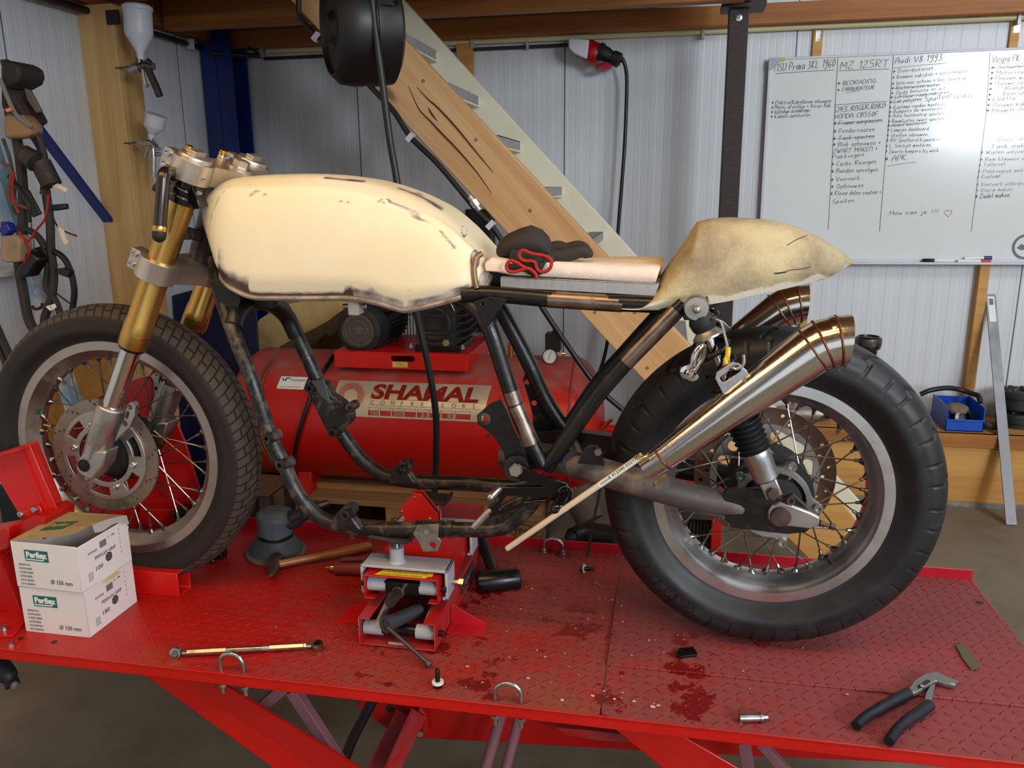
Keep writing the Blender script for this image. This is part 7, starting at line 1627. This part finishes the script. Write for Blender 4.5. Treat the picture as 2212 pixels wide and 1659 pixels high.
# pump block
pm_ = part('pump', cmp_, at(960, 715, 3.0))
pl, pr_ = at(905, 760, 2.98), at(985, 760, 2.98); pz1 = at(940, 640, 2.98).z
b = B(); b.bx((pl.x-.012, 2.965, zt), (pr_.x+.022, 3.2, zt+.026)); b.done('pump_base', 'black', pm_, bev=.002)
b = B(); b.bx((pl.x, 2.975, zt+.02), (pr_.x, 3.2, pz1)); b.lathe(at(938, 700, 2.975), (0, -1, 0), [(.07, -.01), (.07, .004), (.062, .008), (.055, .008), (.05, .005), (.001, .005)], 36); b.done('pump_block', 'cast', pm_, bev=.003)
b = B()
for i in range(8):
    z = zt+.05+i*.030; b.bx((pr_.x-.002, 2.98, z), (pr_.x+.045-.002*abs(i-4), 3.2, z+.006)); b.bx((pl.x, 2.969, z), (pr_.x, 2.978, z+.004))
b.done('cooling_fins', 'cast', pm_)
o = at(938, 698, 2.962); b = B()
for s_ in (.055, .034): b.strip([o+Vector((a*s_*.9, 0, c*s_*.8)) for a, c in ((-1, -1), (1, -1), (1, 1), (-1, 1), (-1, -1))], .003, .003, (0, -1, 0))
b.done('cover_ridge', 'cast', pm_)
b = B(); b.lathe(at(963, 741, 2.97), (0, -1, 0), [(.014, -.004), (.014, .004), (.010, .008), (.001, .009)], 20); b.done('sight_glass', mk('sight_glass', (140, 130, 96), .2), pm_)
b = B(); b.tube([at(970, 648, 2.968), at(982, 672, 2.968)], .003, 8); b.lathe(at(886, 668, 3.0), (0, 0, 1), [(.035, 0), (.045, .004), (.045, .02), (.02, .03)], 24); b.done('pump_fitting', 'zinc', pm_)
b = B()
for px, py in ((888, 748), (1000, 751)): b.lathe(at(px, py, 2.975), (0, 0, 1), [(.008, -.006), (.008, .004), (.005, .004), (.005, .012)], 6)
b.done('base_bolt', 'zinc', pm_)
b = B()
for i in range(18):
    x = at(868, 720, 3.24).x+i*.013; b.cyl((x, 3.24, zt), (x, 3.24, pz1-.02), .002, seg=6)
for z in (zt+.1, zt+.2): b.bx((at(868, 720, 3.24).x, 3.238, z), (at(1060, 720, 3.24).x, 3.243, z+.004))
b.done('belt_guard', 'blackmatte', cmp_)
# gauge and pressure switch
g = at(1188, 770, 3.05)
ps = part('pressure_switch', cmp_, g)
a_, c_ = at(1178, 720, 3.08), at(1210, 760, 3.08); b = B(); b.bx((a_.x, 3.07, c_.z), (c_.x, 3.13, a_.z)); b.box(at(1200, 716, 3.1), (.02, .03, .03)); b.done('switch_box', 'blackmatte', ps, bev=.004)
gx = Vector((-.15, -.95, .1)).normalized()
b = B(); b.lathe(g, gx, [(.001, -.012), (.0285, -.012), (.030, -.004), (.030, .006), (.0275, .007), (.0270, .003), (.001, .003)], 36); b.done('gauge_case', 'steel', ps)
Mg = basis(g+gx*.0035, gx, (1, 0, 0)); b = B(); b.flat(Mg, circ(0, 0, .0268, 36), depth=.0006); fc = b.done('gauge_face', 'whiteink', ps)
b = B(); Mg = basis(g+gx*.0042, gx, (1, 0, 0))
for i in range(21):
    a = radians(225-270*i/20); b.strip([Mg @ Vector((.0205*cos(a), .0205*sin(a), 0)), Mg @ Vector((.024*cos(a), .024*sin(a), 0))], .0008, .0004, gx)
b.strip([Mg @ Vector((-.006, -.014, 0)), Mg @ Vector((.006, .019, 0))], .0016, .0006, gx); b.done('gauge_needle', 'ink', fc)
b = B(); b.tube([g-gx*.01, Vector((g.x, g.y+.03, TZ+TR_-.02))], .007, 10); b.tube([at(1212, 764, 3.08), at(1222, 764, 3.08)], .006, 8); b.tube([at(1104, 740, 3.1), at(1104, 780, 3.1)], .012, 10); b.done('brass_fitting', 'brass', ps)
b = B(); b.lathe(at(1116, 782, 3.1), (0, 0, 1), [(.02, -.02), (.02, .01), (.016, .012)], 16); b.lathe(at(1192, 790, 3.1), (0, 0, 1), [(.012, -.02), (.012, .004)], 12); b.done('tank_stub', 'redclean', ps)
b = B(); b.tube(spline([at(1010, 790, 3.1), at(1050, 796, 3.08), at(1100, 790, 3.1), at(1150, 788, 3.12)], 5), .008, 8); b.tube(spline([at(1010, 800, 3.05), at(1060, 802, 3.05), at(1110, 792, 3.08)], 5), .006, 8); b.done('air_pipe', 'cable', cmp_)
b = B(); b.lathe((cx1-.03, TY-.05, TZ), (1, -.1, 0), [(.03, 0), (.03, .05), (.018, .052), (.018, .08), (.01, .082), (.01, .12)], 18); b.done('outlet', 'redclean', cmp_)
b = B(); b.tube([at(1322, 905, 3.0), at(1294, 932, 3.02)], .008, 10); b.done('outlet_pipe', 'brass', cmp_)
# feet
for px in (662, 700):
    pass
for x in (at(655, 1000, 2.95).x, at(1230, 1000, 3.0).x):
    b = B(); b.prism([(x-.03, TY-.16, TZ-.2), (x+.03, TY-.16, TZ-.2), (x+.03, TY-.19, FZ+.144), (x-.03, TY-.19, FZ+.144)], (0, .32, 0)); b.done('foot', 'redclean', cmp_, bev=.002)
b = B(); P = [at(x, y, 2.80) for x, y in ((718, 770), (705, 790), (690, 820))]+[onTank(hit(x, y)[0], 0, .012, hit(x, y)[1]) for x, y in ((672, 860), (655, 910), (644, 950), (637, 985))]; b.tube(spline([onTank(hit(x, y)[0], 0, .010, hit(x, y)[1]) for x, y in ((722, 772), (704, 800), (690, 822), (672, 862), (655, 910), (644, 950), (636, 990))], 5), .0085, 10); b.done('drain_hose', 'cable', cmp_)
b = B(); b.tube(spline([onTank(hit(x, y)[0], 0, .006, hit(x, y)[1]) for x, y in ((590, 775), (568, 810), (556, 860), (556, 910), (566, 960), (590, 1000))], 6), .004, 8); b.tube(spline([onTank(hit(x, y)[0]+.012, 0, .006, hit(x, y)[1]) for x, y in ((590, 775), (568, 810), (556, 860), (556, 910), (566, 960), (590, 1000))], 6), .004, 8); tag(b.done('copper_wire', mk('copper_wire', (120, 84, 52), .5)), 'thin brown wire loop hanging over the left end of the compressor tank', 'wire')

# ================================================================ PALLET
pz0 = FZ; pxa, pxb = at(590, 1150, 2.9).x, at(1170, 1150, 2.9).x
t = thing('wooden_pallet', 'wooden pallet with stamped corner blocks under the compressor', 'pallet', ((pxa+pxb)/2, 3.3, FZ))
pw_ = pxb-pxa
for y in (2.9, 3.25, 3.6):
    b = B(); b.bx((pxa, y, FZ), (pxb, y+.1, FZ+.022)); b.done('bottom_board', 'pallet', t, bev=.002)
    for x, wx in ((pxa, .145), ((pxa+pxb)/2-.07, .145), (pxb-.145, .145)):
        b = B(); b.bx((x, y, FZ+.022), (x+wx, y+.1, FZ+.1)); b.done('block', 'pallet', t, bev=.003)
wy_ = mk('pale_board_edge', (196, 164, 116), .75, var=.12, scale=20)
for x, wx in ((pxa, .145), ((pxa+pxb)/2-.07, .145), (pxb-.145, .145)):
    b = B(); b.bx((x, 2.9, FZ+.1), (x+wx, 3.7, FZ+.122)); b.done('stringer_board', 'pallet', t, bev=.002)
for i in range(5):
    y = 2.9+i*.165; b = B(); b.bx((pxa-.0, y, FZ+.122), (pxb, y+.135, FZ+.144)); b.done('top_board', 'pallet', t, bev=.002)
b = B()
def stamp(x, txt, oval):
    M_ = xz((x, 2.8992, FZ+.061))
    if oval:
        p1 = [(.055*cos(a), .030*sin(a)) for a in [2*pi*k/40 for k in range(40)]]; p2 = [(.051*cos(a), .026*sin(a)) for a in [2*pi*k/40 for k in range(40)]]; b.flat(M_, p1, [p2], .001)
    b.text(M_ @ Matrix.Translation((-.036 if oval else -.04, -.013, 0)), txt, .036, .001, width=.072 if oval else .08)
stamp(pxb-.0725, 'EPAL', True); stamp(pxa+.0725, 'EPAL', True); stamp((pxa+pxb)/2, 'NE 83', False)
b.flat(xz(((pxa+pxb)/2, 2.8992, FZ+.061)), [(-.045, -.02), (.045, -.02), (.045, .02), (-.045, .02)], [[(-.042, -.017), (.042, -.017), (.042, .017), (-.042, .017)]], .001); b.done('stamp', mk('brand_stamp', (70, 34, 26), .8), t)
# thick planks between pallet and compressor feet
for (x0_, y0_), (x1_, y1_), y, label in (((640, 1052), (1120, 1066), 3.0, 'long pale plank lying on the pallet in front of the compressor feet'),):
    a, c = at(x0_, y0_, y), at(x1_, y1_, y); b = B(); b.bx((a.x, y, FZ+.1445), (c.x, y+.14, FZ+.172)); tag(b.done('wooden_plank', 'pallet', bev=.002), label, 'plank')
# second low platform at the left
a, c = at(556, 1062, 2.62), at(640, 1085, 2.62); zt_ = at(590, 1072, 2.62).z
t = thing('metal_step', 'low brown step with grid-patterned top behind the front wheel', 'step', (a.x, 2.7, FZ))
xa_, xb_ = at(480, 1066, 2.62).x, at(580, 1084, 2.62).x; b = B(); b.bx((xa_, 2.62, zt_-.012), (xb_, 2.84, zt_)); b.done('step_top', 'grid', t, bev=.002)
for x in (xa_, xb_-.03):
    for y in (2.63, 2.80): b = B(); b.bx((x, y, FZ), (x+.03, y+.03, zt_-.012)); b.done('leg', 'steel', t)
# black hose and rag near the right pallet
tag(B().tube(spline([(at(1180, 1165, 2.88).x, 2.86, FZ+.03), at(1186, 1150, 2.9), at(1172, 1190, 2.8), at(1160, 1210, 2.7)], 5), .006, 8).done('blue_hose', mk('blue_hose', (24, 44, 84), .5)), 'thin blue hose looping beside the stamped pallet block', 'hose')
c = on(1252, 1178, FZ+.04); t = thing('floor_lever', 'black rubber-ended lever lying on the floor by the pallet', 'lever', c); b = B(); b.tube([on(1236, 1160, FZ+.05), on(1262, 1150, FZ+.05), on(1330, 1160, FZ+.05)], [.035, .045, .045], 16); b.done('lever_arm', 'cable', t)
b = B(); b.sph(on(1236, 1160, FZ+.05), .03, (1, 1, .8)); b.done('lever_knob', 'rubber', t)
tag(B().tube(spline([on(1190, 1200, FZ+.01), on(1240, 1180, FZ+.01), on(1290, 1176, FZ+.01), on(1340, 1182, FZ+.01), on(1390, 1190, FZ+.01)], 5), .008, 8).done('floor_cable', 'cable'), 'black cable lying on the floor behind the lift', 'cable')
t = thing('rag_roll', 'grey rolled rag on the floor behind the swingarm', 'rag', on(1260, 1120, FZ+.08)); b = B(); p, q = at(1245, 1060, 2.75), at(1275, 1125, 2.7); b.tube([p, p.lerp(q, .5), q], [.05, .055, .05], 18); b.done('roll', mk('dirty_rag', (82, 74, 66), .9, var=.3, scale=12), t)
# small radiator / heater and red frame seen through the rear wheel
a, c = at(1452, 1118, 2.45), at(1532, 1260, 2.45)
t = thing('finned_engine_block', 'dark finned cylinder block seen low through the rear wheel', 'engine part', (a.x, 2.5, FZ)); b = B(); b.bx((a.x, 2.45, FZ), (c.x, 2.62, a.z)); b.done('block_core', 'black', t)
b = B()
for i in range(12): x = a.x+.004+(c.x-a.x-.01)*i/11; b.bx((x, 2.435, FZ+.02), (x+.003, 2.45, a.z-.01))
b.done('fins', 'steel', t)
a, c = at(1540, 1095, 2.4), at(1552, 1280, 2.4)
b = B(); b.bx((a.x, 2.4, FZ), (c.x, 2.43, a.z)); b.bx((at(1430, 1010, 2.4).x, 2.4, a.z), (c.x, 2.43, a.z+.10)); b.bx((at(1430, 1010, 2.4).x, 2.4, FZ), (at(1430, 1010, 2.4).x+.03, 2.43, a.z)); tag(b.done('red_steel_frame', 'redclean', bev=.002), 'red steel frame of a stand seen through the rear wheel spokes', 'stand')
# pale board leaning with the staircase foot
b = B(); b.prism([at(x, y, 2.66) for x, y in ((1700, 1160), (1775, 1052), (1800, 1060), (1860, 1140), (1790, 1250))], (0, .02, 0)); tag(b.done('rough_board', 'ledge', bev=.003), 'rough pale board at the foot of the staircase behind the rear wheel', 'board')

# ================================================================ CORNER STUFF
a, c = at(366, 640, 3.3), at(535, 640, 3.3)
t = thing('perforated_panel', 'dark blue perforated panel standing in the corner behind the fork', 'panel', ((a.x+c.x)/2, 3.4, FZ))
zt_ = at(366, 640, 3.3).z; b = B(); M_ = Matrix.Rotation(radians(12), 4, 'X'); 
b.prism([Vector((a.x, 3.25, FZ)), Vector((c.x+.03, 3.25, FZ)), Vector((c.x+.03, 3.32, at(535, 590, 3.32).z)), Vector((a.x, 3.32, zt_))], (0, .012, 0)); b.done('panel_sheet', 'perf', t, bev=.002)
o = at(522, 752, 3.40)
t = thing('spare_tyre', 'black spare tyre standing behind the left end of the compressor', 'tyre', (o.x, 3.5, FZ))
b = B(); R = .29; oz = FZ+R
pr = [(R*.62, -.03), (R*.75, -.05), (R*.92, -.045), (R, -.02), (R, .02), (R*.92, .045), (R*.75, .05), (R*.62, .03)]
b.lathe((o.x+.03, 3.55, at(522, 745, 3.55).z-R*.95), (.25, -1, .15), pr, 48, True); b.done('tyre_ring', 'rubber', t)
# insulation panel offcut
N = MAT['pufoam']
t = thing('insulation_offcut', 'yellow insulation panel offcut with torn grey skin behind the compressor', 'insulation panel', at(620, 720, 3.5))
b = B(); P = [(505, 790), (560, 690), (610, 660), (700, 640), (760, 655), (700, 700), (640, 728), (560, 775)]; b.prism([at(x, y, 3.5) for x, y in P], (0, .06, .01)); b.done('foam_core', 'pufoam', t)
b = B(); rnd = random.Random(5); top = [(560, 778), (600, 752), (640, 728), (690, 704), (740, 676), (775, 660)]; low = [(575, 800), (622, 772), (660, 748), (705, 722), (742, 706), (785, 690)]
pt = spline([at(x, y, 3.49) for x, y in top], 5); pl_ = spline([at(x, y, 3.49) for x, y in low], 5); pl_ = [p+Vector((0, 0, .018*rnd.uniform(-1, 1))) for p in pl_]
b.prism(pt+pl_[::-1], (0, .006, 0)); b.done('torn_skin', mk('torn_grey_skin', (92, 84, 70), .8, var=.3, scale=30, bump=.6), t)
a, c = at(690, 650, 3.75), at(790, 760, 3.75); b = B(); b.bx((a.x, 3.7, FZ), (c.x, 3.86, a.z)); tag(b.done('cardboard_box', 'card', bev=.003), 'brown cardboard box behind the compressor motor', 'box')
a, c = at(1040, 450, 3.8), at(1062, 600, 3.8); b = B(); b.bx((a.x-.08, 3.8, .2), (c.x, 3.9, at(1045, 452, 3.8).z)); tag(b.done('black_wall_box', 'blackmatte', bev=.004), 'black box on the wall behind the rear of the fuel tank', 'box')
# ---- spray guns hanging on the timber post
def spray_gun(label, cupx, cupy, cw_, cht, nk, y, s_, tiltv, pts):
    o = at(cupx, cupy, y); k = mpp(o)
    t = thing('spray_gun', label, 'spray gun', o)
    ax = Vector(tiltv).normalized()
    b = B(); b.lathe(o, ax, [(nk*k, -cht*k*.16), (nk*k, 0), (cw_*k*.96, cht*k*.36), (cw_*k, cht*k*.42), (cw_*k*1.0, cht*k*.9), (cw_*k*1.08, cht*k*.91), (cw_*k*1.08, cht*k*.99), (cw_*k*.96, cht*k), (cw_*k*.9, cht*k*1.03), (.001, cht*k*1.04)], 32); b.done('paint_cup', 'plasticwhite', t)
    gmt = 'zinc' if s_ < .9 else mk('gun_steel', (104, 102, 98), .32, metal=.9, var=.25, scale=40)
    b = B()
    for P, r in pts['body']: b.tube([at(x, yy, y) for x, yy in P], [q*k for q in r] if isinstance(r, (list, tuple)) else r*k, 14)
    b.done('gun_body', gmt, t)
    b = B(); P, r = pts['handle']; b.tube(spline([at(x, yy, y) for x, yy in P], 4), r*k, 10); b.done('handle', gmt if s_ < .9 else mk('brown_grip', (66, 54, 50), .4, metal=.5), t)
    q = at(*pts['body'][1][0][1], y); b = B(); b.tube([q, q+Vector((-.01, .03, .006)), Vector((min(q.x, -2.105), 2.932, q.z+.004))], .003, 8); b.done('hanging_hook', 'steel', t)
    b = B(); P, r = pts['trigger']; b.tube(spline([at(x, yy, y-.012) for x, yy in P], 4), r*k, 8); b.done('trigger', 'zinc', t)
    b = B(); P, r = pts['nozzle']; b.tube([at(x, yy, y) for x, yy in P], [q*k for q in r], 16); b.done('air_cap', 'alucast', t)
spray_gun('large spray gun with white paint cup hanging at the top of the timber post', 303, 113, 29, 92, 8, 2.86, 1, (.05, .0, 1), dict(body=[([(300, 122), (301, 142)], [7, 8]), ([(286, 150), (318, 140), (332, 144)], [9, 10, 8]), ([(318, 128), (324, 136)], [4, 5]), ([(312, 140), (326, 134)], [6, 6])], handle=([(318, 146), (328, 168), (338, 190), (345, 208)], 8), trigger=([(308, 150), (312, 170), (316, 186), (320, 184)], 3.2), nozzle=([(280, 154), (292, 148), (302, 146)], [7, 11, 11])))
spray_gun('small spray gun with white paint cup hanging below the large one', 328, 290, 21, 42, 7, 2.86, .5, (.40, 0, 1), dict(body=[([(328, 292), (326, 302)], [6, 7]), ([(304, 310), (326, 308), (338, 318)], [6, 8, 6]), ([(334, 320), (346, 322)], [4, 4]), ([(338, 333), (346, 333)], [5, 4])], handle=([(330, 315), (332, 340), (332, 360), (332, 382)], 5), trigger=([(322, 318), (316, 332), (314, 340)], 2.8), nozzle=([(298, 311), (306, 309), (312, 308)], [5, 7, 7])))
# ---- light blue upright and wiring loom at the left
up_x = -1.98; 
a, c = at(12, 420, 2.25), at(104, 705, 2.25)
t = thing('steel_upright', 'pale blue and white steel rack upright standing at the left wall', 'upright', (c.x, 2.25, FZ))
d = (c-a); top = a-d*.6; bot = c+d*.0
b = B(); f_ = (FZ-c.z)/(d.z); b.strip([a-d*1.0, c+d*.0, c+d*f_], .035, .05, (0, -1, 0)); b.done('post', mk('pale_blue_enamel', (116, 148, 172), .5, var=.15, scale=10, dirt=((196, 190, 176), 6), dirt_at=(.5, .62)), t, bev=.002)
q = at(14, 590, 2.25); b = B(); b.bx((q.x-.3, 2.15, q.z-.01), (q.x+.01, 2.5, q.z+.006)); b.done('shelf_board', 'plasticwhite', t, bev=.002)
LYW = 2.12
lm = thing('wiring_loom', 'tangled old wiring loom with relays and coils hanging at the left', 'wiring loom', at(60, 350, LYW))
def cab(pts, r, mat, y=LYW, n=6):
    b = B(); b.tube(spline([at(p[0], p[1], p[2] if len(p) > 2 else y) for p in pts], n), r, 8); return b.done('loom_cable', mat, lm)
rw_ = mk('red_wire', (150, 26, 28), .5); gw = mk('green_wire', (40, 78, 62), .6)
cab([(10, 130), (30, 200), (45, 260), (70, 290), (92, 330), (96, 380), (100, 420), (108, 480), (110, 540), (116, 590), (112, 640), (96, 690), (100, 720)], .012, 'loom')
cab([(20, 240), (40, 320), (50, 420), (48, 500), (40, 560), (52, 640), (62, 690), (78, 720)], .014, 'loom')
cab([(4, 497), (60, 497), (92, 525), (104, 570), (100, 620), (120, 650), (130, 690), (118, 740)], .010, 'loom')
cab([(70, 545), (100, 538), (140, 560), (160, 620), (155, 680)], .009, 'cable')
cab([(30, 210), (60, 260), (86, 300), (96, 360), (92, 420)], .008, 'loom', 2.08)
cab([(0, 170), (30, 240), (55, 265), (70, 275)], .006, mk('pale_cable', (110, 110, 110), .6), 2.05)
cab([(105, 420), (98, 470), (80, 495), (60, 520), (40, 500), (60, 530), (64, 545), (52, 570)], .0032, rw_, 2.06)
cab([(110, 460), (125, 490), (145, 502), (160, 508)], .0024, 'cable'); cab([(100, 615), (130, 640), (168, 668)], .0024, 'cable')
cab([(6, 300), (20, 340), (32, 400), (28, 450), (44, 470)], .005, gw); cab([(18, 380), (36, 400), (60, 440), (64, 480)], .006, 'cable', 2.06); cab([(30, 370), (26, 420), (40, 460)], .004, rw_, 2.05); cab([(4, 350), (24, 370), (20, 430), (60, 450)], .005, mk('brown_wire', (92, 62, 44), .6), 2.05)
def lump(name, pts, y, d, mat, label=None, bev=.006):
    b = B(); b.prism([at(a, c, y) for a, c in pts], (0, d, 0)); o_ = b.done(name, mat, lm, bev=bev)
    if label: lab(o_, label)
    return o_
dkb = mk('dusty_black_part', (38, 32, 30), .7, var=.35, scale=24, dirt=((84, 70, 58), 14), dirt_at=(.55, .8))
lump('relay_box', [(0, 128), (18, 130), (38, 140), (42, 160), (36, 176), (10, 190), (0, 180)], 2.06, .1, dkb, bev=.012); lump('relay_box', [(0, 180), (30, 190), (52, 230), (70, 262), (50, 275), (20, 260), (0, 230)], 2.1, .07, dkb, bev=.01)
lump('fuse_box', [(10, 245), (46, 248), (66, 268), (68, 288), (56, 296), (10, 300), (6, 270)], 2.05, .05, 'tan', 'tan dusty fuse box', .008)
lump('bracket_plate', [(52, 190), (66, 195), (90, 240), (78, 244), (58, 215)], 2.09, .006, mk('dull_bracket', (98, 92, 84), .5, metal=.4), 'dull grey bracket', .001)
lump('pink_connector', [(10, 235), (20, 232), (24, 239), (14, 243)], 2.03, .01, mk('pink_conn', (206, 120, 96), .5), 'pink connector', .001)
b = B(); b.tube([at(88, 352, 2.08), at(112, 400, 2.08)], .028, 20); b.tube([at(50, 330, 2.06), at(78, 350, 2.06)], [.024, .03], 18); b.done('ignition_coil', dkb, lm)
lump('paper_tag', [(112, 402), (124, 396), (146, 408), (142, 416), (128, 408), (116, 406)], 2.08, .003, 'dowel', 'pale paper tag', .0005); lump('paper_tag', [(124, 487), (138, 498), (142, 515), (148, 522), (140, 530), (132, 515)], 2.1, .002, 'dowel', 'pale paper tag', .0005); lump('paper_tag', [(98, 662), (118, 656), (122, 664), (108, 672)], 2.1, .002, 'whiteink', 'white numbered tag', .0005)
b = B(); b.text(basis(at(108, 666, 2.098), (0, -1, 0), (1, 0, .2)), '2', .012, .0004); b.done('tag_number', 'ink', lm)
lump('connector', [(118, 582), (136, 578), (152, 586), (146, 600), (128, 594)], 2.1, .02, 'black', None, .002); lump('connector', [(110, 442), (138, 440), (140, 452), (114, 456)], 2.1, .02, 'black', None, .003); lump('bullet_connector', [(152, 504), (162, 506), (166, 512), (156, 510)], 2.1, .006, rw_, 'red bullet connector', .001)
lump('flasher_can', [(0, 510), (30, 508), (42, 520), (42, 566), (12, 568), (0, 560)], 2.04, .05, mk('beige_can', (150, 126, 100), .6, var=.2), 'beige flasher can', .006); lump('rubber_sleeve', [(46, 560), (60, 540), (84, 560), (60, 598), (36, 602), (30, 590)], 2.06, .05, 'black', None, .01); lump('blue_connector', [(0, 478), (14, 482), (22, 498), (8, 512), (0, 510)], 2.05, .03, mk('blue_conn', (24, 40, 130), .5), 'blue connector', .004); lump('rubber_flap', [(42, 402), (60, 410), (88, 462), (70, 470), (60, 440)], 2.1, .008, 'black', None, .002)
b = B(); b.tube(spline([at(69, 661, 2.1), at(76, 668, 2.1), at(88, 664, 2.1), at(92, 656, 2.1)], 5), .0045, 8); b.done('wire_hook', 'cable', lm)
# dark bars leaning at the far left and wood stack behind the wheel
for i, (x0_, x1_) in enumerate(((-14, 22), (-26, 8))):
    b = B(); b.strip([at(x0_, 690, 2.3), at(x1_, 770, 2.3), at(x1_+120, 1060, 2.3)], .014, .02, (0, -1, 0)); tag(b.done('dark_bar', 'steel'), ('dark steel bar leaning at the left edge beside the front tyre', 'second dark steel bar leaning behind the first at the left edge')[i], 'bar')
b = B(); a = at(40, 778, 2.35); b.bx((LX+.03, 2.35, a.z-.012), (a.x, 2.8, a.z)); b.bx((LX+.02, 2.35, a.z-.2), (a.x-.02, 2.8, a.z-.16)); b.bx((LX+.02, 2.4, FZ), (LX+.08, 2.8, a.z)); b.bx((a.x-.08, 2.4, FZ), (a.x-.03, 2.8, a.z)); tag(b.done('wooden_trestle', 'ledge', bev=.002), 'rough wooden shelf trestle at the left behind the front wheel', 'shelf')
b = B(); a, c = at(-10, 1050, 2.2), at(70, 1110, 2.2); b.bx((max(LX+.02, a.x-.2), 2.2, FZ), (c.x, 2.5, a.z)); tag(b.done('dark_crate', mk('dark_teal_crate', (34, 44, 50), .6), bev=.004), 'dark crate on the floor at the left behind the wheel clamp', 'crate')
# dark foot lever at the bottom left
t = thing('pedal_pump', 'black foot pedal end with pale tip at the bottom left below the deck', 'pedal', at(20, 1460, 1.35))
b = B(); b.tube(spline([at(-30, 1420, 1.36), at(4, 1440, 1.35), at(22, 1468, 1.34), at(28, 1482, 1.335)], 5), [.02]*5+[.019]*5+[.015]*6, 16); b.done('pedal_rubber', 'rubber', t)
b = B(); b.box(at(31, 1480, 1.315), (.012, .012, .018), Matrix.Rotation(radians(30), 4, 'Y')); b.done('worn_tip', 'greyink', t, bev=.004)
